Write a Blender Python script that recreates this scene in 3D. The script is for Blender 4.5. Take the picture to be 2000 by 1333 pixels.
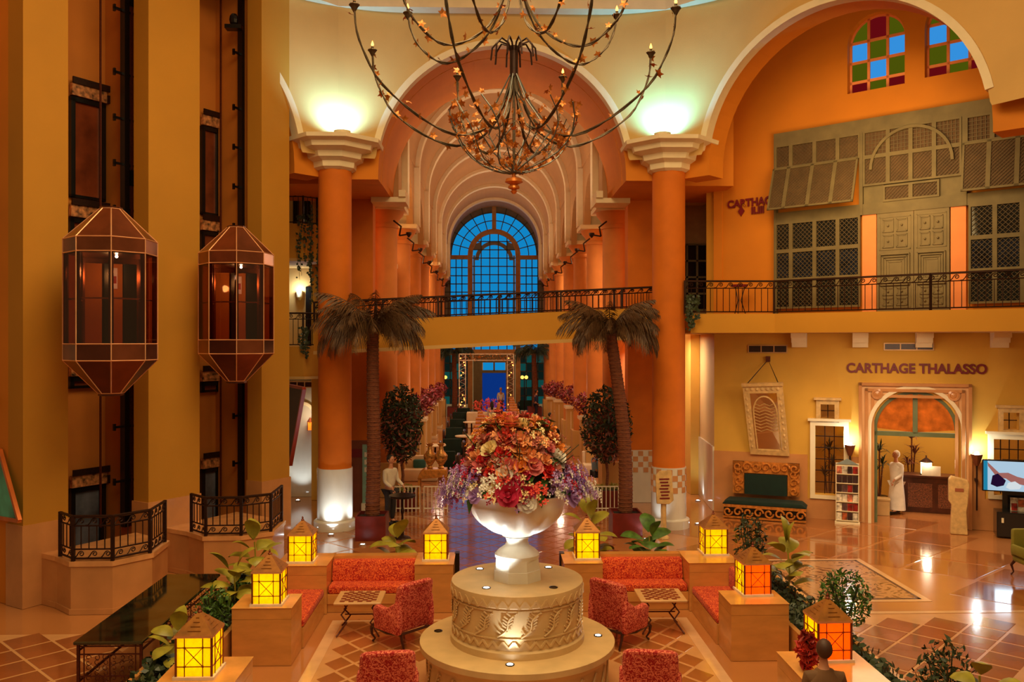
import bpy, bmesh, math, random
from mathutils import Vector, Matrix, Euler
R = random.Random(7)
PI = math.pi
sin, cos, sqrt, atan2 = math.sin, math.cos, math.sqrt, math.atan2
for o in list(bpy.data.objects): bpy.data.objects.remove(o)
scene = bpy.context.scene
COL = scene.collection

# ---------------------------------------------------------------- camera
F = 1680.0; CX = 1000.0; HY = 668.0; EYE = 5.0
YAW = math.atan(45 / F)
cam_d = bpy.data.cameras.new('camera'); cam = bpy.data.objects.new('camera', cam_d); COL.objects.link(cam)
cam_d.sensor_width = 36; cam_d.lens = 36 * F / 2000; cam_d.shift_y = 1.5 / 2000
cam_d.clip_end = 200
cam.location = (0, 0, EYE); cam.rotation_euler = (PI / 2, 0, -YAW)
scene.camera = cam
FW = Vector((sin(YAW), cos(YAW))); RT = Vector((cos(YAW), -sin(YAW)))

# ---------------------------------------------------------------- world, exposure, big lights
scene.view_settings.view_transform = 'Standard'
scene.view_settings.look = 'None'
scene.view_settings.gamma = 1.0
scene.view_settings.use_curve_mapping = False
scene.view_settings.exposure = -0.50
w = bpy.data.worlds.new('world'); scene.world = w; w.use_nodes = True
bg = w.node_tree.nodes['Background']
bg.inputs[0].default_value = (1.0, 0.64, 0.27, 1); bg.inputs[1].default_value = 0.30

def lamp(kind, loc, energy, color=(1, .8, .55), size=.1, target=None, rot=None, spot=None, blend=.6, size_y=None, name='light', parent=None):
    d = bpy.data.lights.new(name, kind); d.energy = energy; d.color = color
    if kind == 'AREA':
        d.size = size
        if size_y: d.shape = 'RECTANGLE'; d.size_y = size_y
    else: d.shadow_soft_size = size
    if kind == 'SPOT': d.spot_size = math.radians(spot or 60); d.spot_blend = blend
    o = bpy.data.objects.new(name, d); COL.objects.link(o); o.location = loc
    if target is not None:
        o.rotation_euler = (Vector(target) - Vector(loc)).to_track_quat('-Z', 'Y').to_euler()
    elif rot: o.rotation_euler = rot
    return o
WARM = (1, .75, .37); WARM2 = (1, .66, .26); COOL = (.80, .95, 1.0)
lamp('AREA', (.37, 11, 15.2), 2700, WARM, 9, target=(.37, 11.5, 0), name='dome_fill_light')  # added out-of-view area lamp below the dome, fills the crossing
lamp('AREA', (.37, 2.0, 13.0), 900, WARM, 7, target=(.37, 20, 4), name='rear_fill_light')  # unseen fill lamp high above the viewer, no fixture
for yy in (30, 38, 46, 54):
    lamp('AREA', (.37, yy, 9.5), 170, (1, .76, .48), 4.5, target=(.37, yy, 20), name='nave_vault_fill')  # added area lamp without fixture, brightens the vault from below
    for xx in (-4.4, 5.2): lamp('AREA', (xx, yy, 9.2), 420, (1, .74, .44), 1.6, target=(.37 + (xx > 0) * .6, yy - 3, 0), name='aisle_fill')  # added fill lamps tucked behind the columns, no real fittings
lamp('AREA', (9.5, 20.2, 4.9), 260, (1, .72, .42), 3.0, target=(9.5, 21.0, 0), name='under_balcony_light')
lamp('AREA', (8.5, 19.5, 9.0), 190, WARM2, 2.5, target=(9.8, 22.5, 8.5), name='upper_wall_light')

# ---------------------------------------------------------------- pixel helpers
def ray(px, py):
    u = (px - CX) / F; v = -(py - HY) / F
    h = FW + RT * u
    return Vector((h.x, h.y, v))
def GP(px, d):                       # ground XY at forward depth d
    h = FW + RT * ((px - CX) / F)
    return Vector((h.x * d, h.y * d))
def FL(px, py, z=0.0):               # point on the horizontal plane z
    r = ray(px, py); k = (z - EYE) / r.z
    return Vector((r.x * k, r.y * k, z))
def AY(px, py, Y):                   # point on plane Y
    r = ray(px, py); k = Y / r.y
    return Vector((r.x * k, Y, EYE + r.z * k))
class PL:                            # vertical plane, x along, y away from the viewer
    def __init__(s, A, B):
        s.A = Vector((A[0], A[1])); s.B = Vector((B[0], B[1])); s.t = (s.B - s.A).normalized()
        s.L = (s.B - s.A).length; s.n = Vector((-s.t.y, s.t.x)); s.rz = atan2(s.t.y, s.t.x)
    def hit(s, px, off=0.0):
        h = FW + RT * ((px - CX) / F); A = s.A + s.n * off
        den = h.dot(s.n); k = A.dot(s.n) / den
        return h * k, k
    def S(s, px, off=0.0):
        p, k = s.hit(px, off); return (p - s.A).dot(s.t)
    def Z(s, px, py, off=0.0):
        p, k = s.hit(px, off); return EYE + (HY - py) / F * k
    def W(s, x, y=0.0, z=0.0):
        p = s.A + s.t * x + s.n * y; return Vector((p.x, p.y, z))

# ---------------------------------------------------------------- materials
def lin(c):
    out = []
    for v in c[:3]:
        v /= 255.0
        out.append(v / 12.92 if v <= .04045 else ((v + .055) / 1.055) ** 2.4)
    return (*out, 1)
MATS = {}
def mat(name, col, rough=.6, metal=0, var=.12, scale=3.0, bump=0.0, bscale=40, emit=None, estr=0, coat=0, spec=.5, stretch=None, trans=0):
    if name in MATS: return MATS[name]
    m = bpy.data.materials.new(name); m.use_nodes = True; nt = m.node_tree; b = nt.nodes['Principled BSDF']
    c = lin(col)
    b.inputs['Roughness'].default_value = rough; b.inputs['Metallic'].default_value = metal
    b.inputs['Specular IOR Level'].default_value = spec
    b.inputs['Coat Weight'].default_value = coat; b.inputs['Coat Roughness'].default_value = .06
    b.inputs['Transmission Weight'].default_value = trans
    tc = nt.nodes.new('ShaderNodeTexCoord'); mp = nt.nodes.new('ShaderNodeMapping')
    nt.links.new(tc.outputs['Object'], mp.inputs[0])
    if stretch: mp.inputs['Scale'].default_value = stretch
    no = nt.nodes.new('ShaderNodeTexNoise'); no.inputs['Scale'].default_value = scale; no.inputs['Detail'].default_value = 5
    nt.links.new(mp.outputs[0], no.inputs['Vector'])
    cr = nt.nodes.new('ShaderNodeValToRGB')
    cr.color_ramp.elements[0].position = .3; cr.color_ramp.elements[1].position = .7
    cr.color_ramp.elements[0].color = tuple(min(1, x * (1 - var * 1.6)) for x in c[:3]) + (1,)
    cr.color_ramp.elements[1].color = tuple(min(1, x * (1 + var)) for x in c[:3]) + (1,)
    nt.links.new(no.outputs[0], cr.inputs[0]); nt.links.new(cr.outputs[0], b.inputs['Base Color'])
    if bump:
        n2 = nt.nodes.new('ShaderNodeTexNoise'); n2.inputs['Scale'].default_value = bscale; n2.inputs['Detail'].default_value = 4
        nt.links.new(mp.outputs[0], n2.inputs['Vector'])
        bp = nt.nodes.new('ShaderNodeBump'); bp.inputs['Strength'].default_value = bump; bp.inputs['Distance'].default_value = .02
        nt.links.new(n2.outputs[0], bp.inputs['Height']); nt.links.new(bp.outputs[0], b.inputs['Normal'])
    if emit:
        b.inputs['Emission Color'].default_value = lin(emit); b.inputs['Emission Strength'].default_value = estr
    MATS[name] = m; return m
def emis(name, col, s):
    if name in MATS: return MATS[name]
    m = bpy.data.materials.new(name); m.use_nodes = True; nt = m.node_tree; nt.nodes.clear()
    o = nt.nodes.new('ShaderNodeOutputMaterial'); e = nt.nodes.new('ShaderNodeEmission')
    e.inputs[0].default_value = lin(col); e.inputs[1].default_value = s; nt.links.new(e.outputs[0], o.inputs[0])
    MATS[name] = m; return m
def clear_glass(name, col, alpha):
    m = bpy.data.materials.new(name); m.use_nodes = True; nt = m.node_tree; nt.nodes.clear()
    o = nt.nodes.new('ShaderNodeOutputMaterial'); t = nt.nodes.new('ShaderNodeBsdfTransparent'); g = nt.nodes.new('ShaderNodeBsdfGlossy')
    t.inputs[0].default_value = lin(col); g.inputs['Roughness'].default_value = .04; g.inputs[0].default_value = (.9, .9, .9, 1)
    mx = nt.nodes.new('ShaderNodeMixShader'); mx.inputs[0].default_value = alpha
    nt.links.new(t.outputs[0], mx.inputs[1]); nt.links.new(g.outputs[0], mx.inputs[2]); nt.links.new(mx.outputs[0], o.inputs[0])
    MATS[name] = m; return m
def lantern_glass(name, col, es):
    m = bpy.data.materials.new(name); m.use_nodes = True; nt = m.node_tree; nt.nodes.clear()
    o = nt.nodes.new('ShaderNodeOutputMaterial'); t = nt.nodes.new('ShaderNodeBsdfTranslucent'); d = nt.nodes.new('ShaderNodeBsdfDiffuse')
    e = nt.nodes.new('ShaderNodeEmission'); a1 = nt.nodes.new('ShaderNodeAddShader'); mx = nt.nodes.new('ShaderNodeMixShader')
    tc = nt.nodes.new('ShaderNodeTexCoord'); no = nt.nodes.new('ShaderNodeTexNoise'); no.inputs['Scale'].default_value = 25
    cr = nt.nodes.new('ShaderNodeValToRGB'); c = lin(col)
    cr.color_ramp.elements[0].color = tuple(x * .7 for x in c[:3]) + (1,); cr.color_ramp.elements[1].color = c
    nt.links.new(tc.outputs['Object'], no.inputs['Vector']); nt.links.new(no.outputs[0], cr.inputs[0])
    for s in (t, d, e): nt.links.new(cr.outputs[0], s.inputs[0])
    e.inputs[1].default_value = es; mx.inputs[0].default_value = .25
    nt.links.new(t.outputs[0], mx.inputs[1]); nt.links.new(d.outputs[0], mx.inputs[2])
    nt.links.new(mx.outputs[0], a1.inputs[0]); nt.links.new(e.outputs[0], a1.inputs[1]); nt.links.new(a1.outputs[0], o.inputs[0])
    MATS[name] = m; return m
def damask(name, base, fig, scale=16):
    m = bpy.data.materials.new(name); m.use_nodes = True; nt = m.node_tree; b = nt.nodes['Principled BSDF']
    b.inputs['Roughness'].default_value = .85; b.inputs['Sheen Weight'].default_value = .05
    tc = nt.nodes.new('ShaderNodeTexCoord'); wv = nt.nodes.new('ShaderNodeTexNoise'); wv.inputs['Scale'].default_value = scale
    wv.inputs['Detail'].default_value = 1.5; wv.inputs['Distortion'].default_value = 2.4
    nt.links.new(tc.outputs['Object'], wv.inputs['Vector'])
    cr = nt.nodes.new('ShaderNodeValToRGB'); cr.color_ramp.interpolation = 'LINEAR'
    e = cr.color_ramp.elements; e[0].position = .47; e[0].color = lin(base); e[1].position = .53; e[1].color = lin(fig)
    nt.links.new(wv.outputs[0], cr.inputs[0]); nt.links.new(cr.outputs[0], b.inputs['Base Color'])
    MATS[name] = m; return m

m_gold = mat('gold_plaster', (198, 138, 36), .8, var=.05, scale=.6, bump=.05, bscale=60)
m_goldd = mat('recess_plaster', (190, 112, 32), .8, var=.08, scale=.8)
m_cream = mat('cream_plaster', (208, 166, 100), .85, var=.06, scale=.7, bump=.08, bscale=30)
m_vault = mat('vault_plaster', (186, 140, 92), .85, var=.06, scale=.5, bump=.05, bscale=30)
m_trim = mat('white_trim_plaster', (232, 212, 176), .7, var=.04)
m_orange_hall = mat('hall_orange_stucco', (210, 128, 58), .8, var=.10, scale=1.2, bump=.08, bscale=25)
m_tower = mat('tower_gold_plaster', (182, 124, 28), .8, var=.05, scale=.6, bump=.05, bscale=60)
m_orange = mat('orange_stucco', (206, 106, 5), .8, var=.10, scale=1.2, bump=.10, bscale=25)
m_arch = mat('ochre_orange_stucco', (212, 124, 16), .8, var=.07, scale=.8)
m_wallr = mat('amber_stucco', (210, 124, 16), .8, var=.06, scale=.7)
m_walll = mat('honey_stucco', (212, 162, 62), .8, var=.06, scale=.8)
m_marble = mat('beige_marble', (196, 134, 82), .18, var=.10, scale=1.6, coat=.3)
m_stone = mat('sofa_marble', (208, 142, 74), .22, var=.10, scale=2.2, coat=.3, stretch=(1, 1, 3))
m_floor = mat('pale_floor_marble', (184, 118, 66), .16, var=.06, scale=.8, coat=.5)
m_tile = mat('brown_floor_tile', (150, 82, 42), .14, var=.16, scale=.9, coat=.5)
m_slab = mat('polished_floor_slab', (162, 96, 48), .12, var=.10, scale=.7, coat=.6)
m_clad = mat('white_clad_marble', (214, 204, 190), .12, var=.12, scale=1.5, coat=.5, stretch=(1, 1, .4))
m_iron = mat('dark_wrought_iron', (52, 26, 14), .5, .6, var=.2, scale=20)
m_iron2 = mat('rusty_iron', (92, 36, 18), .5, .4, var=.2, scale=20)
m_black = mat('black_lacquer', (14, 12, 12), .3, var=.1)
m_bronze = mat('bronze_branch', (82, 66, 48), .45, .6, var=.2, scale=30)
m_gleaf = mat('gilded_leaf', (190, 110, 40), .4, .5, var=.2, scale=20)
m_copper = mat('copper_sheet', (138, 76, 48), .28, .8, var=.18, scale=2.5)
m_copperd = mat('dark_copper_sheet', (98, 50, 34), .25, .7, var=.2, scale=2.5)
m_edge = mat('bright_copper_edge', (240, 176, 130), .3, .5, emit=None)
m_greyw = mat('weathered_green_wood', (112, 96, 62), .7, var=.12, scale=3, bump=.1)
m_greyd = mat('weathered_door_wood', (124, 106, 72), .7, var=.10, scale=3)
m_lat = mat('lattice_wood', (98, 78, 48), .7, var=.12)
m_pink = mat('salmon_plaster', (236, 142, 84), .8, var=.04)
m_darkgl = mat('dark_window_glass', (26, 26, 26), .08, var=.3, scale=2)
m_bluegl = emis('dusk_blue_glass', (20, 145, 215), 1.15)
m_bluegl2 = emis('dim_dusk_blue_glass', (20, 90, 140), .55)
m_grayp = mat('grey_arcade_pane', (110, 96, 84), .3, var=.1)  # grey of the outer arcade behind the end window
m_liftgl = clear_glass('smoked_lift_glass', (225, 190, 165), .05)
m_red = damask('red_damask', (168, 14, 0), (230, 104, 44), 22)
m_red2 = damask('crimson_damask', (160, 8, 10), (228, 118, 90), 20)
m_dkwood = mat('dark_red_wood', (56, 18, 12), .35, var=.2, coat=.3)
m_redbox = mat('mahogany_planter', (104, 24, 16), .4, var=.2, scale=4)
m_soil = mat('dark_soil', (34, 24, 16), .95, var=.3, scale=20)
m_trunk = mat('palm_trunk', (118, 62, 34), .85, var=.3, scale=6, bump=.8, bscale=18, stretch=(1, 1, 6))
m_frond = mat('dry_palm_leaf', (92, 62, 34), .6, var=.3, scale=4)
m_frondg = mat('green_palm_leaf', (44, 52, 28), .6, var=.3, scale=4)
m_leaf = mat('green_leaf', (70, 106, 36), .45, var=.35, scale=9)
m_leafd = mat('dark_green_leaf', (50, 62, 34), .5, var=.4, scale=9)
m_leafy = mat('yellow_green_leaf', (148, 138, 44), .4, var=.25, scale=5)
m_leafr = mat('russet_leaf', (134, 66, 48), .55, var=.5, scale=9)
m_leafm = mat('crimson_leaf', (120, 24, 34), .55, var=.4, scale=9)
m_white = mat('urn_white_plaster', (232, 220, 200), .45, var=.04)
m_carv = mat('carved_limestone', (214, 178, 124), .55, var=.08, scale=3)
m_gmarble = mat('green_black_marble', (38, 36, 22), .06, var=.5, scale=3, coat=.8)
m_gold2 = mat('gilt_wood', (206, 128, 52), .4, .35, var=.25, scale=12)
m_velvet = mat('green_velvet', (12, 38, 30), .9, var=.2)
m_bleach = mat('bleached_carved_wood', (208, 168, 108), .6, var=.15, scale=8, bump=.2)
m_lpane = lantern_glass('amber_lantern_glass', (250, 220, 10), .26)
m_lpane2 = lantern_glass('orange_lantern_glass', (255, 130, 10), .35)
m_lroof = mat('lantern_roof_metal', (160, 100, 34), .45, .4, var=.2, scale=8)
m_lbar = mat('lantern_bar', (120, 50, 16), .5, .3)
m_lbase = mat('lantern_base_plate', (236, 214, 190), .3)
m_bulb = emis('warm_bulb', (255, 226, 120), 30)
m_wbulb = emis('white_bulb', (240, 250, 255), 40)
m_cbulb = emis('candle_bulb', (255, 150, 60), 12)
m_txt = mat('maroon_letters', (116, 10, 26), .5)
m_skin = mat('skin', (196, 132, 98), .55, var=.05)
m_terr = mat('terracotta_vase', (176, 92, 44), .5, var=.25, scale=14)
m_wood = mat('brown_counter_wood', (76, 34, 22), .35, var=.3, scale=5)

# ---------------------------------------------------------------- mesh builder
class MB:
    def __init__(s): s.v = []; s.f = []; s.M = None
    def add(s, vs, fs):
        k = len(s.v)
        for p in vs:
            p = Vector(p)
            if s.M is not None: p = s.M @ p
            s.v.append(tuple(p))
        for f in fs: s.f.append(tuple(i + k for i in f))
        return s
    def box(s, x0, x1, y0, y1, z0, z1):
        if x0 > x1: x0, x1 = x1, x0
        if y0 > y1: y0, y1 = y1, y0
        if z0 > z1: z0, z1 = z1, z0
        return s.add([(x0, y0, z0), (x1, y0, z0), (x1, y1, z0), (x0, y1, z0), (x0, y0, z1), (x1, y0, z1), (x1, y1, z1), (x0, y1, z1)],
                     [(0, 3, 2, 1), (4, 5, 6, 7), (0, 1, 5, 4), (1, 2, 6, 5), (2, 3, 7, 6), (3, 0, 4, 7)])
    def hexa(s, p):   # 8 points like box
        return s.add(p, [(0, 3, 2, 1), (4, 5, 6, 7), (0, 1, 5, 4), (1, 2, 6, 5), (2, 3, 7, 6), (3, 0, 4, 7)])
    def bar(s, a, b, w, h=None):   # rectangular bar between 3d points
        a = Vector(a); b = Vector(b); d = (b - a); h = h or w
        if d.length < 1e-6: return s
        d.normalize(); up = Vector((0, 0, 1)) if abs(d.z) < .95 else Vector((0, 1, 0))
        x = d.cross(up).normalized(); y = x.cross(d).normalized(); q = []
        for c in (a, b):
            for (i, j) in ((-1, -1), (1, -1), (1, 1), (-1, 1)): q.append(c + x * (i * w / 2) + y * (j * h / 2))
        return s.add(q, [(0, 1, 2, 3), (7, 6, 5, 4), (0, 4, 5, 1), (1, 5, 6, 2), (2, 6, 7, 3), (3, 7, 4, 0)])
    def tube(s, pts, r, n=6, closed=False):
        pts = [Vector(p) for p in pts]; m = len(pts); rr = r if isinstance(r, (list, tuple)) else [r] * m
        vs = []; ref = None
        for i, p in enumerate(pts):
            if closed: d = pts[(i + 1) % m] - pts[i - 1]
            else: d = pts[min(i + 1, m - 1)] - pts[max(i - 1, 0)]
            if d.length < 1e-9: d = Vector((0, 0, 1))
            d.normalize()
            if ref is None: ref = Vector((0, 0, 1)) if abs(d.z) < .9 else Vector((1, 0, 0))
            x = ref - d * ref.dot(d)
            if x.length < 1e-4: x = d.orthogonal()
            x.normalize(); ref = x; y = d.cross(x)
            for k in range(n):
                a = 2 * PI * k / n; vs.append(p + (x * cos(a) + y * sin(a)) * rr[i])
        fs = []
        for i in range(m if closed else m - 1):
            j = (i + 1) % m
            for k in range(n):
                l = (k + 1) % n; fs.append((i * n + k, i * n + l, j * n + l, j * n + k))
        if not closed:
            fs.append(tuple(range(n - 1, -1, -1))); fs.append(tuple((m - 1) * n + k for k in range(n)))
        return s.add(vs, fs)
    def lathe(s, prof, n=24, c=(0, 0, 0), fn=None, cap=True):
        vs = []; m = len(prof)
        for (r, z) in prof:
            for k in range(n):
                a = 2 * PI * k / n; q = r * (fn(a, z) if fn else 1)
                vs.append((c[0] + q * cos(a), c[1] + q * sin(a), c[2] + z))
        fs = []
        for i in range(m - 1):
            for k in range(n):
                l = (k + 1) % n; fs.append((i * n + k, i * n + l, (i + 1) * n + l, (i + 1) * n + k))
        if cap:
            fs.append(tuple(range(n - 1, -1, -1))); fs.append(tuple((m - 1) * n + k for k in range(n)))
        return s.add(vs, fs)
    def prism(s, poly, z0, z1):
        n = len(poly); a = sum(poly[i][0] * poly[(i + 1) % n][1] - poly[(i + 1) % n][0] * poly[i][1] for i in range(n))
        if a < 0: poly = poly[::-1]
        vs = [(p[0], p[1], z0) for p in poly] + [(p[0], p[1], z1) for p in poly]
        fs = [tuple(range(n - 1, -1, -1)), tuple(range(n, 2 * n))] + [(i, (i + 1) % n, (i + 1) % n + n, i + n) for i in range(n)]
        return s.add(vs, fs)
    def vprism(s, poly, y0, y1):      # outline in x,z extruded along y
        n = len(poly); a = sum(poly[i][0] * poly[(i + 1) % n][1] - poly[(i + 1) % n][0] * poly[i][1] for i in range(n))
        if a < 0: poly = poly[::-1]
        vs = [(p[0], y0, p[1]) for p in poly] + [(p[0], y1, p[1]) for p in poly]
        fs = [tuple(range(n)), tuple(range(2 * n - 1, n - 1, -1))] + [(i, i + n, (i + 1) % n + n, (i + 1) % n) for i in range(n)]
        return s.add(vs, fs)
    def arcband(s, cx, cz, r0, r1, y0, y1, a0=0, a1=PI, n=24):
        for i in range(n):
            p = a0 + (a1 - a0) * i / n; q = a0 + (a1 - a0) * (i + 1) / n
            pp = [(cx + r0 * cos(p), cz + r0 * sin(p)), (cx + r1 * cos(p), cz + r1 * sin(p)), (cx + r1 * cos(q), cz + r1 * sin(q)), (cx + r0 * cos(q), cz + r0 * sin(q))]
            vs = [(a, y0, b) for a, b in pp] + [(a, y1, b) for a, b in pp]
            s.add(vs, [(0, 1, 2, 3), (7, 6, 5, 4), (3, 7, 4, 0), (1, 5, 6, 2)] + ([(0, 4, 5, 1)] if i == 0 else []) + ([(2, 6, 7, 3)] if i == n - 1 else []))
        return s
    def rbox(s, x0, x1, y0, y1, z0, z1, r=.03, seg=2):
        bm = bmesh.new(); bmesh.ops.create_cube(bm, size=1)
        for v in bm.verts: v.co = Vector(((x0 + x1) / 2 + v.co.x * (x1 - x0), (y0 + y1) / 2 + v.co.y * (y1 - y0), (z0 + z1) / 2 + v.co.z * (z1 - z0)))
        bmesh.ops.bevel(bm, geom=list(bm.edges), offset=r, segments=seg, profile=.5, affect='EDGES')
        bm.verts.index_update(); s.add([v.co.copy() for v in bm.verts], [tuple(v.index for v in f.verts) for f in bm.faces]); bm.free(); return s
    def bvprism(s, poly, y0, y1, r=.03, seg=2, tilt=None):
        t = MB().vprism(poly, y0, y1); me = bpy.data.meshes.new('t'); me.from_pydata(t.v, [], t.f)
        bm = bmesh.new(); bm.from_mesh(me); bpy.data.meshes.remove(me)
        bmesh.ops.bevel(bm, geom=[e for e in bm.edges if e.calc_face_angle(0) > .5], offset=r, segments=seg, profile=.5, affect='EDGES')
        bm.verts.index_update(); vs = [v.co.copy() for v in bm.verts]
        if tilt: vs = [tilt(v) for v in vs]
        s.add(vs, [tuple(v.index for v in f.verts) for f in bm.faces]); bm.free(); return s
    def sphere(s, c, r, n=10, m=6, sc=(1, 1, 1)):
        vs = [(c[0], c[1], c[2] - r * sc[2])]; fs = []
        for i in range(1, m):
            a = -PI / 2 + PI * i / m
            for k in range(n):
                b = 2 * PI * k / n; vs.append((c[0] + r * sc[0] * cos(a) * cos(b), c[1] + r * sc[1] * cos(a) * sin(b), c[2] + r * sc[2] * sin(a)))
        vs.append((c[0], c[1], c[2] + r * sc[2])); T = len(vs) - 1
        for k in range(n):
            l = (k + 1) % n; fs.append((0, 1 + l, 1 + k)); fs.append((T, T - n + k, T - n + l))
            for i in range(m - 2): a = 1 + i * n; fs.append((a + k, a + l, a + n + l, a + n + k))
        return s.add(vs, fs)
    def mesh(s, name, smooth=False):
        me = bpy.data.meshes.new(name); me.from_pydata(s.v, [], s.f)
        if smooth:
            me.polygons.foreach_set('use_smooth', [True] * len(me.polygons))
            try: me.set_sharp_from_angle(angle=math.radians(40))
            except Exception: pass
        return me
    def build(s, name, m, parent=None, smooth=False, loc=None, rz=None, kind=None):
        me = s.mesh(name, smooth); me.materials.append(m)
        return put(name, me, parent, loc, rz, kind)
def put(name, me, parent=None, loc=None, rz=None, kind=None, rot=None, sc=None):
    o = bpy.data.objects.new(name, me); COL.objects.link(o)
    if parent: o.parent = parent
    if loc is not None: o.location = loc
    if rz is not None: o.rotation_euler = (0, 0, rz)
    if rot is not None: o.rotation_euler = rot
    if sc is not None: o.scale = sc if isinstance(sc, (tuple, list)) else (sc, sc, sc)
    if kind: o['kind'] = kind
    return o
def smesh(mb, name, m, smooth=False):
    me = mb.mesh(name, smooth); me.materials.append(m); return me
def thing(name, label, cat, loc=(0, 0, 0), rz=0, group=None):
    o = bpy.data.objects.new(name, None); COL.objects.link(o); o.empty_display_size = .2
    o.location = loc; o.rotation_euler = (0, 0, rz); o['label'] = label; o['category'] = cat
    if group: o['group'] = group
    return o
def tag(o, label, cat, group=None, kind=None):
    o['label'] = label; o['category'] = cat
    if group: o['group'] = group
    if kind: o['kind'] = kind
    return o
def copy_tree(o, parent=None, **kw):
    c = o.copy(); COL.objects.link(c)
    if parent: c.parent = parent
    for ch in o.children: copy_tree(ch, c)
    return c
def dup(root, loc, rz=None, label=None):
    c = copy_tree(root); c.location = loc
    if rz is not None: c.rotation_euler = (0, 0, rz)
    if label: c['label'] = label
    return c
def wallmesh(mb, s0, s1, z0, z1, y0, y1, holes, na=12):
    br = {s0, s1}
    for h in holes:
        a, b, zb, zt, arch = h; br |= {a, b}
        if arch:
            r = (b - a) / 2; c = (a + b) / 2
            for i in range(1, na): br.add(c - r * cos(PI * i / na))
    br = sorted(x for x in br if s0 <= x <= s1)
    def top(h, x):
        a, b, zb, zt, arch = h
        if not arch: return zt
        r = (b - a) / 2; c = (a + b) / 2; return zt - r + sqrt(max(0, r * r - (x - c) ** 2))
    for p, q in zip(br, br[1:]):
        if q - p < 1e-5: continue
        m = (p + q) / 2; hs = sorted([h for h in holes if h[0] < m < h[1]], key=lambda h: h[2])
        cp = cq = z0
        for h in hs:
            if h[2] > max(cp, cq) + 1e-4:
                mb.hexa([(p, y0, cp), (q, y0, cq), (q, y1, cq), (p, y1, cp), (p, y0, h[2]), (q, y0, h[2]), (q, y1, h[2]), (p, y1, h[2])])
            cp, cq = top(h, p), top(h, q)
        if z1 > max(cp, cq) + 1e-4:
            mb.hexa([(p, y0, cp), (q, y0, cq), (q, y1, cq), (p, y1, cp), (p, y0, z1), (q, y0, z1), (q, y1, z1), (p, y1, z1)])
    return mb
# ================================================================ STRUCTURE
OC = Vector((.37, 12.34)); HS = 4.5; AR = 3.36; SP = 9.6; YN = 23.2
floor_b = MB().box(-24, 26, -4, 70, -.30, -.006)
floor = floor_b.build('floor', m_floor, kind='structure')

def oct_side(name, A, B, smin=-99):
    pl = PL(A, B); L = pl.L; c = L / 2; mb = MB(); s0 = 2.4; LL = c - s0; rho = 2.414 * LL
    st = []      # (s, off)
    ss = [-s0 * cos(PI * i / 2 / 12) if False else -s0 + s0 * i / 12 for i in range(0, 25)]
    left = []
    for i in range(14, 0, -1):
        ph = math.radians(22.5) * i / 14; left.append((-(s0 + rho * sin(ph)), rho * (1 - cos(ph))))
    pts = left + [(s, 0) for s in ss] + [(-a, b) for a, b in reversed(left)]
    # denser near arch edge
    out = []
    for (a, oa), (b, ob) in zip(pts, pts[1:]):
        out.append((a, oa))
        if abs(abs(a) - 3.2) < .5:
            for k in (1, 2, 3): out.append((a + (b - a) * k / 4, oa + (ob - oa) * k / 4))
    out.append(pts[-1]); out = [q for q in out if c + q[0] > smin]
    Ro = AR + .05
    NZ = 8; vs = []; fs = []
    for (s, o) in out:
        zl = SP + sqrt(Ro * Ro - s * s) if abs(s) < Ro else 9.9
        zl = max(zl, 9.9)
        for k in range(NZ + 1): vs.append((c + s, -o, zl + (13.95 - zl) * k / NZ))
    n = NZ + 1
    for i in range(len(out) - 1):
        for k in range(NZ): fs.append((i * n + k, (i + 1) * n + k, (i + 1) * n + k + 1, i * n + k + 1))
    mb.add(vs, fs)
    w_ = mb.build(name, m_cream, loc=(A[0], A[1], 0), rz=pl.rz, smooth=True, kind='structure')
    rim = MB().arcband(c, SP, AR, AR + .17, -.13, .18, n=40, a0=.19, a1=PI - .19 if smin < 0 else .7)
    rim.build('arch_rim', m_trim, parent=w_)
    body = MB(); wallmesh(body, max(.3, smin), L - .3, 9.4, 14.2, .19, .9, [(c - AR - .01, c + AR + .01, 9.0, SP + AR + .01, True)], 30)
    body.build('arch_body', m_arch, parent=w_)
    return w_, pl
side_N, plN = oct_side('wall_front', (OC.x - HS, YN), (OC.x + HS, YN))
D45 = 2 * HS * .70711
side_NE, plNE = oct_side('wall_front_right', (OC.x + HS, YN), (OC.x + HS + D45, YN - D45))
side_NW, plNW = oct_side('wall_front_left', (OC.x - HS - D45, YN - D45), (OC.x - HS, YN), 6.9)
oct_side('wall_side_right', (OC.x + HS + D45, YN - D45), (OC.x + HS + D45, YN - D45 - 2 * HS))
oct_side('wall_side_left', (OC.x - HS - D45, YN - D45 - 2 * HS), (OC.x - HS - D45, YN - D45))
# cornice ring and dome
def octring(r_out, r_in, z0, z1):
    mb = MB(); k = 1 / cos(PI / 8)
    P = lambda r, i: (OC.x + r * k * cos(PI / 8 + i * PI / 4), OC.y + r * k * sin(PI / 8 + i * PI / 4))
    for i in range(8):
        a, b, c, d = P(r_out, i), P(r_out, i + 1), P(r_in, i + 1), P(r_in, i)
        mb.hexa([(*a, z0), (*b, z0), (*c, z0), (*d, z0), (*a, z1), (*b, z1), (*c, z1), (*d, z1)])
    return mb
AP = 10.86
octring(AP + .5, AP - .42, 13.85, 14.5).build('trim_1', m_trim, kind='structure')
dome = MB(); prof = [(10.9 * cos(a), 14.5 + 5.5 * sin(a)) for a in [PI / 2 * i / 12 for i in range(12)]] + [(.3, 20)]
dome.lathe(prof, 48, (OC.x, OC.y, 0), cap=False); dome.build('ceiling', m_cream, smooth=True, kind='structure')

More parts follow.
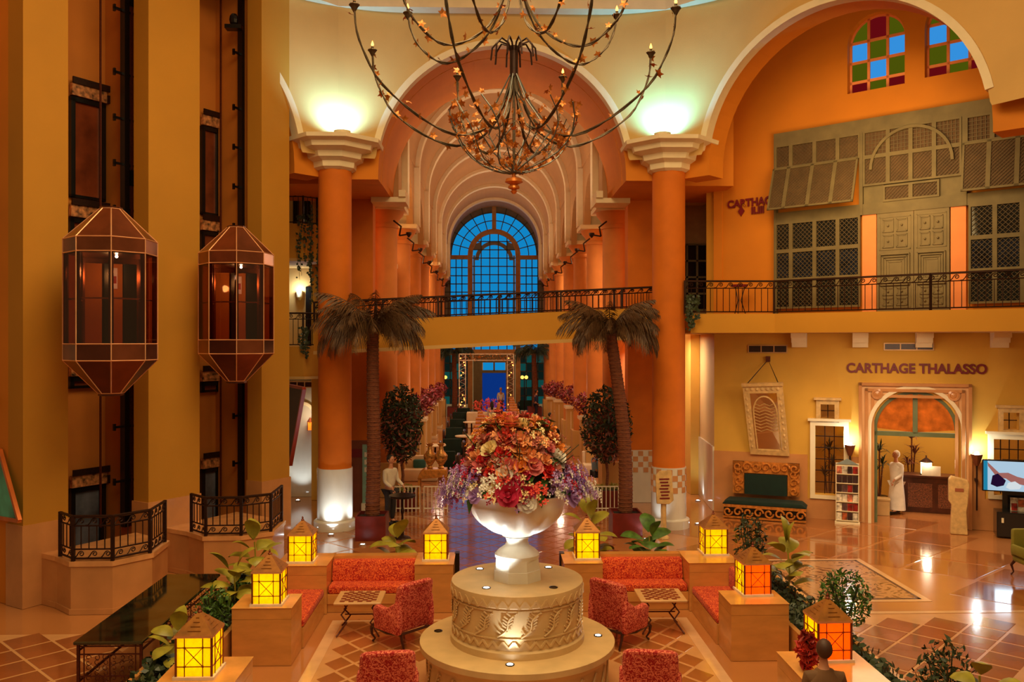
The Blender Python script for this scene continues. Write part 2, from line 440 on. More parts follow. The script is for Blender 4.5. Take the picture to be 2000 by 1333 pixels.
# ---- octagon columns
def column(name, x, y, label, zcap=9.6, r=.44, base=1.63, capr=1, big=True, m=None, group=None, clad=None):
    t = thing(name, label, 'column', (x, y, 0), group=group)
    MB().lathe([(r + .12, 0), (r + .12, .22), (r + .06, .26)], 28).build('plinth', m_clad, t, smooth=True)
    MB().lathe([(r + .03, .26), (r + .03, base)], 28).build('marble_cladding', clad or m_clad, t, smooth=True)
    MB().lathe([(r, base), (r, zcap)], 28).build('shaft', m or m_orange, t, smooth=True)
    if big:
        cp = MB(); prof = [(.46, zcap - .04), (.58, zcap + .02), (.60, zcap + .16), (.78, zcap + .24), (.82, zcap + .38), (1.08, zcap + .46), (1.12, zcap + .58), (1.32, zcap + .64), (1.34, zcap + .74)]
        for k in range(len(prof) - 1): pass
        cp.lathe(prof, 8, fn=None); o = cp.build('capital', m_trim, t); o.rotation_euler = (0, 0, PI / 8)
    return t
VL = (OC.x - HS, YN); VR = (OC.x + HS, YN)
colL = column('column', VL[0], VL[1], 'thick orange round column left of the bridge with white marble foot')
colR = column('column', VR[0], VR[1], 'thick orange round column right of the bridge with checkered marble foot')
# checker bands on marble feet
def checker(t, r, z0, z1, rows=4, n=20):
    mb = MB()
    for k in range(rows):
        z = z1 - (k + 1) * .16
        for i in range(n):
            if (i + k) % 2: continue
            a = 2 * PI * i / n; b = 2 * PI * (i + 1) / n; vs = []
            for rr in (r, r + .012):
                for (q, zz) in ((a, z), (b, z), (b, z + .15), (a, z + .15)): vs.append((rr * cos(q), rr * sin(q), zz))
            mb.add(vs, [(4, 5, 6, 7), (0, 1, 5, 4), (1, 2, 6, 5), (2, 3, 7, 6), (3, 0, 4, 7)])
    mb.build('checker_band', m_marble, t)
checker(colR, .47, .26, 1.6)
# ---- orange barrel beam N, piers
mb = MB(); wallmesh(mb, -6.2, 6.9, 9.4, 14.6, YN + .905, 27.0, [(OC.x - AR, OC.x + AR, 9.0, SP + AR, True)], 40)
mb.build('wall_arch_passage', m_arch, kind='structure')
for sx, nm, la in ((-1, 'left', 'square orange pier behind the left thick column'), (1, 'right', 'square orange pier behind the right thick column')):
    x0 = OC.x + sx * 3.95; x1 = OC.x + sx * 5.4
    t = thing('pier', la, 'pier', ((x0 + x1) / 2, 26.75, 0)); hw = .725
    MB().box(-hw, hw, -.1, .5, 1.63, 9.4).build('shaft', m_orange, t)
    MB().box(-hw - .03, hw + .03, -.13, .53, 0, 1.63).build('marble_cladding', m_clad, t)
    mb = MB()
    for k in range(4):
        for i in range(9):
            if (i + k) % 2 == 0: mb.box(-hw + i * .16, -hw + i * .16 + .15, -.142, -.13, 1.45 - k * .17, 1.6 - k * .17)
    mb.build('checker_band', m_marble, t)
    e0 = OC.x + sx * 2.9; tr = MB().box(min(e0, x0), max(e0, x0), 26.2, 27.15, 9.25, 9.4)
    tr.box(min(e0, e0 + sx * .2), max(e0, e0 + sx * .2), 26.1, 27.2, 9.4, 9.6).build('trim_2', m_trim, kind='structure')

# ---- nave
YE = 62.0; NX = 3.77
ys = [27.7 + .55, 32.9, 38.0, 43.1, 48.2, 53.3, 58.4]
for k, y in enumerate(ys):
    for sx in (-1, 1):
        x = OC.x + sx * (NX + .02)
        sd = 'left' if sx < 0 else 'right'
        wh = ['first', 'second', 'third', 'fourth', 'fifth', 'sixth', 'seventh'][k]
        t = thing('column', f'orange hall column with cream capital, {wh} back from the bridge in the {sd} row', 'column', (x, y, 0), group='columns of the long hall')
        MB().box(-.5, .5, -.5, .5, 0, 1.1).build('base', m_cream, t)
        MB().lathe([(.42, 1.1), (.42, 8.75)], 20).build('shaft', m_orange_hall, t, smooth=True)
        MB().lathe([(.46, 8.7), (.46, 8.8), (.43, 8.85), (.46, 8.95), (.62, 9.15), (.64, 9.25)], 20).build('capital', m_orange_hall, t, smooth=True)
        MB().box(-.72, .72, -.72, .72, 9.25, 9.4).build('abacus', m_trim, t)
        if k < 6:
            br = MB().tube([(-sx * .35, -.5, 8.9), (-sx * .6, -.55, 8.7), (-sx * .55, -.6, 8.4)], .03, 5).tube([(-sx * .55, -.6, 8.4), (-sx * .85, -.6, 8.45)], .025, 5).lathe([(.02, -.1), (.09, 0), (.09, .06)], 8, (-sx * .85, -.6, 8.45))
            br.build('wall_bracket', m_iron, t)
for k, y in enumerate(ys):
    mb = MB().arcband(OC.x, 11.6, 3.0, 3.3, y - .24, y + .24, n=28)
    for sx in (-1, 1):
        a, b = OC.x + sx * 3.0, OC.x + sx * 4.3; mb.box(min(a, b), max(a, b), y - .28, y + .28, 9.4, 11.6)
    mb.build('vault_rib', m_trim, kind='structure')
    tag(bpy.data.objects[-1] if False else COL.objects[-1], 'white transverse rib of the hall vault', 'rib', 'ribs of the hall vault') if False else None
# vault
vt = MB(); n = 28; vs = []; fs = []; yy = [27.0, 70]
vt.arcband(OC.x, 11.6, 3.16, 3.32, 27.0, YE + .3, n=32); vt.build('ceiling_hall', m_vault, kind='structure')
for sx in (-1, 1):
    # wall above the columns with lunettes
    mb = MB(); holes = []
    for a, b in zip(ys, ys[1:]): holes.append((a + .75, b - .75, 9.0, 11.0, True))
    wallmesh(mb, 27.0, YE, 9.4, 12.0, -.12, .12, holes, 10)
    o = mb.build('wall_clerestory', m_vault, kind='structure'); o.rotation_euler = (0, 0, PI / 2); o.location = (OC.x + sx * 3.32, 0, 0)
MB().box(-5.6, -5.3, 27.3, YE, 0, 9.4).build('wall_hall_left', m_walll, kind='structure')
MB().box(-5.6, -3.9, 27.0, YE, 9.4, 9.6).build('ceiling_aisle_left', m_cream, kind='structure')
MB().box(6.6, 6.9, 28.0, YE, 0, 9.4).build('wall_hall_right', m_walll, kind='structure')
MB().box(4.4, 6.9, 27.0, YE, 9.4, 9.6).build('ceiling_aisle_right', m_cream, kind='structure')
# lower cream side walls between columns in hall
# hall balconies (left)
for k in range(5):
    y = (ys[k] + ys[k + 1]) / 2
    if k == 4: continue
    t = thing('hall_balcony', f'small curved balcony with iron rail and ivy, {["nearest", "second", "third", "farthest"][k]} in the left hall wall', 'balcony', (-5.3, y, 0), group='balconies of the long hall')
    poly = [(0, -1.3)] + [(1.95 * cos(a) ** .6 if cos(a) > 0 else 0, 1.3 * sin(a)) for a in [-PI / 2 + PI * i / 10 for i in range(1, 10)]] + [(0, 1.3)]
    MB().prism(poly, 7.75, 8.35).build('parapet', m_cream, t)
    MB().prism([(p[0] * 1.06, p[1] * 1.06) for p in poly], 7.6, 7.75).build('lip', m_trim, t)
    rl = MB(); P = [(p[0] * .98, p[1] * .98, 0) for p in poly]
    for z in (8.42, 9.3): rl.tube([(p[0], p[1], z) for p in P], .025, 5)
    for a, b in zip(P, P[1:]):
        for j in range(3):
            q = Vector(a).lerp(Vector(b), j / 3); rl.tube([(q.x, q.y, 8.4), (q.x, q.y, 9.3)], .014, 4)
    rl.build('railing', m_iron, t)
    lf = MB()
    for j in range(130):
        q = Vector((1.95 + R.uniform(-.1, .12), -.5 + R.uniform(-.2, .2), 8.6 - 2.0 * R.random() ** 1.3)); s_ = .05
        d1 = Vector((R.uniform(-1, 1), R.uniform(-1, 1), R.uniform(-1, 1))).normalized() * s_; d2 = Vector((R.uniform(-1, 1), R.uniform(-1, 1), R.uniform(-1, 1))).normalized() * s_
        lf.add([q - d1, q + d2, q + d1, q - d2], [(0, 1, 2, 3)])
    lf.build('ivy', m_leaf, t, kind='stuff')

# ---- end wall with the great window
WR = 3.7; WZ = 11.24
mb = MB(); wallmesh(mb, -8, 9, 0, 17, YE, YE + .35, [(OC.x - WR, OC.x + WR, 0, WZ + WR, True)], 40)
mb.build('wall_end', m_vault, kind='structure')
win = MB()
fx = lambda a: OC.x + a
yf0, yf1 = YE - .02, YE + .2
win.arcband(OC.x, WZ, WR - .12, WR, yf0, yf1, n=40)
win.box(fx(-WR), fx(-WR + .12), yf0, yf1, 0, WZ).box(fx(WR - .12), fx(WR), yf0, yf1, 0, WZ)
win.arcband(OC.x, WZ, 1.55, 1.9, yf0, yf1, n=32)
for s_ in (-1, 1):
    win.box(fx(s_ * 1.55), fx(s_ * 1.9), yf0, yf1, 0, WZ)
    win.box(fx(s_ * 1.9), fx(s_ * WR), yf0, yf1, WZ - .3, WZ)
win.box(fx(-.15), fx(.15), yf0, yf1, WZ + 1.88, WZ + WR)
win.box(fx(-WR), fx(WR), yf0, yf1, 4.05, 4.45)
window = win.build('window_1', mat('window_frame_ochre', (176, 122, 62), .6), kind='structure')
gb = MB(); yb = YE + .1
def pane_obj(me_pts, m, nm='pane'):
    mb = MB(); mb.add([(p[0], yb + .03, p[1]) for p in me_pts] + [(p[0], yb + .05, p[1]) for p in me_pts],
                      [tuple(range(len(me_pts))), tuple(range(2 * len(me_pts) - 1, len(me_pts) - 1, -1))])
    return mb.build(nm, m, window)
def rectpanes(x0, x1, z0, z1, nx, nz, mfun, clipr=None):
    dx = (x1 - x0) / nx; dz = (z1 - z0) / nz
    for i in range(nx):
        for j in range(nz):
            a, b, c, d = x0 + i * dx, x0 + (i + 1) * dx, z0 + j * dz, z0 + (j + 1) * dz
            pts = [(fx(a), c), (fx(b), c), (fx(b), d), (fx(a), d)]
            if clipr:
                def cl(x, z):
                    r = sqrt(x * x + (z - WZ) ** 2)
                    if z > WZ and r > clipr: k = clipr / r; return (x * k, WZ + (z - WZ) * k)
                    return (x, z)
                if all(z > WZ and sqrt(x * x + (z - WZ) ** 2) > clipr for x, z in ((a, c), (b, c))): continue
                pts = [(fx(p[0]), p[1]) for p in (cl(a, c), cl(b, c), cl(b, d), cl(a, d))]
            pane_obj(pts, mfun(i, j))
    for i in range(1, nx):
        x = x0 + i * dx; zt = z1 if not clipr else min(z1, WZ + sqrt(max(0, clipr ** 2 - x * x)))
        gb.box(fx(x) - .035, fx(x) + .035, yb - .03, yb + .02, z0, zt)
    for j in range(1, nz):
        z = z0 + j * dz; xm = x1 if not (clipr and z > WZ) else min(x1, sqrt(max(0, clipr ** 2 - (z - WZ) ** 2)))
        xn = x0 if not (clipr and z > WZ) else max(x0, -xm)
        gb.box(fx(xn), fx(xm), yb - .03, yb + .02, z - .035, z + .035)
rectpanes(-1.55, 1.55, 4.45, WZ + 1.6, 5, 14, lambda i, j: m_grayp if (j == 12 and i in (0, 4)) else m_bluegl, 1.56)
rectpanes(-WR + .12, -1.9, 4.45, WZ - .3, 4, 11, lambda i, j: m_grayp if i == 0 else m_bluegl)
rectpanes(1.9, WR - .12, 4.45, WZ - .3, 4, 11, lambda i, j: m_grayp if i == 3 else m_bluegl)
# inner silhouette arch beyond the glass: grey bars
MB().arcband(OC.x, WZ - .35, 1.1, 1.38, yb + .021, yb + .028, n=24).box(OC.x - 1.5, OC.x - 1.38, yb + .021, yb + .028, 4.45, WZ).box(OC.x + 1.38, OC.x + 1.5, yb + .021, yb + .028, 4.45, WZ).build('outer_arch', m_grayp, window)
for (ra, rb, mm) in ((1.9, 2.5, m_bluegl), (2.5, 3.08, m_bluegl), (3.08, 3.58, m_grayp)):
    for i in range(12):
        a, b = PI * i / 12, PI * (i + 1) / 12
        q = [(fx(r_ * cos(t_)), WZ + r_ * sin(t_)) for r_, t_ in ((ra, a), (rb, a), (rb, (a + b) / 2), (rb, b), (ra, b), (ra, (a + b) / 2))]
        pane_obj(q, mm)
for r_ in (2.5, 3.08): gb.arcband(OC.x, WZ, r_ - .03, r_ + .03, yb - .03, yb + .02, n=32)
for i in range(1, 12):
    if i == 6: continue
    a = PI * i / 12; gb.bar((fx(1.9 * cos(a)), yb, WZ + 1.9 * sin(a)), (fx(3.6 * cos(a)), yb, WZ + 3.6 * sin(a)), .06)
# lower storey: side glazing and the door
m_teal = emis('teal_garden_glass', (30, 110, 105), .5)
m_dteal = emis('dark_garden_glass', (28, 46, 40), .5)
R2 = random.Random(3)
rectpanes(-WR + .12, -1.9, 0.5, 4.05, 4, 6, lambda i, j: R2.choice([m_teal, m_dteal, m_dteal]))
rectpanes(1.9, WR - .12, 0.5, 4.05, 4, 6, lambda i, j: R2.choice([m_dteal, m_dteal, m_teal]))
gb.build('glazing_bar', mat('window_bar_dark', (52, 56, 50), .5), window)
dr = MB(); dr.box(fx(-1.5), fx(-.85), yf0, yf1, 0, 4.05).box(fx(.85), fx(1.5), yf0, yf1, 0, 4.05).box(fx(-.85), fx(.85), yf0, yf1, 3.5, 4.05).box(fx(-.85), fx(.85), yf0, yf1, 2.75, 2.95).box(fx(-.06), fx(.06), yf0, yf1, 2.9, 3.5)
door = dr.build('door_1', m_greyw, kind='structure')
mb = MB().box(fx(-.85), fx(.85), yb + .03, yb + .06, 0, 2.75); mb.build('door_glass', emis('blue_street_glass', (14, 60, 150), .9), door)
mb = MB().box(fx(-.8), fx(-.06), yb + .03, yb + .06, 2.95, 3.5).box(fx(.06), fx(.8), yb + .03, yb + .06, 2.95, 3.5); mb.build('transom_glass', m_bluegl, door)

# ---- railing builder
def scroll_mesh(L, H):
    pts = []
    for i in range(13):
        a = i / 12; th = 2.6 * PI * a; rr = H * .30 * (1 - .72 * a)
        pts.append((L * .62 + rr * cos(PI * .75 - th) * 1.05, 0, H * .50 + rr * sin(PI * .75 - th)))
    lead = [(-L * .08, 0, H * .06), (L * .12, 0, H * .08), (L * .28, 0, H * .32), (L * .40, 0, H * .60)]
    return MB().tube(lead + pts, .011, 4)
_sc = {}
def railing(t, pts, H=.86, band=.17, sp=.16, m=None, bottom_band=False, post_every=None, local=True, bandlen=.27, thick=1.0):
    m = m or m_iron; pts = [Vector(p) for p in pts]
    MB().tube([p + Vector((0, 0, H)) for p in pts], .026 * thick, 6).build('top_rail', m, t)
    MB().tube([p + Vector((0, 0, H - band)) for p in pts], .014 * thick, 5).build('upper_rail', m, t)
    MB().tube([p + Vector((0, 0, .05)) for p in pts], .018 * thick, 5).build('bottom_rail', m, t)
    zb = .05
    if bottom_band:
        MB().tube([p + Vector((0, 0, .05 + band)) for p in pts], .014 * thick, 5).build('lower_rail', m, t); zb = .05 + band
    key = (H, band, bottom_band, thick, m.name)
    if key not in _sc:
        _sc[key] = (smesh(MB().tube([(0, 0, zb), (0, 0, H - band)], .010 * thick, 4), 'baluster', m),
                    smesh(scroll_mesh(bandlen, band), 'scroll', m),
                    smesh(MB().bar((0, 0, 0), (0, 0, H + .02), .05 * thick), 'post', m))
    bal, scr, post = _sc[key]
    for a, b in zip(pts, pts[1:]):
        d = b - a; h = Vector((d.x, d.y)); L = h.length; rz = atan2(d.y, d.x)
        nb = max(2, round(L / sp)); ns = max(1, round(L / bandlen))
        for i in range(1, nb): put('baluster', bal, t, loc=a.lerp(b, i / nb))
        for i in range(ns):
            put('scroll', scr, t, loc=a.lerp(b, i / ns) + Vector((0, 0, H - band)), rot=(0, -atan2(d.z, L) if abs(d.z) > .001 else 0, rz), sc=(L / ns / bandlen, 1, 1))
            if bottom_band: put('scroll', scr, t, loc=a.lerp(b, i / ns) + Vector((0, 0, .05)), rot=(0, 0, rz), sc=(L / ns / bandlen, 1, 1))
    for i, p in enumerate(pts): put('post', post, t, loc=p)
    if post_every:
        for a, b in zip(pts, pts[1:]):
            L = (b - a).length; n_ = int(L / post_every)
            for i in range(1, n_): put('post', post, t, loc=a.lerp(b, i / n_))

# ---- bridge
YB = 24.2
def bz(x, a, b):
    xa, xb = AY(686, 0, YB).x, AY(1275, 0, YB).x; return a + (b - a) * (x - xa) / (xb - xa)
zt0, zt1 = 5.575, 5.97; zb0, zb1 = 4.69, 5.09
t = thing('footbridge', 'ochre plastered footbridge spanning between the two orange columns', 'bridge', (OC.x, YB, 0))
x0, x1 = -4.9, 5.5
mb = MB().hexa([(x0 - OC.x, 0, bz(x0, zb0, zb1)), (x1 - OC.x, 0, bz(x1, zb0, zb1)), (x1 - OC.x, 1.7, bz(x1, zb0, zb1)), (x0 - OC.x, 1.7, bz(x0, zb0, zb1)),
                (x0 - OC.x, 0, bz(x0, zt0, zt1)), (x1 - OC.x, 0, bz(x1, zt0, zt1)), (x1 - OC.x, 1.7, bz(x1, zt0, zt1)), (x0 - OC.x, 1.7, bz(x0, zt0, zt1))])
mb.build('deck', m_gold, t)
lp = MB().hexa([(x0 - OC.x, -.05, bz(x0, zb0, zb1)), (x1 - OC.x, -.05, bz(x1, zb0, zb1)), (x1 - OC.x, 0, bz(x1, zb0, zb1)), (x0 - OC.x, 0, bz(x0, zb0, zb1)),
                (x0 - OC.x, -.05, bz(x0, zb0, zb1) + .1), (x1 - OC.x, -.05, bz(x1, zb0, zb1) + .1), (x1 - OC.x, 0, bz(x1, zb0, zb1) + .1), (x0 - OC.x, 0, bz(x0, zb0, zb1) + .1)])
lp.build('lower_lip', m_cream, t)
for nm, yy in (('near', .08), ('far', 1.6)):
    r_ = thing('bridge_railing', f'dark wrought iron railing on the {nm} edge of the footbridge', 'railing', (OC.x, YB + yy, 0), group=None)
    railing(r_, [(x0 - OC.x, 0, bz(x0, zt0, zt1)), (x1 - OC.x, 0, bz(x1, zt0, zt1))], .66 if nm == 'far' else .58, .15, .17, post_every=1.7, thick=1.1)

# ---- right bay: upper wall U, lower wall LW, balcony
P1, P2 = GP(1513, 24.0), GP(2000, 20.0)
dU = (P2 - P1).normalized()
U0 = PL(P1, P2); A_ = U0.hit(1396)[0]; B_ = P2 + dU * 3.0
U = PL(A_, B_)
S, Z = U.S, U.Z
wholes = []
# stained windows
w1 = (S(1655), S(1767), Z(1655, 184), Z(1711, 24), True)
w2 = (S(1806), S(1934), Z(1806, 152), Z(1870, -16), True)
mash = (S(1516), U.L, 5.7, Z(1516, 266), False)
mb = MB(); wallmesh(mb, 0, U.L, 5.755, 14.4, 0, .45, [w1, w2], 14)
wu = mb.build('wall_right_upper', m_wallr, loc=U.W(0), rz=U.rz, kind='structure')
MB().box(-.02, .25, -.03, .0, 5.72, 14.4).build('wall_edge_strip', m_wallr, wu)
MB().box(-.3, 0, .05, 5.5, 5.72, 14.4).build('wall_return', m_gold, wu)
mR = emis('red_stained_glass', (130, 16, 24), .75); mG = emis('green_stained_glass', (104, 112, 14), .7); mB_ = emis('blue_stained_glass', (60, 160, 245), 1.1)
for wi, (a, b, zb, zt, _) in enumerate((w1, w2)):
    fr = MB(); r = (b - a) / 2; c = (a + b) / 2; sp = zt - r
    y0, y1 = .2, .3
    wf = fr.arcband(c, sp, r - .05, r, y0, y1, n=20).box(a, a + .05, y0, y1, zb, sp).box(b - .05, b, y0, y1, zb, sp).box(a, b, y0, y1, zb, zb + .04)
    dx = (b - a) / 3
    for i in (1, 2): wf.box(a + i * dx - .035, a + i * dx + .035, y0, y1, zb, sp + sqrt(r * r - (dx / 2) ** 2))
    rows = [zb]; hh = (zt - zb) / 3.8; z = zb + hh * .6; zz = [z, z + hh, z + 2 * hh]
    for q in zz:
        xm = r if q < sp else sqrt(max(0, r * r - (q - sp) ** 2)); wf.box(c - xm, c + xm, y0, y1, q - .035, q + .035)
    wo = wf.build(f'window_{wi + 2}', m_pink, loc=U.W(0), rz=U.rz, kind='structure')
    pat = ['RGR', 'GBG', 'BGB', 'GRG', 'GRG']
    zs = [zb] + zz + [zt]
    for j in range(4):
        for i in range(3):
            m_ = {'R': mR, 'G': mG, 'B': mB_}[pat[j][i]]
            p0, p1, q0, q1 = a + i * dx, a + (i + 1) * dx, zs[j], zs[j + 1]
            def clp(x, z):
                dd = sqrt((x - c) ** 2 + (z - sp) ** 2)
                if z > sp and dd > r: return (c + (x - c) * r / dd, sp + (z - sp) * r / dd)
                return x, z
            N = 5; top = [clp(p1 + (p0 - p1) * k / N, q1) for k in range(N + 1)]
            poly = [clp(p0, q0), clp(p1, q0)] + top
            MB().vprism(poly, y0 + .04, y0 + .06).build('pane', m_, wo)

# mashrabiya composite
t = thing('mashrabiya_screen', 'tall weathered wooden lattice screen wall with panelled double door and tilted shutters', 'screen', U.W(0), U.rz)
def lattice(x0, x1, z0, z1, y=0.0, step=.13, w=.02, diag=True):
    mb = MB(); W_, H_ = x1 - x0, z1 - z0
    if not diag:
        n = max(2, round(W_ / step))
        for i in range(1, n): mb.add([(x0 + W_ * i / n - w / 2, y, z0), (x0 + W_ * i / n + w / 2, y, z0), (x0 + W_ * i / n + w / 2, y, z1), (x0 + W_ * i / n - w / 2, y, z1)], [(0, 1, 2, 3)])
        n = max(2, round(H_ / step))
        for i in range(1, n): mb.add([(x0, y - .005, z0 + H_ * i / n - w / 2), (x1, y - .005, z0 + H_ * i / n - w / 2), (x1, y - .005, z0 + H_ * i / n + w / 2), (x0, y - .005, z0 + H_ * i / n + w / 2)], [(0, 1, 2, 3)])
        return mb
    k = -H_
    while k < W_:
        a0 = max(0, k); b0 = a0 - k; a1 = min(W_, k + H_); b1 = a1 - k
        if a1 - a0 > .02:
            for fl in (0, 1):
                xa, xb = (x0 + a0, x0 + a1) if not fl else (x1 - a0, x1 - a1)
                mb.bar((xa, y + fl * .01, z0 + b0), (xb, y + fl * .01, z0 + b1), w, .01)
        k += step
    return mb
def framed(name, x0, x1, z0, z1, y=-.10, fw=.05, glass=None, lat=True, parent=None, step=.13, lm=None, diag=True, back=None):
    fr = MB(); d = .07
    fr.box(x0, x0 + fw, y - d, y, z0, z1).box(x1 - fw, x1, y - d, y, z0, z1).box(x0 + fw, x1 - fw, y - d, y, z0, z0 + fw).box(x0 + fw, x1 - fw, y - d, y, z1 - fw, z1)
    o = fr.build(name, m_greyw, parent or t)
    if lat: lattice(x0 + fw, x1 - fw, z0 + fw, z1 - fw, y - d / 2, step, diag=diag).build('lattice', lm or m_lat, o)
    MB().box(x0 + fw, x1 - fw, y - .015, y - .005, z0 + fw, z1 - fw).build('backing', glass or m_darkgl, o)
    return o
zt = 10.76; z1_ = Z(1516, 288); z2_ = Z(1516, 334); z3_ = Z(1516, 418); z4_ = Z(1516, 438); zf = 5.76
sa, sb, sc_, sd = S(1516), S(1685), S(1887), U.L
MB().box(sa, sd, -.16, -.0, z1_, zt).box(sa, sd, -.14, -.01, z4_, z3_).build('beam', m_greyw, t)
MB().box(sa, sa + .06, -.16, 0, zf, z1_).box(sb - .04, sb + .05, -.16, 0, z4_, z1_).box(sc_ - .05, sc_ + .05, -.16, 0, z4_, z1_).build('upright', m_greyw, t)
mback = mat('lattice_backing', (92, 64, 36), .8, var=.2, scale=5); mback2 = mat('blue_room_glass', (20, 28, 46), .1, var=.5, scale=3)
px4 = [1518, 1549, 1595, 1640, 1684]
for i in range(4):
    framed('lattice_panel', S(px4[i]), S(px4[i + 1]), z2_, z1_, glass=mback, step=.1)
    for j in range(3):
        za = zf + .15 + (z4_ - zf - .15) * j / 3; zbb = zf + .15 + (z4_ - zf - .15) * (j + 1) / 3
        framed('window_panel', S(px4[i]), S(px4[i + 1]), za, zbb, glass=m_darkgl if j != 1 else mback2, step=.12)
    # tilted shutter
    a, b = S(px4[i]) - .03, S(px4[i + 1]) - .03
    H_ = (z2_ - z3_) * 1.0
    sh = MB(); fw = .05
    M_ = Matrix.Translation((0, -.18, z2_)) @ Matrix.Rotation(-.33, 4, 'X')
    sh.M = M_; sh.box(a, a + fw, -.04, 0, -H_ * 1.04, 0).box(b - fw, b, -.04, 0, -H_ * 1.04, 0).box(a, b, -.04, 0, -H_ * 1.04, -H_ * 1.04 + fw).box(a, b, -.04, 0, -fw, 0)
    o = sh.build('tilted_shutter', m_greyw, t)
    l2 = lattice(a + fw, b - fw, -H_ * 1.0, -fw, -.02, .09); l2.M = None
    l2.v = [tuple(M_ @ Vector(v)) for v in l2.v]; l2.build('lattice', m_lat, o)
    bk = MB(); bk.M = M_; bk.box(a + fw, b - fw, -.008, 0, -H_, -fw).build('backing', mback, o)
# centre arched part
ca, cb = sb + .06, sc_ - .06; cc = (ca + cb) / 2
zmid = Z(1516, 334); 
MB().box(sb, sc_, -.03, -.005, z3_, z1_).box(ca, ca + .5, -.10, -.03, z3_, z3_ + .45).box(cb - .5, cb, -.10, -.03, z3_, z3_ + .45).build('back_board', m_greyw, t)
mb = MB().arcband(cc, z1_ - 1.0, .93, 1.0, -.20, -.12, n=20); mb.build('arch_moulding', m_greyw, t)
for (a, b) in ((ca, ca + .62), (ca + .62, cc), (cc, cb - .62), (cb - .62, cb)):
    framed('lattice_panel', a, b, z2_, z1_ + .02, glass=mback, step=.09, diag=False)
    framed('lattice_panel', a, b, z3_ + .45, z2_, glass=mback, step=.09, diag=(b - a) < .7)
framed('lattice_panel', ca + .5, cc, z3_, z3_ + .42, glass=mback, step=.09); framed('lattice_panel', cc, cb - .5, z3_, z3_ + .42, glass=mback, step=.09)
pxr = [1889, 1941, 1997, 2055]
for i in range(3):
    framed('lattice_panel', S(pxr[i]), S(pxr[i + 1]), z2_, z1_, glass=mback, step=.1, diag=False)
    a, b = S(pxr[i]) - .05, S(pxr[i + 1]) - .05; H_ = (z2_ - z3_); sh = MB(); fw = .05
    M_ = Matrix.Translation((0, -.18, z2_)) @ Matrix.Rotation(-.16, 4, 'X'); sh.M = M_
    sh.box(a, a + fw, -.04, 0, -H_, 0).box(b - fw, b, -.04, 0, -H_, 0).box(a, b, -.04, 0, -H_, -H_ + fw).box(a, b, -.04, 0, -fw, 0)
    o = sh.build('tilted_shutter', m_greyw, t); l2 = lattice(a + fw, b - fw, -H_ + fw, -fw, -.02, .09)
    l2.v = [tuple(M_ @ Vector(v)) for v in l2.v]; l2.build('lattice', m_lat, o)
    bk = MB(); bk.M = M_; bk.box(a + fw, b - fw, -.008, 0, -H_, -fw).build('backing', mback, o)
    for j in range(3):
        za = zf + .15 + (z4_ - zf - .15) * j / 3; zbb = zf + .15 + (z4_ - zf - .15) * (j + 1) / 3
        framed('window_panel', S([1895, 1946, 1999, 2055][i]), S([1946, 1999, 2055, 2110][i]), za, zbb, glass=m_darkgl if j != 1 else mback2, step=.12)
# salmon jambs
MB().box(sb + .02, S(1714), -.10, 0, zf, z4_).build('salmon_jamb', m_pink, t); MB().box(S(1859), S(1889), -.10, 0, zf, z4_).build('salmon_jamb', m_pink, t)
# double door leaves
for (a, b) in ((S(1716), S(1787)), (S(1788), S(1857))):
    o = MB().box(a, b, -.12, -.02, zf, z4_).build('door_leaf', m_greyd, t)
    W_ = b - a; H_ = z4_ - zf; dt = MB()
    def ringpanel(x0, x1, q0, q1, n=3):
        for k in range(n):
            e = k * .09 * min(1, (x1 - x0)); f = e + .025; y = -.12 - .012 * (n - k)
            X0, X1, Q0, Q1 = x0 + e, x1 - e, q0 + e, q1 - e
            if X1 - X0 < .06: break
            dt.box(X0, X1, y, -.12, Q0, Q0 + .025).box(X0, X1, y, -.12, Q1 - .025, Q1).box(X0, X0 + .025, y, -.12, Q0, Q1).box(X1 - .025, X1, y, -.12, Q0, Q1)
    def quad4(q0, q1):
        m_ = (a + b) / 2
        ringpanel(a + .06, b - .06, q0, q1, 1)
        for (x0, x1) in ((a + .14, m_ - .03), (m_ + .03, b - .14)):
            for (r0, r1) in ((q0 + .06, (q0 + q1) / 2 - .03), ((q0 + q1) / 2 + .03, q1 - .06)):
                ringpanel(x0, x1, r0, r1, 2); dt.sphere(((x0 + x1) / 2, -.14, (r0 + r1) / 2), .03, 6, 4)
    quad4(z4_ - .95, z4_ - .1); ringpanel(a + .08, b - .08, z4_ - 1.85, z4_ - 1.05, 4); quad4(zf + .1, zf + .68)
    dt.build('raised_panel', m_greyd, o)

# lettering
def text(name, s, loc, rz, size, m, label, cat='sign', sx=1.0, rx=PI / 2, ext=.012):
    c = bpy.data.curves.new('t', 'FONT'); c.body = s; c.size = size; c.extrude = ext; c.align_x = 'CENTER'; c.align_y = 'CENTER'; c.offset = .011
    tmp = bpy.data.objects.new('t', c); COL.objects.link(tmp)
    me = bpy.data.meshes.new_from_object(tmp); bpy.data.objects.remove(tmp)
    me.materials.clear(); me.materials.append(m); o = put(name, me, loc=loc); o.rotation_euler = (rx, 0, rz); o.scale = (sx, 1, 1)
    if label: tag(o, label, cat)
    return o
p = U.W(S(1469), -.04, Z(1469, 396)); text('wall_lettering', 'CARTHAGE', p, U.rz, .30, m_txt, 'maroon lettering CARTHAGE on the amber wall beside the lattice screen', sx=.95)
p = U.W(S(1481), -.04, Z(1475, 412)); text('wall_lettering', 'II.III', p, U.rz, .27, m_txt, 'maroon numerals II.III under the lettering beside the lattice screen', sx=1.0)
dm = MB().vprism([(-.1, 0), (0, -.14), (.1, 0), (0, .14)], -.015, .015)
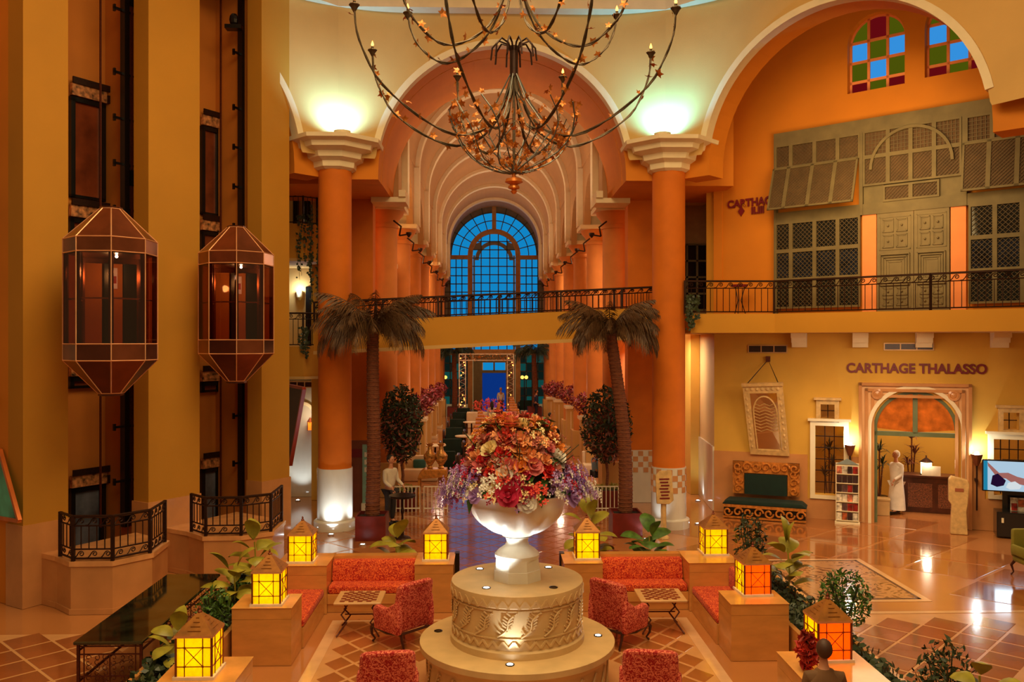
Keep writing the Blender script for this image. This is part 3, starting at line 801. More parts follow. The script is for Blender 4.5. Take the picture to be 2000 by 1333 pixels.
o = dm.build('arrow_mark', m_txt, loc=U.W(S(1449), -.04, Z(1449, 413)), rz=U.rz); tag(o, 'maroon arrow mark left of the numerals II.III', 'sign')

# lower right wall
LA, LB = GP(1395, 25.4), GP(2000, 22.5); LBx = LB + (LB - LA).normalized() * 3.5
W = PL(LA, LBx); S, Z = W.S, W.Z
dh = (S(1706), S(1872), 0, Z(1789, 764), True)
tw = (S(1592), S(1648), Z(1620, 968), Z(1620, 832), False)
sw = (S(1603), S(1630), Z(1615, 818), Z(1615, 790), False)
tw2 = (S(1940), S(2010), Z(1960, 968), Z(1960, 858), False)
sw2 = (S(1959), S(1990), Z(1975, 840), Z(1975, 806), False)
mb = MB(); wallmesh(mb, 0, W.L, 0, 5.235, 0, .35, [dh, tw, sw, tw2, sw2], 16)
wl = mb.build('wall_right_lower', m_walll, loc=W.W(0), rz=W.rz, kind='structure')
# marble dado
dz = Z(1480, 884)
mb = MB(); wallmesh(mb, 0.0, W.L, 0, dz, -.05, 0, [(S(1678), S(1897), 0, dz + 1, False), (tw[0] - .2, tw[1] + .2, tw[2] - .12, 9, False), (tw2[0] - .2, tw2[1] + .2, tw2[2] - .12, 9, False)])
mb.build('marble_dado', m_marble, wl); 
cor = PL(GP(1344, 31), GP(1395, 25.4))
o = MB().box(-3, cor.L, 0, .3, 0, 5.235).build('wall_corridor_right', m_cream, loc=cor.W(0), rz=cor.rz, kind='structure')
MB().box(-3, cor.L, -.05, 0, 0, 1.9).build('marble_dado', m_clad, o)
dco = MB().arcband(.35, 2.6, .55, .68, -.12, .0, n=14); dco.box(-.33, -.2, -.12, 0, 0, 2.6).box(.9, 1.03, -.12, 0, 0, 2.6)
dco.build('arch_frame', m_trim, o)
MB().vprism([(-.2, 0), (.9, 0), (.9, 2.6)] + [(.35 + .55 * cos(a), 2.6 + .55 * sin(a)) for a in [PI * i / 10 for i in range(1, 10)]] + [(-.2, 2.6)], -.07, -.06).build('arch_opening', mat('dusky_blue_door', (60, 90, 110), .3), o)
# upper recess wall beside the right column
rec = MB().box(5.0, 8.2, 27.6, 27.9, 5.755, 14); rec.build('wall_recess_right', mat('grey_cream_plaster', (176, 140, 96), .85), kind='structure')
p0 = AY(1338, 478, 27.55); p1 = AY(1381, 606, 27.55)
wr = MB(); 
for i in range(5):
    xx = p0.x - .6 + (p1.x - p0.x + .6) * i / 4; wr.box(xx - .03, xx + .03, 27.5, 27.6, p1.z, p0.z)
for i in range(5):
    zz_ = p1.z + (p0.z - p1.z) * i / 4; wr.box(p0.x - .6, p1.x, 27.5, 27.6, zz_ - .03, zz_ + .03)
wo = wr.build('window_4', m_greyw, kind='structure'); MB().box(p0.x - .6, p1.x, 27.56, 27.59, p1.z, p0.z).build('pane', m_darkgl, wo)

# carved door surround
t = thing('door_surround', 'tall carved pale stone surround with two round bosses around the spa doorway', 'door surround', W.W(0), W.rz)
fa, fb, ft = S(1677), S(1897), Z(1787, 749)
r = (dh[1] - dh[0]) / 2; c = (dh[0] + dh[1]) / 2
mb = MB(); wallmesh(mb, fa, fb, 0, ft, -.10, 0, [(dh[0] - .06, dh[1] + .06, 0, dh[3] + .06, True)], 18); mb.build('face', mat('door_stone', (220, 168, 116), .55, var=.06), t)
for k, (e, d_) in enumerate(((0, .18), (.16, .15), (.32, .13))):
    mb = MB().box(fa + e, fa + e + .08, -d_, -.1, 0, ft - e).box(fb - e - .08, fb - e, -d_, -.1, 0, ft - e).box(fa + e, fb - e, -d_, -.1, ft - e - .08, ft - e); mb.build('moulding', m_marble, t)
mb = MB().arcband(c, dh[3] - r, r + .06, r + .16, -.14, -.1, n=24).box(dh[0] - .16, dh[0] - .06, -.14, -.1, 0, dh[3] - r).box(dh[1] + .06, dh[1] + .16, -.14, -.1, 0, dh[3] - r); mb.build('arch_moulding', m_trim, t)
for xx in (S(1713), S(1862)):
    mb = MB(); mb.M = Matrix.Translation((xx, -.14, Z(1790, 771))) @ Matrix.Rotation(PI / 2, 4, 'X')
    mb.lathe([(.15, -.03), (.15, .03), (.10, .05), (.08, .03), (.04, .045), (.01, .05)], 14); mb.build('boss', m_marble, t)
# fanlight
zf_ = Z(1789, 848)
fr = MB().arcband(c, dh[3] - r, r - .09, r, .02, .14, n=26).box(dh[0], dh[1], .02, .14, zf_ - .08, zf_ + .04).box(c - .06, c + .06, .02, .14, zf_, dh[3] - .05).box(dh[0], dh[0] + .1, .02, .14, 0, dh[3] - r).box(dh[1] - .05, dh[1], .02, .14, 0, dh[3] - r)
d2 = fr.build('door_2', mat('verdigris_frame', (104, 112, 76), .5), loc=W.W(0), rz=W.rz, kind='structure')
for sg in (-1, 1):
    pts = [(c + sg * .06, zf_ + .04)] + [(c + sg * (r - .08) * cos(a), max(zf_ + .04, dh[3] - r + (r - .08) * sin(a))) for a in [PI / 2 * i / 10 for i in range(10)]] + [(c + sg * .06, dh[3] - .09)]
    MB().vprism(pts, .07, .085).build('fanlight_glass', mat('amber_fanlight_glass', (190, 96, 30), .1, var=.35, scale=4, emit=(190, 90, 20), estr=.35), d2)
# tall and small windows frames
for k, (h, nx, nz) in enumerate(((tw, 3, 6), (sw, 2, 2), (tw2, 4, 5), (sw2, 2, 2))):
    a, b, za, zb_, _ = h; e = .13 if (zb_ - za) > .8 else .12
    fr = MB(); wallmesh(fr, a - e, b + e, za - .1, zb_ + e, -.10, -.0, [(a, b, za, zb_, False)]); fr.box(a - e - .06, b + e + .06, -.16, 0, zb_ + e, zb_ + e + .07)
    wo = fr.build(f'window_{5 + k}', m_bleach if e < .13 else m_trim, loc=W.W(0), rz=W.rz, kind='structure')
    g = MB()
    for i in range(1, nx): g.box(a + (b - a) * i / nx - .012, a + (b - a) * i / nx + .012, .26, .29, za, zb_)
    for j in range(1, nz): g.box(a, b, .26, .29, za + (zb_ - za) * j / nz - .012, za + (zb_ - za) * j / nz + .012)
    g.build('glazing_bar', m_iron, wo)
    MB().box(a, b, .30, .31, za, zb_).build('pane', clear_glass(f'thin_glass_{k}', (230, 220, 200), .06), wo)
# spa room behind
o = MB().box(S(1500), W.L, 4.2, 4.5, 0, 5.235).build('wall_spa_back', m_walll, loc=W.W(0), rz=W.rz, kind='structure')
MB().box(S(1500) - .3, S(1500), .35, 4.5, 0, 5.235).build('wall_spa_side', m_walll, loc=W.W(0), rz=W.rz, kind='structure')
MB().box(S(1500), W.L, .35, 4.5, 4.6, 4.8).build('ceiling_spa', m_cream, loc=W.W(0), rz=W.rz, kind='structure')
lamp('AREA', W.W(c + .3, 2.4, 4.5), 160, (1, .74, .42), 2.2, target=W.W(c + .3, 2.4, 0), name='spa_ceiling_light')
lamp('AREA', W.W(S(1960), 2.4, 4.5), 50, (1, .80, .6), 1.5, target=W.W(S(1960), 2.4, 0), name='spa_ceiling_light')
SPA = (c, S, Z)

# balcony slab
zt_, zb_ = 5.75, 5.24
f0, f1, f2 = GP(1339, 22.9), GP(1513, 22.9), GP(2000, 19.2); f3 = f2 + (f2 - f1).normalized() * 2
poly = [(5.35, 23.4), (f1.x, f1.y), (f3.x, f3.y), (f3.x + 2.5, f3.y + 3.2), (U.W(0).x + .5, 28), (5.55, 28), (5.55, 23.4)]
poly[0] = (5.4, 22.9)
t = thing('gallery_balcony', 'long ochre balcony slab running along the right wall above the spa doorway', 'balcony', (0, 0, 0))
MB().prism(poly, zb_, zt_).build('slab', m_gold, t)
rt = thing('gallery_railing', 'dark wrought iron railing with wave scrolls on the long right balcony', 'railing', (0, 0, 0))
ins = Vector((0, .1))
railing(rt, [(f0.x, f0.y + .08, zt_), (f1.x + .02, f1.y + .1, zt_), (f3.x, f3.y + .12, zt_)], .87, .19, .17, post_every=3.1)
# corbels
for px in (1562, 1680, 1803, 1950):
    s_ = W.S(px); mb = MB()
    for k in range(3): mb.box(-.2, .2, -.75 + k * .22, -.005, 5.235 - .13 * (k + 1), 5.24 - .13 * k)
    o = mb.build('corbel', m_trim, loc=W.W(s_, 0, 0), rz=W.rz)
    tag(o, {1562: 'stepped white corbel under the balcony, leftmost of four, above the hanging mirror', 1680: 'stepped white corbel under the balcony, second from left, above the small window', 1803: 'stepped white corbel under the balcony directly above the long air vent', 1950: 'stepped white corbel under the balcony, rightmost of four'}[px], 'corbel', 'corbels under the right balcony')

# ---- left: lift tower
LAa, LBb = GP(45, 16.1), GP(565, 22.0)
T = PL(LAa, LBb); S, Z = T.S, T.Z
mb = MB()
def pier_(a, b): mb.box(S(a), S(b), 0, .49, 0, 14.6)
pier_(45, 133); pier_(290, 390); pier_(511, 565)
wleft = mb.build('wall_left', m_tower, loc=T.W(0), rz=T.rz, kind='structure')
MB().box(S(45) - .03, S(133) + .02, -.03, .52, 0, 1.55).box(S(290) - .03, S(390) + .02, -.03, .52, 0, 1.55).box(S(511) - .02, S(565) + .03, -.03, .52, 0, 1.55).build('marble_foot', m_marble, wleft)
MB().box(S(45), S(45) + .02, .49, 3.5, 0, 14.6).build('side_wall', m_wallr, wleft)
MB().box(S(565) - .3, S(565) - .02, .49, 3.2, 0, 14.6).build('side_wall', m_tower, wleft)
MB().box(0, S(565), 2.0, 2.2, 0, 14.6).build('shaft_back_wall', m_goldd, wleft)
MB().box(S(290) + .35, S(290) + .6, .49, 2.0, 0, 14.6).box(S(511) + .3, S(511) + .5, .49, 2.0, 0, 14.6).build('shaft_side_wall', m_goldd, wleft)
# left flank wall behind pier one
q0 = GP(-90, 18.6); q1 = GP(46, 16.3); FLK = PL(q0, q1)
wfl = MB().box(0, FLK.L, 0, .2, 0, 14.6).build('wall_flank_left', m_wallr, loc=FLK.W(0), rz=FLK.rz, kind='structure')
MB().box(0, FLK.L, -.03, 0, 0, 1.6).build('marble_foot', m_marble, wfl)
# lift door openings on the back wall (local x, y=2.0)
def liftdoor(pa, pb, py0, py1, label, hdr=True, m1=None):
    off = 1.95
    a, b = T.S(pa, off), T.S(pb, off); z0, z1 = T.Z(pb, py1, off), T.Z(pb, py0, off)
    t = thing('lift_door', label, 'door', T.W(a, off, 0), T.rz)
    w_ = b - a; n = 2 if w_ > 1.0 else 1; fr = MB().box(0, .1, -.06, .04, z0, z1).box(w_ - .14, w_, -.06, .04, z0, z1).box(0, w_, -.06, .04, z1 - .1, z1).box(0, w_, -.06, .04, z0, z0 + .06)
    if n == 2: fr.box(w_ / 2 - .08, w_ / 2 + .08, -.06, .04, z0, z1)
    fr.build('frame', m_black, t)
    MB().box(.1, w_ - .1, .0, .02, z0, z1).build('glass', m1 or mat('lift_glass_brown', (120, 56, 30), .1, var=.3, scale=1.5), t)
    MB().box(0, w_, -.10, .0, z1 + .02, z1 + .28).build('ornate_header', mat('mottled_header', (170, 110, 66), .5, var=.8, scale=9), t)
    MB().box(-.0, w_ + .5, -.14, -.1, z1 + .28, z1 + .42).box(w_, w_ + .5, -.14, -.1, z1 + .02, z1 + .2).build('iron_lintel', m_iron, t)
liftdoor(136, 204, 205, 395, 'upper dark framed lift door with two glass leaves in the left shaft')
liftdoor(392, 429, 255, 424, 'upper dark framed lift door in the right shaft')
mgb = mat('lift_glass_bluish', (90, 92, 104), .08, var=.5, scale=1.5)
liftdoor(136, 204, 945, 1085, 'ground floor lift door behind the left iron balcony', m1=mgb)
liftdoor(392, 429, 912, 1030, 'ground floor lift door behind the right iron balcony', m1=mgb)
liftdoor(134, 190, 432, 470, 'dark landing opening behind the top of the left lift car'); liftdoor(134, 190, 735, 757, 'dark landing opening behind the foot of the left lift car')
liftdoor(391, 430, 456, 500, 'dark landing opening behind the top of the right lift car'); liftdoor(391, 430, 745, 765, 'dark landing opening behind the foot of the right lift car')
# guide rails
for (pa, lab) in ((244, 'dark vertical guide rail of the left lift shaft'), (472, 'dark vertical guide rail of the right lift shaft')):
    off = 1.0; s_ = T.S(pa, off); t = thing('guide_rail', lab, 'guide rail', T.W(s_, off, 0), T.rz)
    MB().box(-.06, .06, -.08, .08, .9, 14.5).build('beam', m_iron2 if False else m_black, t)
    MB().box(.12, .17, -.05, .05, .9, 14.5).build('cable_duct', m_iron2, t); MB().box(-.32, -.29, .4, .44, .9, 14.5).build('cable', m_iron2, t)
    for z in (1.9, 3.1, 4.2, 7.9, 8.9, 9.9, 10.9, 12.3):
        MB().box(-.28, .28, -.03, .03, z, z + .05).box(-.28, -.24, -.03, .03, z - .05, z + .1).build('bracket', m_black, t)
    for z in (8.6, 12.6): MB().box(.1, .34, -.1, .1, z, z + .22).box(.1, .28, -.1, .1, z - .12, z).build('buffer_box', m_black, t)
# sound/lamp fixture high on the right rail
o = MB().sphere((0, 0, .14), .12, 10, 6, (1, 1, 1.4)).box(-.2, .2, -.12, .12, -.1, .0).build('shaft_lamp', m_black, loc=T.W(T.S(457, .8), .8, T.Z(457, 50, .8))); tag(o, 'dark lantern fixture high in the right lift shaft', 'lamp')
# ================================================================ FLOOR TILES
tiles = []   # (cx, cy, poly, mat)
def lattice_tiles(inside, cx, cy, w, d, gap, rng, m, rot=0.0):
    x0, x1, y0, y1 = rng; nx0 = int((x0 - cx) / w) - 1; nx1 = int((x1 - cx) / w) + 2
    j0 = int((y0 - cy) / (d / 2)) - 1; j1 = int((y1 - cy) / (d / 2)) + 2
    for j in range(j0, j1):
        for i in range(nx0, nx1):
            x = cx + (i + (.5 if j % 2 else 0)) * w; y = cy + j * d / 2
            if inside(x, y): tiles.append((x, y, w, d, gap, m))
UC = (.41, 12.5)
def in_seat(x, y):
    if not (-2.5 < x < 3.3 and 9.2 < y < 15.35): return False
    return (x - UC[0]) ** 2 + (y - UC[1]) ** 2 > 1.75 ** 2
m_tseat = mat('ochre_floor_tile', (164, 98, 50), .18, var=.14, scale=.8, coat=.4)
lattice_tiles(in_seat, UC[0], UC[1], .50, .62, .07, (-2.9, 3.7, 9, 15.6), m_tseat)
def in_right(x, y):
    if x < 5.3 or y > 15.3 + 0 * x: return False
    return y > 10.5 and x < 10.5 and x / y < .64
lattice_tiles(in_right, 5.5, 15.0, .86, .86, .06, (5.2, 10.6, 10.4, 15.4), m_tile)
def in_left(x, y): return -9.2 < x < -5.95 and 10.8 < y < 14.6 and x > -.62 * y - .6
lattice_tiles(in_left, -6, 12, .86, .86, .06, (-9.3, -5.6, 10.6, 14.8), m_tile)
def in_mid(x, y): return -2.3 < x < 3.1 and 17.4 < y < 23.6
lattice_tiles(in_mid, .37, 18, .62, .62, .035, (-2.5, 3.4, 17.2, 24), m_tile)
def in_nave(x, y): return -2.4 < x < 3.1 and 24.2 < y < 36
lattice_tiles(in_nave, .37, 25, .8, .8, .035, (-2.6, 3.4, 24, 36.5), m_tile)
def in_big(x, y): return x > 4.9 and 15.9 < y < 24 and x < 12.5 and not (5.9 < x < 9.2 and 16.2 < y < 19.0)
lattice_tiles(in_big, 5.6, 16.8, 2.3, 1.9, .11, (4.8, 12.6, 15.8, 24.2), m_slab)
def in_lb(x, y): return -5.6 < x < -2.9 and 17.5 < y < 23
lattice_tiles(in_lb, -4, 18, 1.4, 1.4, .08, (-5.7, -2.8, 17.4, 23.2), m_slab)
m_bed = mat('pale_joint_marble', (210, 154, 102), .2, var=.05, coat=.3)
MB().box(-2.62, 3.40, 9.0, 15.42, -.02, -.0035).box(5.35, 10.6, 10.2, 15.6, -.02, -.0035).box(-9.3, -5.9, 10.6, 14.9, -.02, -.0035).build('joint_bed', m_bed, floor)
tiles.sort(key=lambda q: q[0] ** 2 + q[1] ** 2)
_tm = {}
def tile_geo(w, d, g):
    a, b = (w - g) / 2, (d - g) / 2; k = .012
    mb = MB(); mb.add([(a, 0, -.03), (0, b, -.03), (-a, 0, -.03), (0, -b, -.03), (a, 0, -k * .3), (0, b, -k * .3), (-a, 0, -k * .3), (0, -b, -k * .3), (a - k, 0, 0), (0, b - k, 0), (-a + k, 0, 0), (0, -b + k, 0)],
                      [(0, 1, 5, 4), (1, 2, 6, 5), (2, 3, 7, 6), (3, 0, 4, 7), (4, 5, 9, 8), (5, 6, 10, 9), (6, 7, 11, 10), (7, 4, 8, 11), (8, 9, 10, 11)])
    return mb
rest = {}
for i, (x, y, w_, d_, g_, m_) in enumerate(tiles):
    if i < 300:
        key = (w_, d_, m_.name)
        if key not in _tm: _tm[key] = smesh(tile_geo(w_, d_, g_), 'floor_tile', m_)
        put('floor_tile', _tm[key], floor, loc=(x, y, 0))
    else:
        mb = rest.setdefault(m_.name, MB()); g = tile_geo(w_, d_, g_); mb.M = Matrix.Translation((x, y, 0)); mb.add(g.v, g.f)
for k, mb in rest.items(): mb.build('floor_tiling', MATS[k], floor, kind='stuff')
# border strips of paler stone around the seating floor
bs = MB()
m_strip = mat('pale_strip_marble', (226, 178, 134), .16, var=.06, coat=.4)
bs.box(-2.80, -2.62, 9.0, 15.5, -.02, .002).box(3.40, 3.58, 9.0, 15.5, -.02, .002).box(-2.62, 3.40, 15.42, 15.5, -.02, .002)
bs.box(4.6, 12, 15.62, 15.75, -.02, .002)
bs.build('trim_3', m_strip, kind='structure')
# mosaic carpet on the right
mm = bpy.data.materials.new('floor_mosaic'); mm.use_nodes = True; nt = mm.node_tree; b = nt.nodes['Principled BSDF']; b.inputs['Roughness'].default_value = .2; b.inputs['Coat Weight'].default_value = .4
tc = nt.nodes.new('ShaderNodeTexCoord'); n1 = nt.nodes.new('ShaderNodeTexNoise'); n1.inputs['Scale'].default_value = 1.5; n1.inputs['Distortion'].default_value = 5; n1.inputs['Detail'].default_value = 1
cr = nt.nodes.new('ShaderNodeValToRGB'); e = cr.color_ramp.elements; e[0].position = .36; e[0].color = lin((96, 56, 34)); e[1].position = .40; e[1].color = lin((196, 142, 96))
k_ = cr.color_ramp.elements.new(.60); k_.color = lin((190, 136, 90)); k_ = cr.color_ramp.elements.new(.64); k_.color = lin((120, 66, 38))
nt.links.new(tc.outputs['Object'], n1.inputs['Vector']); nt.links.new(n1.outputs[0], cr.inputs[0]); nt.links.new(cr.outputs[0], b.inputs['Base Color'])
c1, c2, c3, c4 = FL(1560, 1095), FL(1683, 1095), FL(1798, 1170), FL(1640, 1172)
t = thing('floor_mosaic', 'rectangular scrollwork mosaic panel set in the polished floor right of the sofas', 'mosaic', (0, 0, 0))
x0, x1, y0, y1 = 6.15, 8.45, 16.75, 19.6
x0, x1 = FL(1585, 1172).x, FL(1798, 1170).x; y0, y1 = FL(1798, 1171).y, FL(1683, 1095).y
MB().box(x0, x1, y0, y1, -.02, .004).build('field', mm, t)
fr = MB()
for (a, b, c, d) in ((x0, x1, y0, y0 + .06), (x0, x1, y1 - .06, y1), (x0, x0 + .06, y0, y1), (x1 - .06, x1, y0, y1)): fr.box(a, b, c, d, 0, .007)
fr.build('border', mat('dark_mosaic_border', (84, 48, 30), .25), t)
MB().box(x0 - .14, x1 + .14, y0 - .14, y1 + .14, -.02, .001).build('outer_border', m_strip, t)

# ================================================================ LIFT CARS
lift_n = {}
def lift_car(cx, cy, label, dz=0.0):
    t = thing('lift_car', label, 'lift car', (cx, cy, dz), 0)
    a0 = atan2(-cy, -cx)            # a corner faces the viewer
    Rr = .80
    def P(i, r, z): a = a0 + i * PI / 4; return Vector((r * cos(a), r * sin(a), z))
    lv = [(.20, 7.46), (Rr, 6.88), (Rr, 6.62), (Rr, 4.96), (Rr, 4.66), (.22, 4.05)]
    names = ['roof_panel', 'upper_band_panel', 'glass_pane', 'lower_band_panel', 'bottom_panel']
    for k in range(5):
        (ra, za), (rb, zb) = lv[k], lv[k + 1]
        for i in range(8):
            q = [P(i, rb, zb), P(i + 1, rb, zb), P(i + 1, ra, za), P(i, ra, za)]
            ctr = Vector((0, 0, (za + zb) / 2)); inn = [ctr + (p - ctr) * (.97 if k in (1, 2, 3) else .96) for p in q]
            for a_, b_ in zip(inn, q): a_.z = b_.z
            mb = MB().add([tuple(p) for p in q + inn], [(0, 1, 2, 3), (7, 6, 5, 4), (0, 4, 5, 1), (1, 5, 6, 2), (2, 6, 7, 3), (3, 7, 4, 0)])
            m_ = m_liftgl if (k == 2 and i not in (3, 4)) else (m_copperd if k in (3, 4) and (i % 2) else m_copper)
            mb.build(names[k], m_, t)
    MB().prism([tuple(P(i, .20, 0))[:2] for i in range(8)], 7.44, 7.5).build('top_cap', m_copperd, t)
    MB().prism([tuple(P(i, .22, 0))[:2] for i in range(8)], 4.0, 4.07).build('bottom_cap', m_copperd, t)
    ed = MB()
    for i in range(8):
        for (ra, za), (rb, zb) in zip(lv, lv[1:]): ed.tube([P(i, ra, za), P(i, rb, zb)], .011, 4)
        for (ra, za) in lv: ed.tube([P(i, ra, za), P(i + 1, ra, za)], .011, 4)
    ed.build('edge_trim', m_edge, t)
    fr = MB()
    for i in range(8):
        for dz_ in (0,):
            a_, b_ = P(i, Rr * .93, 4.96), P(i, Rr * .93, 6.62); fr.bar(a_, b_, .07, .05)
    fr.build('corner_post', m_copperd, t)
    MB().prism([tuple(P(i, .73, 0))[:2] for i in range(8)], 4.9, 4.95).build('cabin_floor', m_dkwood, t)
    MB().prism([tuple(P(i, .73, 0))[:2] for i in range(8)], 6.6, 6.64).build('cabin_ceiling', m_dkwood, t)
    hr = MB(); hr.tube([P(i, .70, 5.78) for i in (-3, -2, -1, 0, 1, 2, 3)], .016, 5); hr.build('handrail', mat('steel_rail', (210, 190, 180), .25, .9), t)
    # doors & cabin interior
    bw = MB(); pa, pb = P(3, .78, 0), P(4, .78, 0)
    bw.bar((0, 0, 0), (0, 0, 0), .01) if False else None
    d = Vector((-cx, -cy, 0)).normalized(); s_ = Vector((-d.y, d.x, 0)); bk = -d * .62
    for (u0, u1, m_) in ((-.5, -.16, m_goldd), (-.12, .02, m_black), (.04, .2, m_goldd), (.22, .5, m_black)):
        MB().add([tuple(bk + s_ * u0 + Vector((0, 0, 4.96))), tuple(bk + s_ * u1 + Vector((0, 0, 4.96))), tuple(bk + s_ * u1 + Vector((0, 0, 6.5))), tuple(bk + s_ * u0 + Vector((0, 0, 6.5))),
                  tuple(bk * .95 + s_ * u0 + Vector((0, 0, 4.96))), tuple(bk * .95 + s_ * u1 + Vector((0, 0, 4.96))), tuple(bk * .95 + s_ * u1 + Vector((0, 0, 6.5))), tuple(bk * .95 + s_ * u0 + Vector((0, 0, 6.5)))],
                 [(0, 1, 2, 3), (7, 6, 5, 4), (0, 4, 5, 1), (1, 5, 6, 2), (2, 6, 7, 3), (3, 7, 4, 0)]).build('cabin_panel', m_, t)
    nb = -d * .56 + s_ * .04
    no = MB().add([tuple(nb + s_ * u + Vector((0, 0, z))) for (u, z) in ((-.07, 6.02), (.07, 6.02), (.07, 6.42), (-.07, 6.42))], [(0, 1, 2, 3), (3, 2, 1, 0)]); no.build('notice', mat('notice_paper', (235, 225, 225), .5, emit=(230, 220, 220), estr=.2), t)
    nb = -d * .55 + s_ * .04
    no = MB().add([tuple(nb + s_ * u + Vector((0, 0, z))) for (u, z) in ((-.055, 6.12), (.055, 6.12), (.055, 6.26), (-.055, 6.26))], [(0, 1, 2, 3), (3, 2, 1, 0)]); no.build('notice_mark', mat('notice_red', (190, 20, 40), .5), t)
    MB().sphere(tuple(d * .2 + Vector((.1, 0, 6.57))), .03, 8, 4).build('ceiling_lamp', m_wbulb, t)
    lamp('POINT', (cx, cy, 6.3 + dz), 16, WARM, .08, name='lift_cabin_light')
    return t
g = GP(217, 16.0); lift_car(g.x, g.y, 'copper and glass lantern-shaped lift car in the left shaft')
g = GP(462, 19.2); lift_car(g.x, g.y, 'copper and glass lantern-shaped lift car in the right shaft', .08)

# pods with railings
def pod(pixels, z, zr, label, lab2, label3):
    pts = [FL(px, py, z) for px, py in pixels]
    a = T.hit(pixels[0][0] + 4)[0]; b_s = (pts[-1].xy - T.A).dot(T.t) + .25; b = T.W(b_s, 0); a_s = (pts[0].xy - T.A).dot(T.t) - .05; a = T.W(a_s, 0)
    cc = sum((p for p in pts), Vector()) / len(pts)
    t = thing('lift_pit_plinth', label, 'plinth', (cc.x, cc.y, 0))
    out = [(p.xy - cc.xy) * 1.06 for p in pts]; poly = [tuple(q) for q in out] + [tuple(Vector((b.x, b.y)) - cc.xy), tuple(Vector((a.x, a.y)) - cc.xy)]
    MB().prism(poly, 0, z - .1).build('body', m_marble, t)
    MB().prism([(p[0] * 1.04, p[1] * 1.04) for p in poly[:-2]] + poly[-2:], z - .1, z - .01).build('coping', mat('coping_marble', (214, 150, 96), .2, coat=.3), t)
    MB().prism([(p[0] * 1.04, p[1] * 1.04) for p in poly[:-2]] + poly[-2:], 0, .10).build('skirting', m_marble, t)
    r_ = thing('lift_railing', lab2, 'railing', (cc.x, cc.y, z))
    railing(r_, [(p.x - cc.x, p.y - cc.y, -.01) for p in pts], zr - z, .17, .135, m=m_iron, bottom_band=True, bandlen=.25, thick=1.15)
pod([(118, 1086), (143, 1096), (220, 1095), (293, 1080), (322, 1058)], .98, 1.80, 'beige marble plinth under the left iron balcony', 'bulging wrought iron railing in front of the left lift shaft', '')
pod([(374, 1038), (402, 1047), (471, 1046), (529, 1038), (550, 1018)], .95, 1.75, 'beige marble plinth under the right iron balcony', 'bulging wrought iron railing in front of the right lift shaft', '')

# ================================================================ LANTERNS, SOFA BLOCKS
def lantern_proto():
    t = thing('lantern', 'x', 'lantern', (0, 0, 0))
    MB().box(-.25, .25, -.25, .25, 0, .035).build('base_plate', m_lbase, t)
    h = .47; a = .215; z0 = .035
    for k in range(4):
        rot = (0, 0, k * PI / 2)
        o = MB().box(-a + .01, a - .01, -a, -a + .006, z0, z0 + h).build('glass_pane', m_lpane, t); o.rotation_euler = rot
        bars = MB(); y = -a - .008; q = .11; zc = z0 + h / 2; zz0, zz1 = zc - q * 1.05, zc + q * 1.05
        for x in (-q, q): bars.bar((x, y, z0), (x, y, z0 + h), .010)
        for z in (zz0, zz1): bars.bar((-a, y, z), (a, y, z), .010)
        bars.bar((-q, y, zz0), (q, y, zz1), .008).bar((q, y, zz0), (-q, y, zz1), .008)
        for x in (-q, q):
            for z in (zz0, zz1): bars.sphere((x, y, z), .016, 6, 4)
        o = bars.build('lattice', m_lbar, t); o.rotation_euler = rot
    for sx in (-1, 1):
        for sy in (-1, 1): MB().box(sx * a - .012, sx * a + .012, sy * a - .012, sy * a + .012, z0, z0 + h).build('corner_post', m_lbar, t)
    e = .235; MB().box(-e, e, -e, e, z0 + h, z0 + h + .03).build('eave', m_lbase if False else mat('eave_metal', (226, 160, 110), .35, .3), t)
    zt = z0 + h + .03
    for k in range(4):
        mb = MB().add([(-e, -e, zt), (e, -e, zt), (.02, -.02, zt + .22), (-.02, -.02, zt + .22), (-e + .01, -e + .02, zt), (e - .01, -e + .02, zt), (.015, -.01, zt + .20), (-.015, -.01, zt + .20)],
                      [(0, 1, 2, 3), (7, 6, 5, 4), (0, 4, 5, 1), (1, 5, 6, 2), (2, 6, 7, 3), (3, 7, 4, 0)])
        for i in range(1, 5):
            u = i / 5; x = e * (1 - u) * .7; mb.bar((-.6 * x, -e + (e - .02) * u * .95 - .004, zt + .22 * u * .95 + .004), (.6 * x, -e + (e - .02) * u * .95 - .004, zt + .22 * u * .95 + .004), .006)
        o = mb.build('roof_panel', m_lroof, t); o.rotation_euler = (0, 0, k * PI / 2)
    MB().lathe([(.028, 0), (.03, .02), (.012, .04), (.02, .06), (.004, .09)], 8, (0, 0, zt + .21)).build('finial', m_lbar, t)
    MB().sphere((0, 0, z0 + .17), .045, 10, 6, (1, 1, 1.4)).build('bulb', m_bulb, t)
    return t
PZ = .89
MX = lambda x: 2 * .37 - x
lan = lantern_proto(); firstl = True
LP = [(-3.59, 10.78, 0, 'glowing amber lantern nearest the camera on the left, on the lowest stone block'),
      (-3.46, 13.68, 0, 'glowing amber lantern on the block at the front end of the left sofa'),
      (-3.50, 16.26, 0, 'glowing amber lantern on the corner block between the two left sofa seats'),
      (-1.00, 16.36, 0, 'glowing amber lantern at the inner end of the left back sofa'),
      (1.86, 16.36, 0, 'glowing amber lantern at the inner end of the right back sofa'),
      (4.36, 16.62, 0, 'glowing amber lantern on the corner block of the right sofa'),
      (4.32, 13.98, .06, 'amber lantern on the block at the front end of the right sofa, one pane darker'),
      (4.42, 11.12, .04, 'large amber lantern nearest the camera on the right beside the blurred person')]
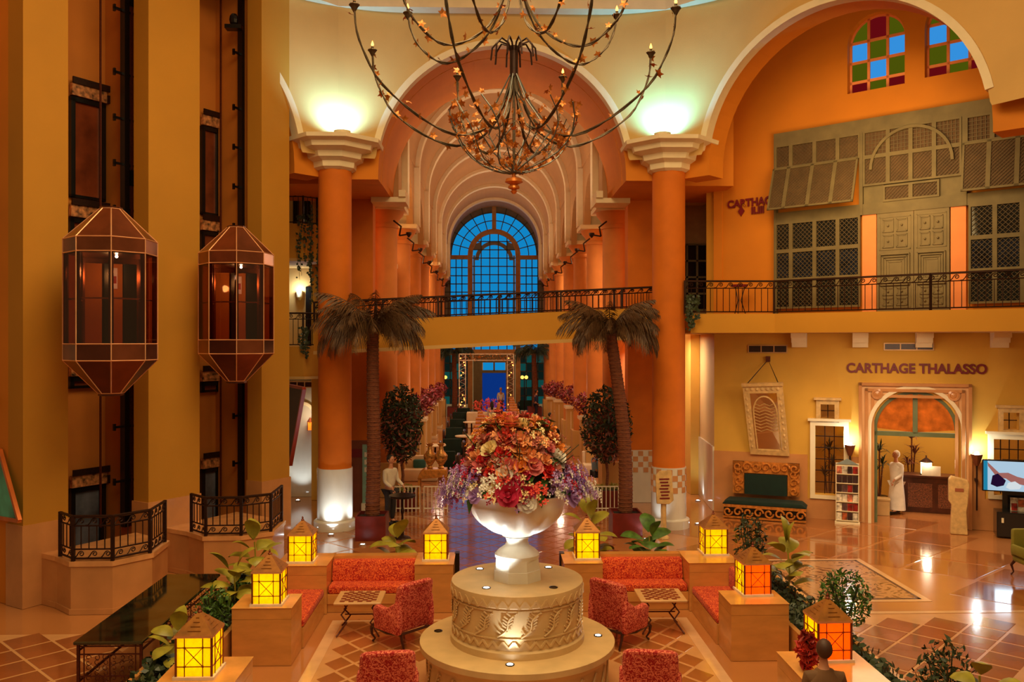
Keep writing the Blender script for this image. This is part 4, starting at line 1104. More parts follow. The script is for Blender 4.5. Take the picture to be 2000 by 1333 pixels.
for i, (x, y, rz, la) in enumerate(LP):
    if i == 0: lan.location = (x, y, PZ); lan.rotation_euler = (0, 0, rz); lan['label'] = la; L_ = lan
    else: L_ = dup(lan, (x, y, PZ), rz, la)
    L_['group'] = 'amber lanterns on the sofa blocks'
    lamp('POINT', (x, y, PZ + .33), 26, (1, .88, .42), .05, name='lantern_light')
    if i >= 6:
        ps = [c for c in L_.children if c.name.startswith('glass_pane')]
        o = ps[0]; me = o.data.copy(); me.materials[0] = m_lpane2; o.data = me

def block(x0, x1, y0, y1, label, h=PZ):
    t = thing('stone_block', label, 'stone block', ((x0 + x1) / 2, (y0 + y1) / 2, 0)); a, b = (x1 - x0) / 2, (y1 - y0) / 2
    MB().box(-a, a, -b, b, 0, h - .18).build('body', m_stone, t)
    MB().box(-a, a, -b, b, h - .176, h - .002).build('top_course', m_stone, t)
    MB().box(-a - .012, a + .012, -b - .012, b + .012, h - .002, h).build('cap', mat('block_cap', (224, 158, 84), .25, coat=.3), t)
    return t
for sg, sd in ((-1, 'left'), (1, 'right')):
    f = (lambda a, b: (a, b)) if sg < 0 else (lambda a, b: (MX(b), MX(a)))
    e = 0 if sg < 0 else .12
    a, b = f(-4.0, -3.08); block(a, b + (0.1 if sg > 0 else 0), 10.2, 11.3, f'stone block under the nearest {sd} lantern')
    a, b = f(-3.96, -3.05); block(a, b, 13.36, 14.1, f'tall marble block ending the {sd} side sofa')
    a, b = f(-3.92, -2.98); block(a, b, 15.87, 16.8, f'marble block in the corner of the {sd} sofa')
    a, b = f(-1.37, -.66); block(a, b, 15.9, 16.8, f'marble block at the inner end of the {sd} back sofa')
    # back sofa
    a, b = f(-2.98, -1.37)
    t = thing('built_in_sofa', f'red damask back sofa built into marble between two blocks on the {sd}', 'sofa', ((a + b) / 2, 16.3, 0)); h = (b - a) / 2 - .003
    MB().box(-h, h, -.33, .28, 0, .33).build('marble_base', m_stone, t); MB().box(-h, h, -.36, -.33, .16, .33).build('base_lip', m_stone, t)
    MB().rbox(-h, h, -.33, .22, .33, .47, .04).build('seat_cushion', m_red, t, smooth=True)
    bc = MB().rbox(-h, h, -.09, .09, 0, .38, .04); bc.v = [(v[0], v[1] + .13 + v[2] * .25, v[2] + .46) for v in bc.v]; bc.build('back_cushion', m_red, t, smooth=True)
    MB().box(-h, h, .28, .5, 0, PZ - .0).build('back_wall', m_stone, t)
    a, b = f(-3.92, -3.02)
    t = thing('built_in_sofa', f'red damask side sofa on a low marble base along the {sd} of the seating', 'sofa', ((a + b) / 2, 14.98, 0)); h = (b - a) / 2; s_ = -sg
    L2 = .885
    MB().box(-h, h, -L2 + .02, L2, 0, .33).build('marble_base', m_stone, t)
    u0, u1 = (-h + .18, h) if sg < 0 else (-h, h - .18)
    MB().rbox(u0, u1, -L2 + .02, L2, .33, .47, .04).build('seat_cushion', m_red, t, smooth=True)
    v0, v1 = (-h, -h + .22) if sg < 0 else (h - .22, h)
    MB().rbox(v0, v1, -L2 + .02, L2, .45, .84, .05).build('back_cushion', m_red, t, smooth=True)
    # corner seat in front of corner block
    if True:
        a, b = f(-4.80, -4.02); x0_, x1_ = a, b
        t = thing('planter_trough', f'low marble planting trough behind the {sd} side sofa', 'planter', ((a + b) / 2, 13.6, 0)); h = (b - a) / 2
        mb = MB()
        for (p, q, r_, s2) in ((-h, -h + .08, -3.3, 3.3), (h - .08, h, -3.3, 3.3), (-h + .08, h - .08, -3.3, -3.22), (-h + .08, h - .08, 3.22, 3.3)): MB().box(p, q, r_, s2, 0, .5).build('wall_panel', m_stone, t)
        MB().box(-h + .08, h - .08, -3.22, 3.22, .38, .42).build('soil', m_soil, t)
        rg_ = random.Random(int(a * 10) + 50); gm = MB()
        for q_ in range(1500):
            p_ = Vector((rg_.uniform(-h + .08, h - .08), rg_.uniform(-3.2, 3.2), .43 + .26 * rg_.random() ** 1.5)); a_ = Vector((rg_.gauss(0, 1), rg_.gauss(0, 1), rg_.gauss(0, 1))).normalized() * .06; b_ = a_.orthogonal() * .45; gm.add([p_ - a_, p_ + b_, p_ + a_, p_ - b_], [(0, 1, 2, 3)])
        gm.build('ground_cover', m_leafd, t, kind='stuff')

# small chess tables
def chess_table(x, y, rz, label):
    t = thing('chess_table', label, 'table', (x, y, 0), rz)
    MB().rbox(-.40, .40, -.36, .36, .56, .60, .01, 1).build('table_top', mat('travertine', (214, 166, 112), .3, var=.08), t)
    me = smesh(MB().box(-.042, .042, -.042, .042, 0, .006), 'chess_square', mat('dark_square', (136, 66, 40), .3))
    for i in range(8):
        for j in range(8):
            if (i + j) % 2 == 0: put('chess_square', me, t, loc=((i - 3.5) * .075, (j - 3.5) * .075, .60))
    for sx in (-1, 1):
        for sy in (-1, 1):
            pts = [(sx * .30, sy * .06, .56), (sx * .22, sy * .12, .44), (sx * .30, sy * .16, .34), (sx * .20, sy * .20, .22), (sx * .32, sy * .26, .06), (sx * .36, sy * .30, .014)]
            MB().tube(pts, .016, 5).build('leg', m_iron2, t)
    MB().tube([(-.26, 0, .30), (.26, 0, .30)], .012, 5).build('stretcher', m_iron2, t)
    return t
chess_table(-2.22, 14.9, 0, 'small chessboard table on iron legs before the left sofas'); chess_table(2.98, 14.9, 0, 'small chessboard table on iron legs before the right sofas')

# armchairs (front = -y)
def armchair(x, y, rz, label, m):
    t = thing('armchair', label, 'armchair', (x, y, 0), rz, 'red damask armchairs round the urn')
    MB().rbox(-.33, .33, -.36, .28, .27, .46, .06).build('seat', m, t, smooth=True)
    out = [(-.33, .30), (-.36, .8), (-.35, 1.02)] + [(.34 * sin(a), 1.04 + .07 * cos(a)) for a in [-1.25 + 2.5 * i / 8 for i in range(9)]] + [(.35, 1.02), (.36, .8), (.33, .30)]
    MB().bvprism(out, .20, .34, .045, 2, tilt=lambda v: Vector((v.x, v.y + (v.z - .3) * .16 + .10 * (abs(v.x) / .36) ** 2 * -1.0, v.z))).build('backrest', m, t, smooth=True)
    for s_ in (-1, 1):
        ar = MB().bvprism([(-.30, .26), (-.34, .60), (-.26, .66), (.0, .64), (.30, .82), (.34, .5), (.32, .26)], 0, .11, .035, 2)
        ar.v = [(s_ * .34 + v[1] * 1 - .055, v[0], v[2]) for v in ar.v]
        ar.f = [f[::-1] for f in ar.f]
        ar.build('armrest', m, t, smooth=True)
        MB().tube([(s_ * .32, -.36, .30), (s_ * .36, -.40, .24), (s_ * .35, -.40, .14), (s_ * .31, -.36, .06), (s_ * .33, -.40, .014)], [.035, .032, .022, .016, .022], 7).build('leg', m_dkwood, t, smooth=True)
        MB().tube([(s_ * .29, .28, .28), (s_ * .30, .32, .16), (s_ * .30, .38, .014)], [.03, .022, .018], 7).build('leg', m_dkwood, t, smooth=True)
    fr = MB(); fr.tube([(-.34, -.36, .27), (-.2, -.385, .245), (0, -.39, .22), (.2, -.385, .245), (.34, -.36, .27)], .026, 6)
    for s_ in (-1, 1): fr.tube([(s_ * .35, -.36, .27), (s_ * .36, 0, .24), (s_ * .31, .3, .27)], .024, 6)
    fr.tube([(-.31, .3, .27), (.31, .3, .27)], .024, 6); fr.build('seat_frame', m_dkwood, t)
    return t
armchair(-1.42, 14.35, atan2(-.62, -.78) + PI / 2 + PI * 0 + .0 - .9 - .55, 'red damask armchair left of the urn beside the left chess table', m_red2)
armchair(2.16, 14.3, -(atan2(-.62, -.78) + PI / 2 - .9 - .55), 'red damask armchair right of the urn beside the right chess table', m_red2)
armchair(-1.32, 11.25, PI + .12, 'red damask armchair cut by the bottom edge, left of the urn', m_red2)
armchair(2.10, 11.2, PI - .15, 'red damask armchair cut by the bottom edge, right of the urn', m_red2)

# ================================================================ FOUNTAIN BASE, URN, FLOWERS
UX, UY = UC
t = thing('urn_pedestal', 'two tier round carved limestone pedestal with recessed spotlights in the centre', 'pedestal', (UX, UY, 0))
MB().lathe([(1.28, 0), (1.30, .5), (1.36, .58), (1.41, .62), (1.41, .70), (1.39, .71), (.96, .71)], 64).build('lower_tier', m_carv, t, smooth=True)
MB().lathe([(.97, .71), (.97, .80), (.93, .83), (.93, 1.38), (.96, 1.41), (.96, 1.50), (.95, 1.56), (.40, 1.565)], 64).build('drum', m_carv, t, smooth=True)
# relief: zigzags and leaves
rel = MB()
def onr(r, a, z): return (r * cos(a), r * sin(a), z)
N = 40
for i in range(N):
    a0, a1, am = 2 * PI * i / N, 2 * PI * (i + 1) / N, 2 * PI * (i + .5) / N
    rel.bar(onr(.955, a0, 1.40), onr(.955, am, 1.50), .022, .03); rel.bar(onr(.955, am, 1.50), onr(.955, a1, 1.40), .022, .03)
    rel.bar(onr(.94, a0, .86), onr(.94, am, .95), .022, .03); rel.bar(onr(.94, am, .95), onr(.94, a1, .86), .022, .03)
for k in range(64): rel.bar(onr(.935, 2 * PI * k / 64, .985), onr(.935, 2 * PI * (k + 1) / 64, .985), .02); rel.bar(onr(.94, 2 * PI * k / 64, 1.36), onr(.94, 2 * PI * (k + 1) / 64, 1.36), .02)
rel.build('zigzag_relief', m_carv, t, kind='stuff')
lf = MB()
for i in range(18):
    a = 2 * PI * i / 18
    pts = [onr(.94, a + .30 * (u - .5) + .05 * sin(u * 6), 1.01 + .32 * u) for u in [k / 8 for k in range(9)]]
    lf.tube(pts, .014, 5)
    for k in range(1, 8):
        u = k / 8
        for s_ in (-1, 1):
            lf.bar(onr(.935, a + .30 * (u - .5) + .05 * sin(u * 6), 1.01 + .32 * u), onr(.95, a + .30 * (u - .5) + .05 * sin(u * 6) + s_ * .075, 1.01 + .32 * u + .05), .012, .02)
lf.build('leaf_relief', m_carv, t, kind='stuff')
r3 = MB()
for i in range(26):
    a = 2 * PI * i / 26
    r3.tube([onr(1.305, a + .2 * (u - .5), .05 + .42 * u) for u in [k / 6 for k in range(7)]], .018, 5)
    for k in range(1, 6):
        u = k / 6; r3.bar(onr(1.30, a + .2 * (u - .5), .05 + .42 * u), onr(1.31, a + .2 * (u - .5) + .06, .10 + .42 * u), .014, .02)
r3.build('lower_relief', m_carv, t, kind='stuff')
def spot_can(px, py, z, on, tgt=None, en=30, off=0):
    p = FL(px, py, z); q = (p.x - UX, p.y - UY, z)
    MB().lathe([(.062, 0), (.062, .006), (.045, .008), (.045, .002)], 16, q).build('spot_ring', m_black, t)
    if on:
        MB().lathe([(.042, .003), (.03, .009), (.005, .010)], 12, q).build('spot_lens', m_wbulb, t)
        lamp('SPOT', (p.x, p.y, z + .03), en, COOL, .04, target=tgt, spot=80, blend=.7, name='pedestal_spot')
    else: MB().lathe([(.042, .003), (.005, .004)], 12, q).build('spot_lens', m_darkgl, t)
spot_can(937, 1112, 1.565, True, (UX - .1, UY, 2.6), 70); spot_can(1071, 1109, 1.565, True, (UX + .1, UY, 2.6), 22)
spot_can(950, 1149, 1.565, True, (UX - .12, UY, 2.55), 110); spot_can(1081, 1148, 1.565, False)
spot_can(856, 1233, .715, False); spot_can(1168, 1242, .715, True, (UX + .55, UY, 1.6), 22); spot_can(996, 1299, .715, True, (UX - .05, UY - .90, 1.55), 34)
# urn
t = thing('urn', 'huge white gadrooned pedestal bowl lit from below in the centre', 'urn', (UX, UY, 1.565))
oc = MB().lathe([(.365, 0), (.355, .15), (.34, .155), (.33, .31)], 8); o = oc.build('octagonal_foot', m_white, t); o.rotation_euler = (0, 0, PI / 8)
MB().lathe([(.32, .31), (.325, .36), (.28, .41), (.18, .48), (.155, .54), (.17, .60), (.22, .62)], 32).build('stem', m_white, t, smooth=True)
def gad(a, z):
    k = min(1, max(0, (z - .63) / .15)) * (1 if z < 1.0 else .4); return 1 + .10 * k * (abs(cos(a * 5)) - .6)
prof = [(.17, .60)] + [(.68 * sin(u), .62 + .52 * (1 - cos(u))) for u in [PI / 2 * k / 12 for k in range(3, 12)]] + [(.675, 1.10), (.672, 1.2), (.69, 1.24), (.64, 1.24), (.60, 1.16), (.3, 1.05), (.01, 1.05)]
MB().lathe(prof, 80, fn=gad).build('bowl', m_white, t, smooth=True)
# flowers
def petal_mesh(kind):
    mb = MB()
    if kind == 'rose':
        for ring, (n, r, h, tl) in enumerate(((6, .062, .012, 1.0), (5, .042, .03, .55), (4, .022, .042, .25))):
            for i in range(n):
                a = 2 * PI * i / n + ring * .5; c, s = cos(a), sin(a); w_ = r * .62
                p = [(0, 0, 0), (c * r * .55 - s * w_, s * r * .55 + c * w_, h), (c * r * 1.0 - s * w_ * .75, s * r * 1.0 + c * w_ * .75, h + .010 * (1 + ring)), (c * r * 1.18, s * r * 1.18, h + .010 * (1 + ring)), (c * r * 1.0 + s * w_ * .75, s * r * 1.0 - c * w_ * .75, h + .010 * (1 + ring)), (c * r * .55 + s * w_, s * r * .55 - c * w_, h)]
                mb.add(p, [(0, 1, 2, 3, 4, 5)])
        mb.sphere((0, 0, .03), .018, 5, 4)
    elif kind == 'lily':
        for i in range(6):
            a = PI / 3 * i; c, s = cos(a), sin(a); w_ = .024
            mb.add([(0, 0, 0), (c * .045 - s * w_, s * .045 + c * w_, .03), (c * .10, s * .10, .035), (c * .045 + s * w_, s * .045 - c * w_, .03)], [(0, 1, 2, 3)])
        mb.tube([(0, 0, 0), (0, 0, .05)], .006, 4)
    elif kind == 'spray':
        rr = random.Random(5)
        mb.tube([(0, 0, -.05), (0, 0, .03)], .012, 4)
        for i in range(22):
            p = Vector((rr.gauss(0, .05), rr.gauss(0, .05), rr.gauss(.02, .035)))
            for k in range(4):
                a = PI / 2 * k + rr.random(); mb.add([p, p + Vector((cos(a) * .02 - sin(a) * .01, sin(a) * .02 + cos(a) * .01, .008)), p + Vector((cos(a) * .03, sin(a) * .03, 0)), p + Vector((cos(a) * .02 + sin(a) * .01, sin(a) * .02 - cos(a) * .01, .008))], [(0, 1, 2, 3)])
    elif kind == 'leaf':
        for i in range(3):
            a = 2 * PI * i / 3; c, s = cos(a), sin(a); w_ = .03
            mb.add([(0, 0, 0), (c * .06 - s * w_, s * .06 + c * w_, .02), (c * .13, s * .13, -.01), (c * .06 + s * w_, s * .06 - c * w_, .02)], [(0, 1, 2, 3)])
    return mb
FC = dict(peach=(236, 158, 104), red=(200, 24, 24), coral=(232, 84, 70), pink=(226, 120, 122), magenta=(190, 26, 70), cream=(238, 214, 160), white=(236, 230, 222), lilac=(190, 150, 214), violet=(158, 120, 200), orange=(232, 140, 50), dusty=(186, 104, 92))
fm = {k: mat('petal_' + k, v, .6, var=.18, scale=30) for k, v in FC.items()}
def msh(kind, col): 
    key = kind + col
    if key not in _tm: _tm[key] = smesh(petal_mesh(kind), {'rose': 'rose', 'lily': 'lily', 'spray': 'blossom_spray', 'leaf': 'leaf_sprig'}[kind], m_leaf if kind == 'leaf' else fm[col])
    return _tm[key]
t = thing('flower_arrangement', 'large domed bouquet of roses, lilies and lilac sprays in the white urn', 'flowers', (UX, UY, 2.84))
MB().sphere((0, 0, .10), .55, 16, 10, (1.05, 1.05, 1.15)).build('foliage_core', m_leafd, t, smooth=True)
RF = random.Random(11)
def fl(kind, col, p, nrm, s):
    q = Vector(nrm).to_track_quat('Z', 'Y').to_euler(); q.rotate_axis('Z', RF.uniform(0, 6))
    put(msh(kind, col).name.split('.')[0], msh(kind, col), t, loc=p, rot=q, sc=s * (1.3 if kind in ('rose', 'leaf') else 1), kind='stuff' if kind == 'spray' else None)
cnt = 0
for i in range(285):
    a = RF.uniform(0, 2 * PI); u = RF.random() ** .8   # u 0 bottom rim, 1 top
    if RF.random() < .55: a = RF.uniform(PI * 1.0, PI * 2.0)
    z = -.05 + 1.05 * u; prof = .86 * (1 - max(0, z) / 1.22) ** .62 if z > 0 else .80
    rad = prof * RF.uniform(.86, 1.02); side = abs(cos(a))
    if u < .35: rad *= 1 + .18 * side
    p = Vector((rad * cos(a), rad * sin(a) * .92, z)); nn = Vector((cos(a), sin(a), .2 + u)).normalized() if u < .9 else Vector((0, 0, 1))
    if u < .12: col = RF.choice(['white', 'white', 'cream', 'magenta', 'lilac']); kind = RF.choice(['rose', 'spray', 'leaf'])
    elif u < .32:
        if side > .6: col = RF.choice(['lilac', 'lilac', 'violet', 'white', 'magenta']); kind = 'spray'
        else: col = RF.choice(['white', 'magenta', 'coral', 'lilac', 'white', 'cream']); kind = RF.choice(['rose', 'rose', 'lily', 'leaf', 'spray'])
    elif u < .62: col = RF.choice(['peach', 'red', 'cream', 'orange', 'magenta', 'cream', 'dusty', 'pink', 'peach', 'white']); kind = RF.choice(['rose', 'rose', 'rose', 'lily', 'leaf', 'leaf'])
    else: col = RF.choice(['dusty', 'peach', 'coral', 'red', 'pink', 'dusty', 'orange', 'cream']); kind = RF.choice(['rose', 'rose', 'lily', 'spray', 'leaf', 'lily'])
    fl(kind, col, p, nn, RF.uniform(1.1, 1.9) * (1.15 if kind == 'rose' else 1))
for sg in (-1, 1):
    for k in range(11):
        u = k / 10; p = Vector((sg * (.66 + .36 * u), -.25 - .1 * sin(u * 3) + RF.uniform(-.05, .05), (.22 if sg > 0 else .18) - .22 * u + RF.uniform(-.08, .08)))
        fl('spray', RF.choice(['lilac', 'violet', 'lilac', 'white']), p, (sg, -.4, .3), 1.5)
twg = MB()
for i in range(24):
    a = RF.uniform(PI, 2 * PI); b = RF.uniform(.3, 1.2); d_ = Vector((cos(a) * cos(b), sin(a) * cos(b), sin(b))); twg.tube([d_ * .5, d_ * 1.05 + Vector((0, 0, .12))], .006, 4)
twg.build('twigs', m_leafd, t, kind='stuff')

# ================================================================ CHANDELIER
HX, HYc = .36, 12.4
t = thing('chandelier', 'large wrought iron branch chandelier with gilded leaves and a leafy wire globe', 'chandelier', (HX, HYc, 0))
def zat(py, d=12.4): return EYE + (HY - py) * d / F
stem = MB().tube([(0, 0, 11.2), (0, 0, 14.6)], .035, 8).tube([(0, 0, zat(330)), (0, 0, zat(140))], .02, 6); stem.build('stem', m_bronze, t)
hub = MB()
for i in range(10):
    a = 2 * PI * i / 10; c, s = cos(a), sin(a)
    hub.tube([(c * .04, s * .04, zat(145)), (c * .05, s * .05, zat(100)), (c * .10, s * .10, zat(86)), (c * .22, s * .22, zat(80)), (c * .31, s * .31, zat(94)), (c * .33, s * .33, zat(118))], .014, 5)
hub.tube([(0, 0, zat(150)), (0, 0, zat(90))], .06, 10); hub.build('hub', m_iron, t)
leafm = MB(); pts = []
for i in range(10):
    a = 2 * PI * i / 10; r_ = (.055 if i % 2 == 0 else .028); pts.append((r_ * cos(a), r_ * sin(a), .008 * (i % 2)))
leafm.add([(0, 0, .012)] + pts, [(0, 1 + i, 1 + (i + 1) % 10) for i in range(10)]); leafmesh = smesh(leafm, 'gilded_leaf', m_gleaf)
RC = random.Random(5); nleaf = 0
def leaf(p, s=1.0):
    s *= 1.25
    put('gilded_leaf', leafmesh, t, loc=p, rot=(RC.uniform(0, 3), RC.uniform(0, 3), RC.uniform(0, 6)), sc=s * RC.uniform(.7, 1.2))
def bez(P, n=18):
    out = []
    P = [Vector(p) for p in P]
    Q = [P[0] * 2 - P[1]] + P + [P[-1] * 2 - P[-2]]
    for i in range(1, len(Q) - 2):
        for k in range(n // (len(P) - 1) + 1):
            u = k / (n // (len(P) - 1) + 1); a, b, c, d = Q[i - 1:i + 3]
            out.append(.5 * ((2 * b) + (c - a) * u + (2 * a - 5 * b + 4 * c - d) * u * u + (3 * b - a - 3 * c + d) * u ** 3))
    out.append(P[-1]); return out
candlem = MB().lathe([(.012, -.10), (.05, -.03), (.075, 0), (.07, .01), (.02, .015), (.02, .06), (.015, .06)], 8)
cand = smesh(candlem, 'candle_cup', m_bronze); flam = smesh(MB().lathe([(.012, 0), (.022, .025), (.016, .05), (.003, .085)], 8), 'candle_bulb', m_cbulb)
for tier, (Rr, prof_, z_end) in enumerate((
        (2.33, [(.03, 8.9), (.08, 8.65), (.25, 8.25), (.5, 8.0), (.91, 7.9), (1.43, 8.1), (1.95, 8.48), (2.17, 8.82), (2.3, 9.15), (2.33, 9.47)], 9.47),
        (1.72, [(.03, 10.6), (.15, 10.0), (.4, 9.5), (.8, 9.2), (1.15, 9.16), (1.5, 9.42), (1.66, 9.7), (1.72, 9.96)], 9.96))):
    for i in range(8):
        a = PI / 8 + i * PI / 4 + (0 if tier == 0 else .0); c, s = cos(a), sin(a)
        if tier and 1.1 < a < 2.0: continue
        P = bez([(r_ * c, r_ * s, z) for r_, z in prof_], 26)
        # two twisted strands
        st = MB(); tw_ = []
        for sgn in (0, PI):
            st.tube([p + Vector((-s, c, 0)) * .012 * cos(k * 1.1 + sgn) + Vector((0, 0, .012 * sin(k * 1.1 + sgn))) for k, p in enumerate(P)], .012, 5)
        st.build('branch_arm', m_bronze, t)
        put('candle_cup', cand, t, loc=(Rr * c, Rr * s, prof_[-1][1] + .02)); put('candle_bulb', flam, t, loc=(Rr * c, Rr * s, prof_[-1][1] + .08))
        for k in range(5, len(P)):
            if RC.random() < .42: leaf(P[k] + Vector((RC.uniform(-.06, .06), RC.uniform(-.06, .06), RC.uniform(-.02, .07))))
# wire globe bowl
zr, zbm, Rg = zat(215), zat(338), .93
wires = MB()
for i in range(12):
    a = 2 * PI * i / 12; P = []
    for k in range(9):
        u = PI / 2 * k / 8; P.append((Rg * cos(u) * cos(a + .25 * sin(3 * u)), Rg * cos(u) * sin(a + .25 * sin(3 * u)), zr - (zr - zbm) * sin(u)))
    wires.tube(P, .010, 4)
for i in range(26):
    a = RC.uniform(0, 2 * PI); u = RC.uniform(0, 1.2); P = []
    for k in range(6): P.append((Rg * cos(u) * cos(a), Rg * cos(u) * sin(a), zr - (zr - zbm) * sin(u))); a += .13; u = max(0, min(1.4, u + RC.uniform(-.2, .2)))
    wires.tube(P, .005, 3)
for i in range(6):
    a = PI / 3 * i + .2; wires.tube([(.05 * cos(a), .05 * sin(a), zat(145)), (.25 * cos(a), .25 * sin(a), zat(200)), (.55 * cos(a), .55 * sin(a), zat(250)), (.3 * cos(a), .3 * sin(a), zat(300)), (0, 0, zbm)], .011, 5)
wires.build('wire_globe', mat('grey_iron_wire', (96, 96, 92), .4, .5), t)
have = sum(1 for c in t.children if c.name.startswith('gilded_leaf'))
for i in range(296 - have):
    a = RC.uniform(0, 2 * PI); u = math.asin(RC.random()) * .98; rr = RC.uniform(.92, 1.02)
    leaf(Vector((Rg * rr * cos(u) * cos(a), Rg * rr * cos(u) * sin(a), zr + .1 - (zr - zbm + .08) * sin(u))), .9)
xl = MB()
for i in range(120):
    a = RC.uniform(0, 2 * PI); u = math.asin(RC.random()) * .98; rr = RC.uniform(.94, 1.01); xl.M = Matrix.Translation((Rg * rr * cos(u) * cos(a), Rg * rr * cos(u) * sin(a), zr + .06 - (zr - zbm + .04) * sin(u))) @ Euler((RC.uniform(0, 3), RC.uniform(0, 3), RC.uniform(0, 6))).to_matrix().to_4x4() @ Matrix.Scale(1.1, 4)
    xl.add(leafm.v, leafm.f)
xl.build('gilded_foliage', m_gleaf, t, kind='stuff')
MB().lathe([(.02, zbm), (.03, zat(346)), (.12, zat(350)), (.13, zat(356)), (.05, zat(361)), (.08, zat(364)), (.085, zat(368)), (.03, zat(371)), (.05, zat(374)), (.02, zat(379))], 16).build('finial', mat('gilded_finial', (220, 130, 60), .3, .6), t, smooth=True)
MB().lathe([(.9, 0), (.9, .02)], 3) if False else None
# ================================================================ UPLIGHTS
for (x, y, sx, la, en) in ((VL[0], VL[1], 1, 'small uplight dish on the left capital', 620), (VR[0], VR[1], -1, 'small uplight dish on the right capital', 760)):
    d = Vector((OC.x - x, OC.y - y)).normalized(); p = Vector((x, y)) + d * .85
    o = MB().lathe([(.10, 0), (.20, .05), (.22, .12), (.17, .12), (.10, .06), (.01, .06)], 16).build('uplight', m_trim, loc=(p.x, p.y, 10.345)); tag(o, la, 'light')
    q = Vector((x, y)) + d * .35
    lamp('SPOT', (p.x, p.y, 10.5), en, (.10, .62, 1.0) if sx < 0 else (.24, .66, 1.0), .08, target=(q.x, q.y, 11.5), spot=150, blend=.9, name='capital_uplight')
def floor_spot(x, y, z, tgt, en, la, col=COOL):
    o = MB().lathe([(.09, 0), (.09, .03), (.06, .035), (.055, .02), (.005, .02)], 14).build('floor_uplight', m_wbulb if False else mat('steel_ring', (200, 200, 200), .3, .8), loc=(x, y, z)); tag(o, la, 'light')
    MB().lathe([(.05, .022), (.03, .034), (.004, .036)], 12).build('lens', m_wbulb, o)
    lamp('SPOT', (x, y, z + .08), en, col, .04, target=tgt, spot=75, blend=.8, name='floor_spot')
floor_spot(VL[0] + .05, VL[1] - .85, 0, (VL[0], VL[1], 1.1), 110, 'floor spotlight washing the front of the left marble column foot')
floor_spot(VL[0] + .80, VL[1] - .25, 0, (VL[0] + .2, VL[1], 1.4), 80, 'floor spotlight at the right side of the left column foot')
floor_spot(VL[0] - .75, VL[1] - .35, 0, (VL[0] - .2, VL[1], 1.4), 14, 'floor spotlight at the left side of the left column foot')
floor_spot(VR[0] - .55, VR[1] - .7, 0, (VR[0] - .1, VR[1], 1.6), 22, 'floor spotlight left of the right column foot')
floor_spot(VR[0] + .85, VR[1] + .2, 0, (VR[0] + .2, VR[1], 1.6), 40, 'floor spotlight right of the right column foot')
floor_spot(3.95, 26.0, 0, (3.9, 26.7, 1.2), 30, 'floor spotlight before the right square pier')
floor_spot(6.55, 26.8, 0, (7.1, 27.8, 1.3), 50, 'floor spotlight in the right corridor')

# ================================================================ LEFT GALLERY (between shafts and left column)
MB().box(-10, -4.75, 28.6, 28.9, 0, 13).build('wall_gallery_left', m_cream, kind='structure')
for (pt, pb, ps, zz, la, lb) in ((372, 437, 505, 1, 'upper curved side balcony left of the left column', 'dark iron railing of the upper side balcony'), (612, 677, 736, 0, 'lower side balcony left of the left column', 'dark iron railing of the lower side balcony')):
    Yb = 26.0; z1 = AY(600, pb, Yb).z; z0 = AY(600, ps, Yb).z; zr = AY(600, pt, Yb).z
    t = thing('side_balcony', la, 'balcony', (-6.4, Yb, 0)); xr = AY(622, 500, Yb).x + 6.4
    poly = [(-2.6, 0), (xr - .45, 0), (xr - .05, .35), (xr + .02, .9), (xr + .02, 2.6), (-2.6, 2.6)]
    MB().prism(poly, z0, z1).build('slab', m_gold, t); MB().prism([(p[0] + .04, p[1] - .04) for p in poly], z0 - .08, z0).build('lower_lip', m_cream, t)
    r_ = thing('side_railing', lb, 'railing', (-6.4, Yb, z1)); railing(r_, [(-2.6, .05, 0), (xr - .47, .05, 0), (xr - .12, .37, 0), (xr - .05, .9, 0)], zr - z1, .18, .15, m=m_iron)
p = AY(585, 575, 28.5)
t = thing('wall_sconce', 'bright white wall sconce on the left gallery wall between two balconies', 'wall lamp', tuple(p)); MB().lathe([(.04, -.2), (.09, -.1), (.11, .1), (.08, .12)], 10).build('shade', m_trim, t); MB().sphere((0, 0, .12), .05, 8, 6).build('bulb', m_wbulb, t)
lamp('POINT', (p.x, p.y - .15, p.z + .15), 30, COOL, .05)
p0, p1 = AY(597, 560, 28.5), AY(613, 612, 28.5); o = MB().box(p0.x, p1.x + .2, 28.5, 28.59, z1, p0.z).build('window_9', m_darkgl, kind='structure')
p0, p1 = AY(568, 387, 28.5), AY(606, 437, 28.5)
for (a, b) in ((572, 583), (590, 606)):
    q0, q1 = AY(a, 388, 28.5), AY(b, 437, 28.5); MB().box(q0.x, q1.x, 28.5, 28.59, q1.z, q0.z).build('window_10', m_darkgl, kind='structure')
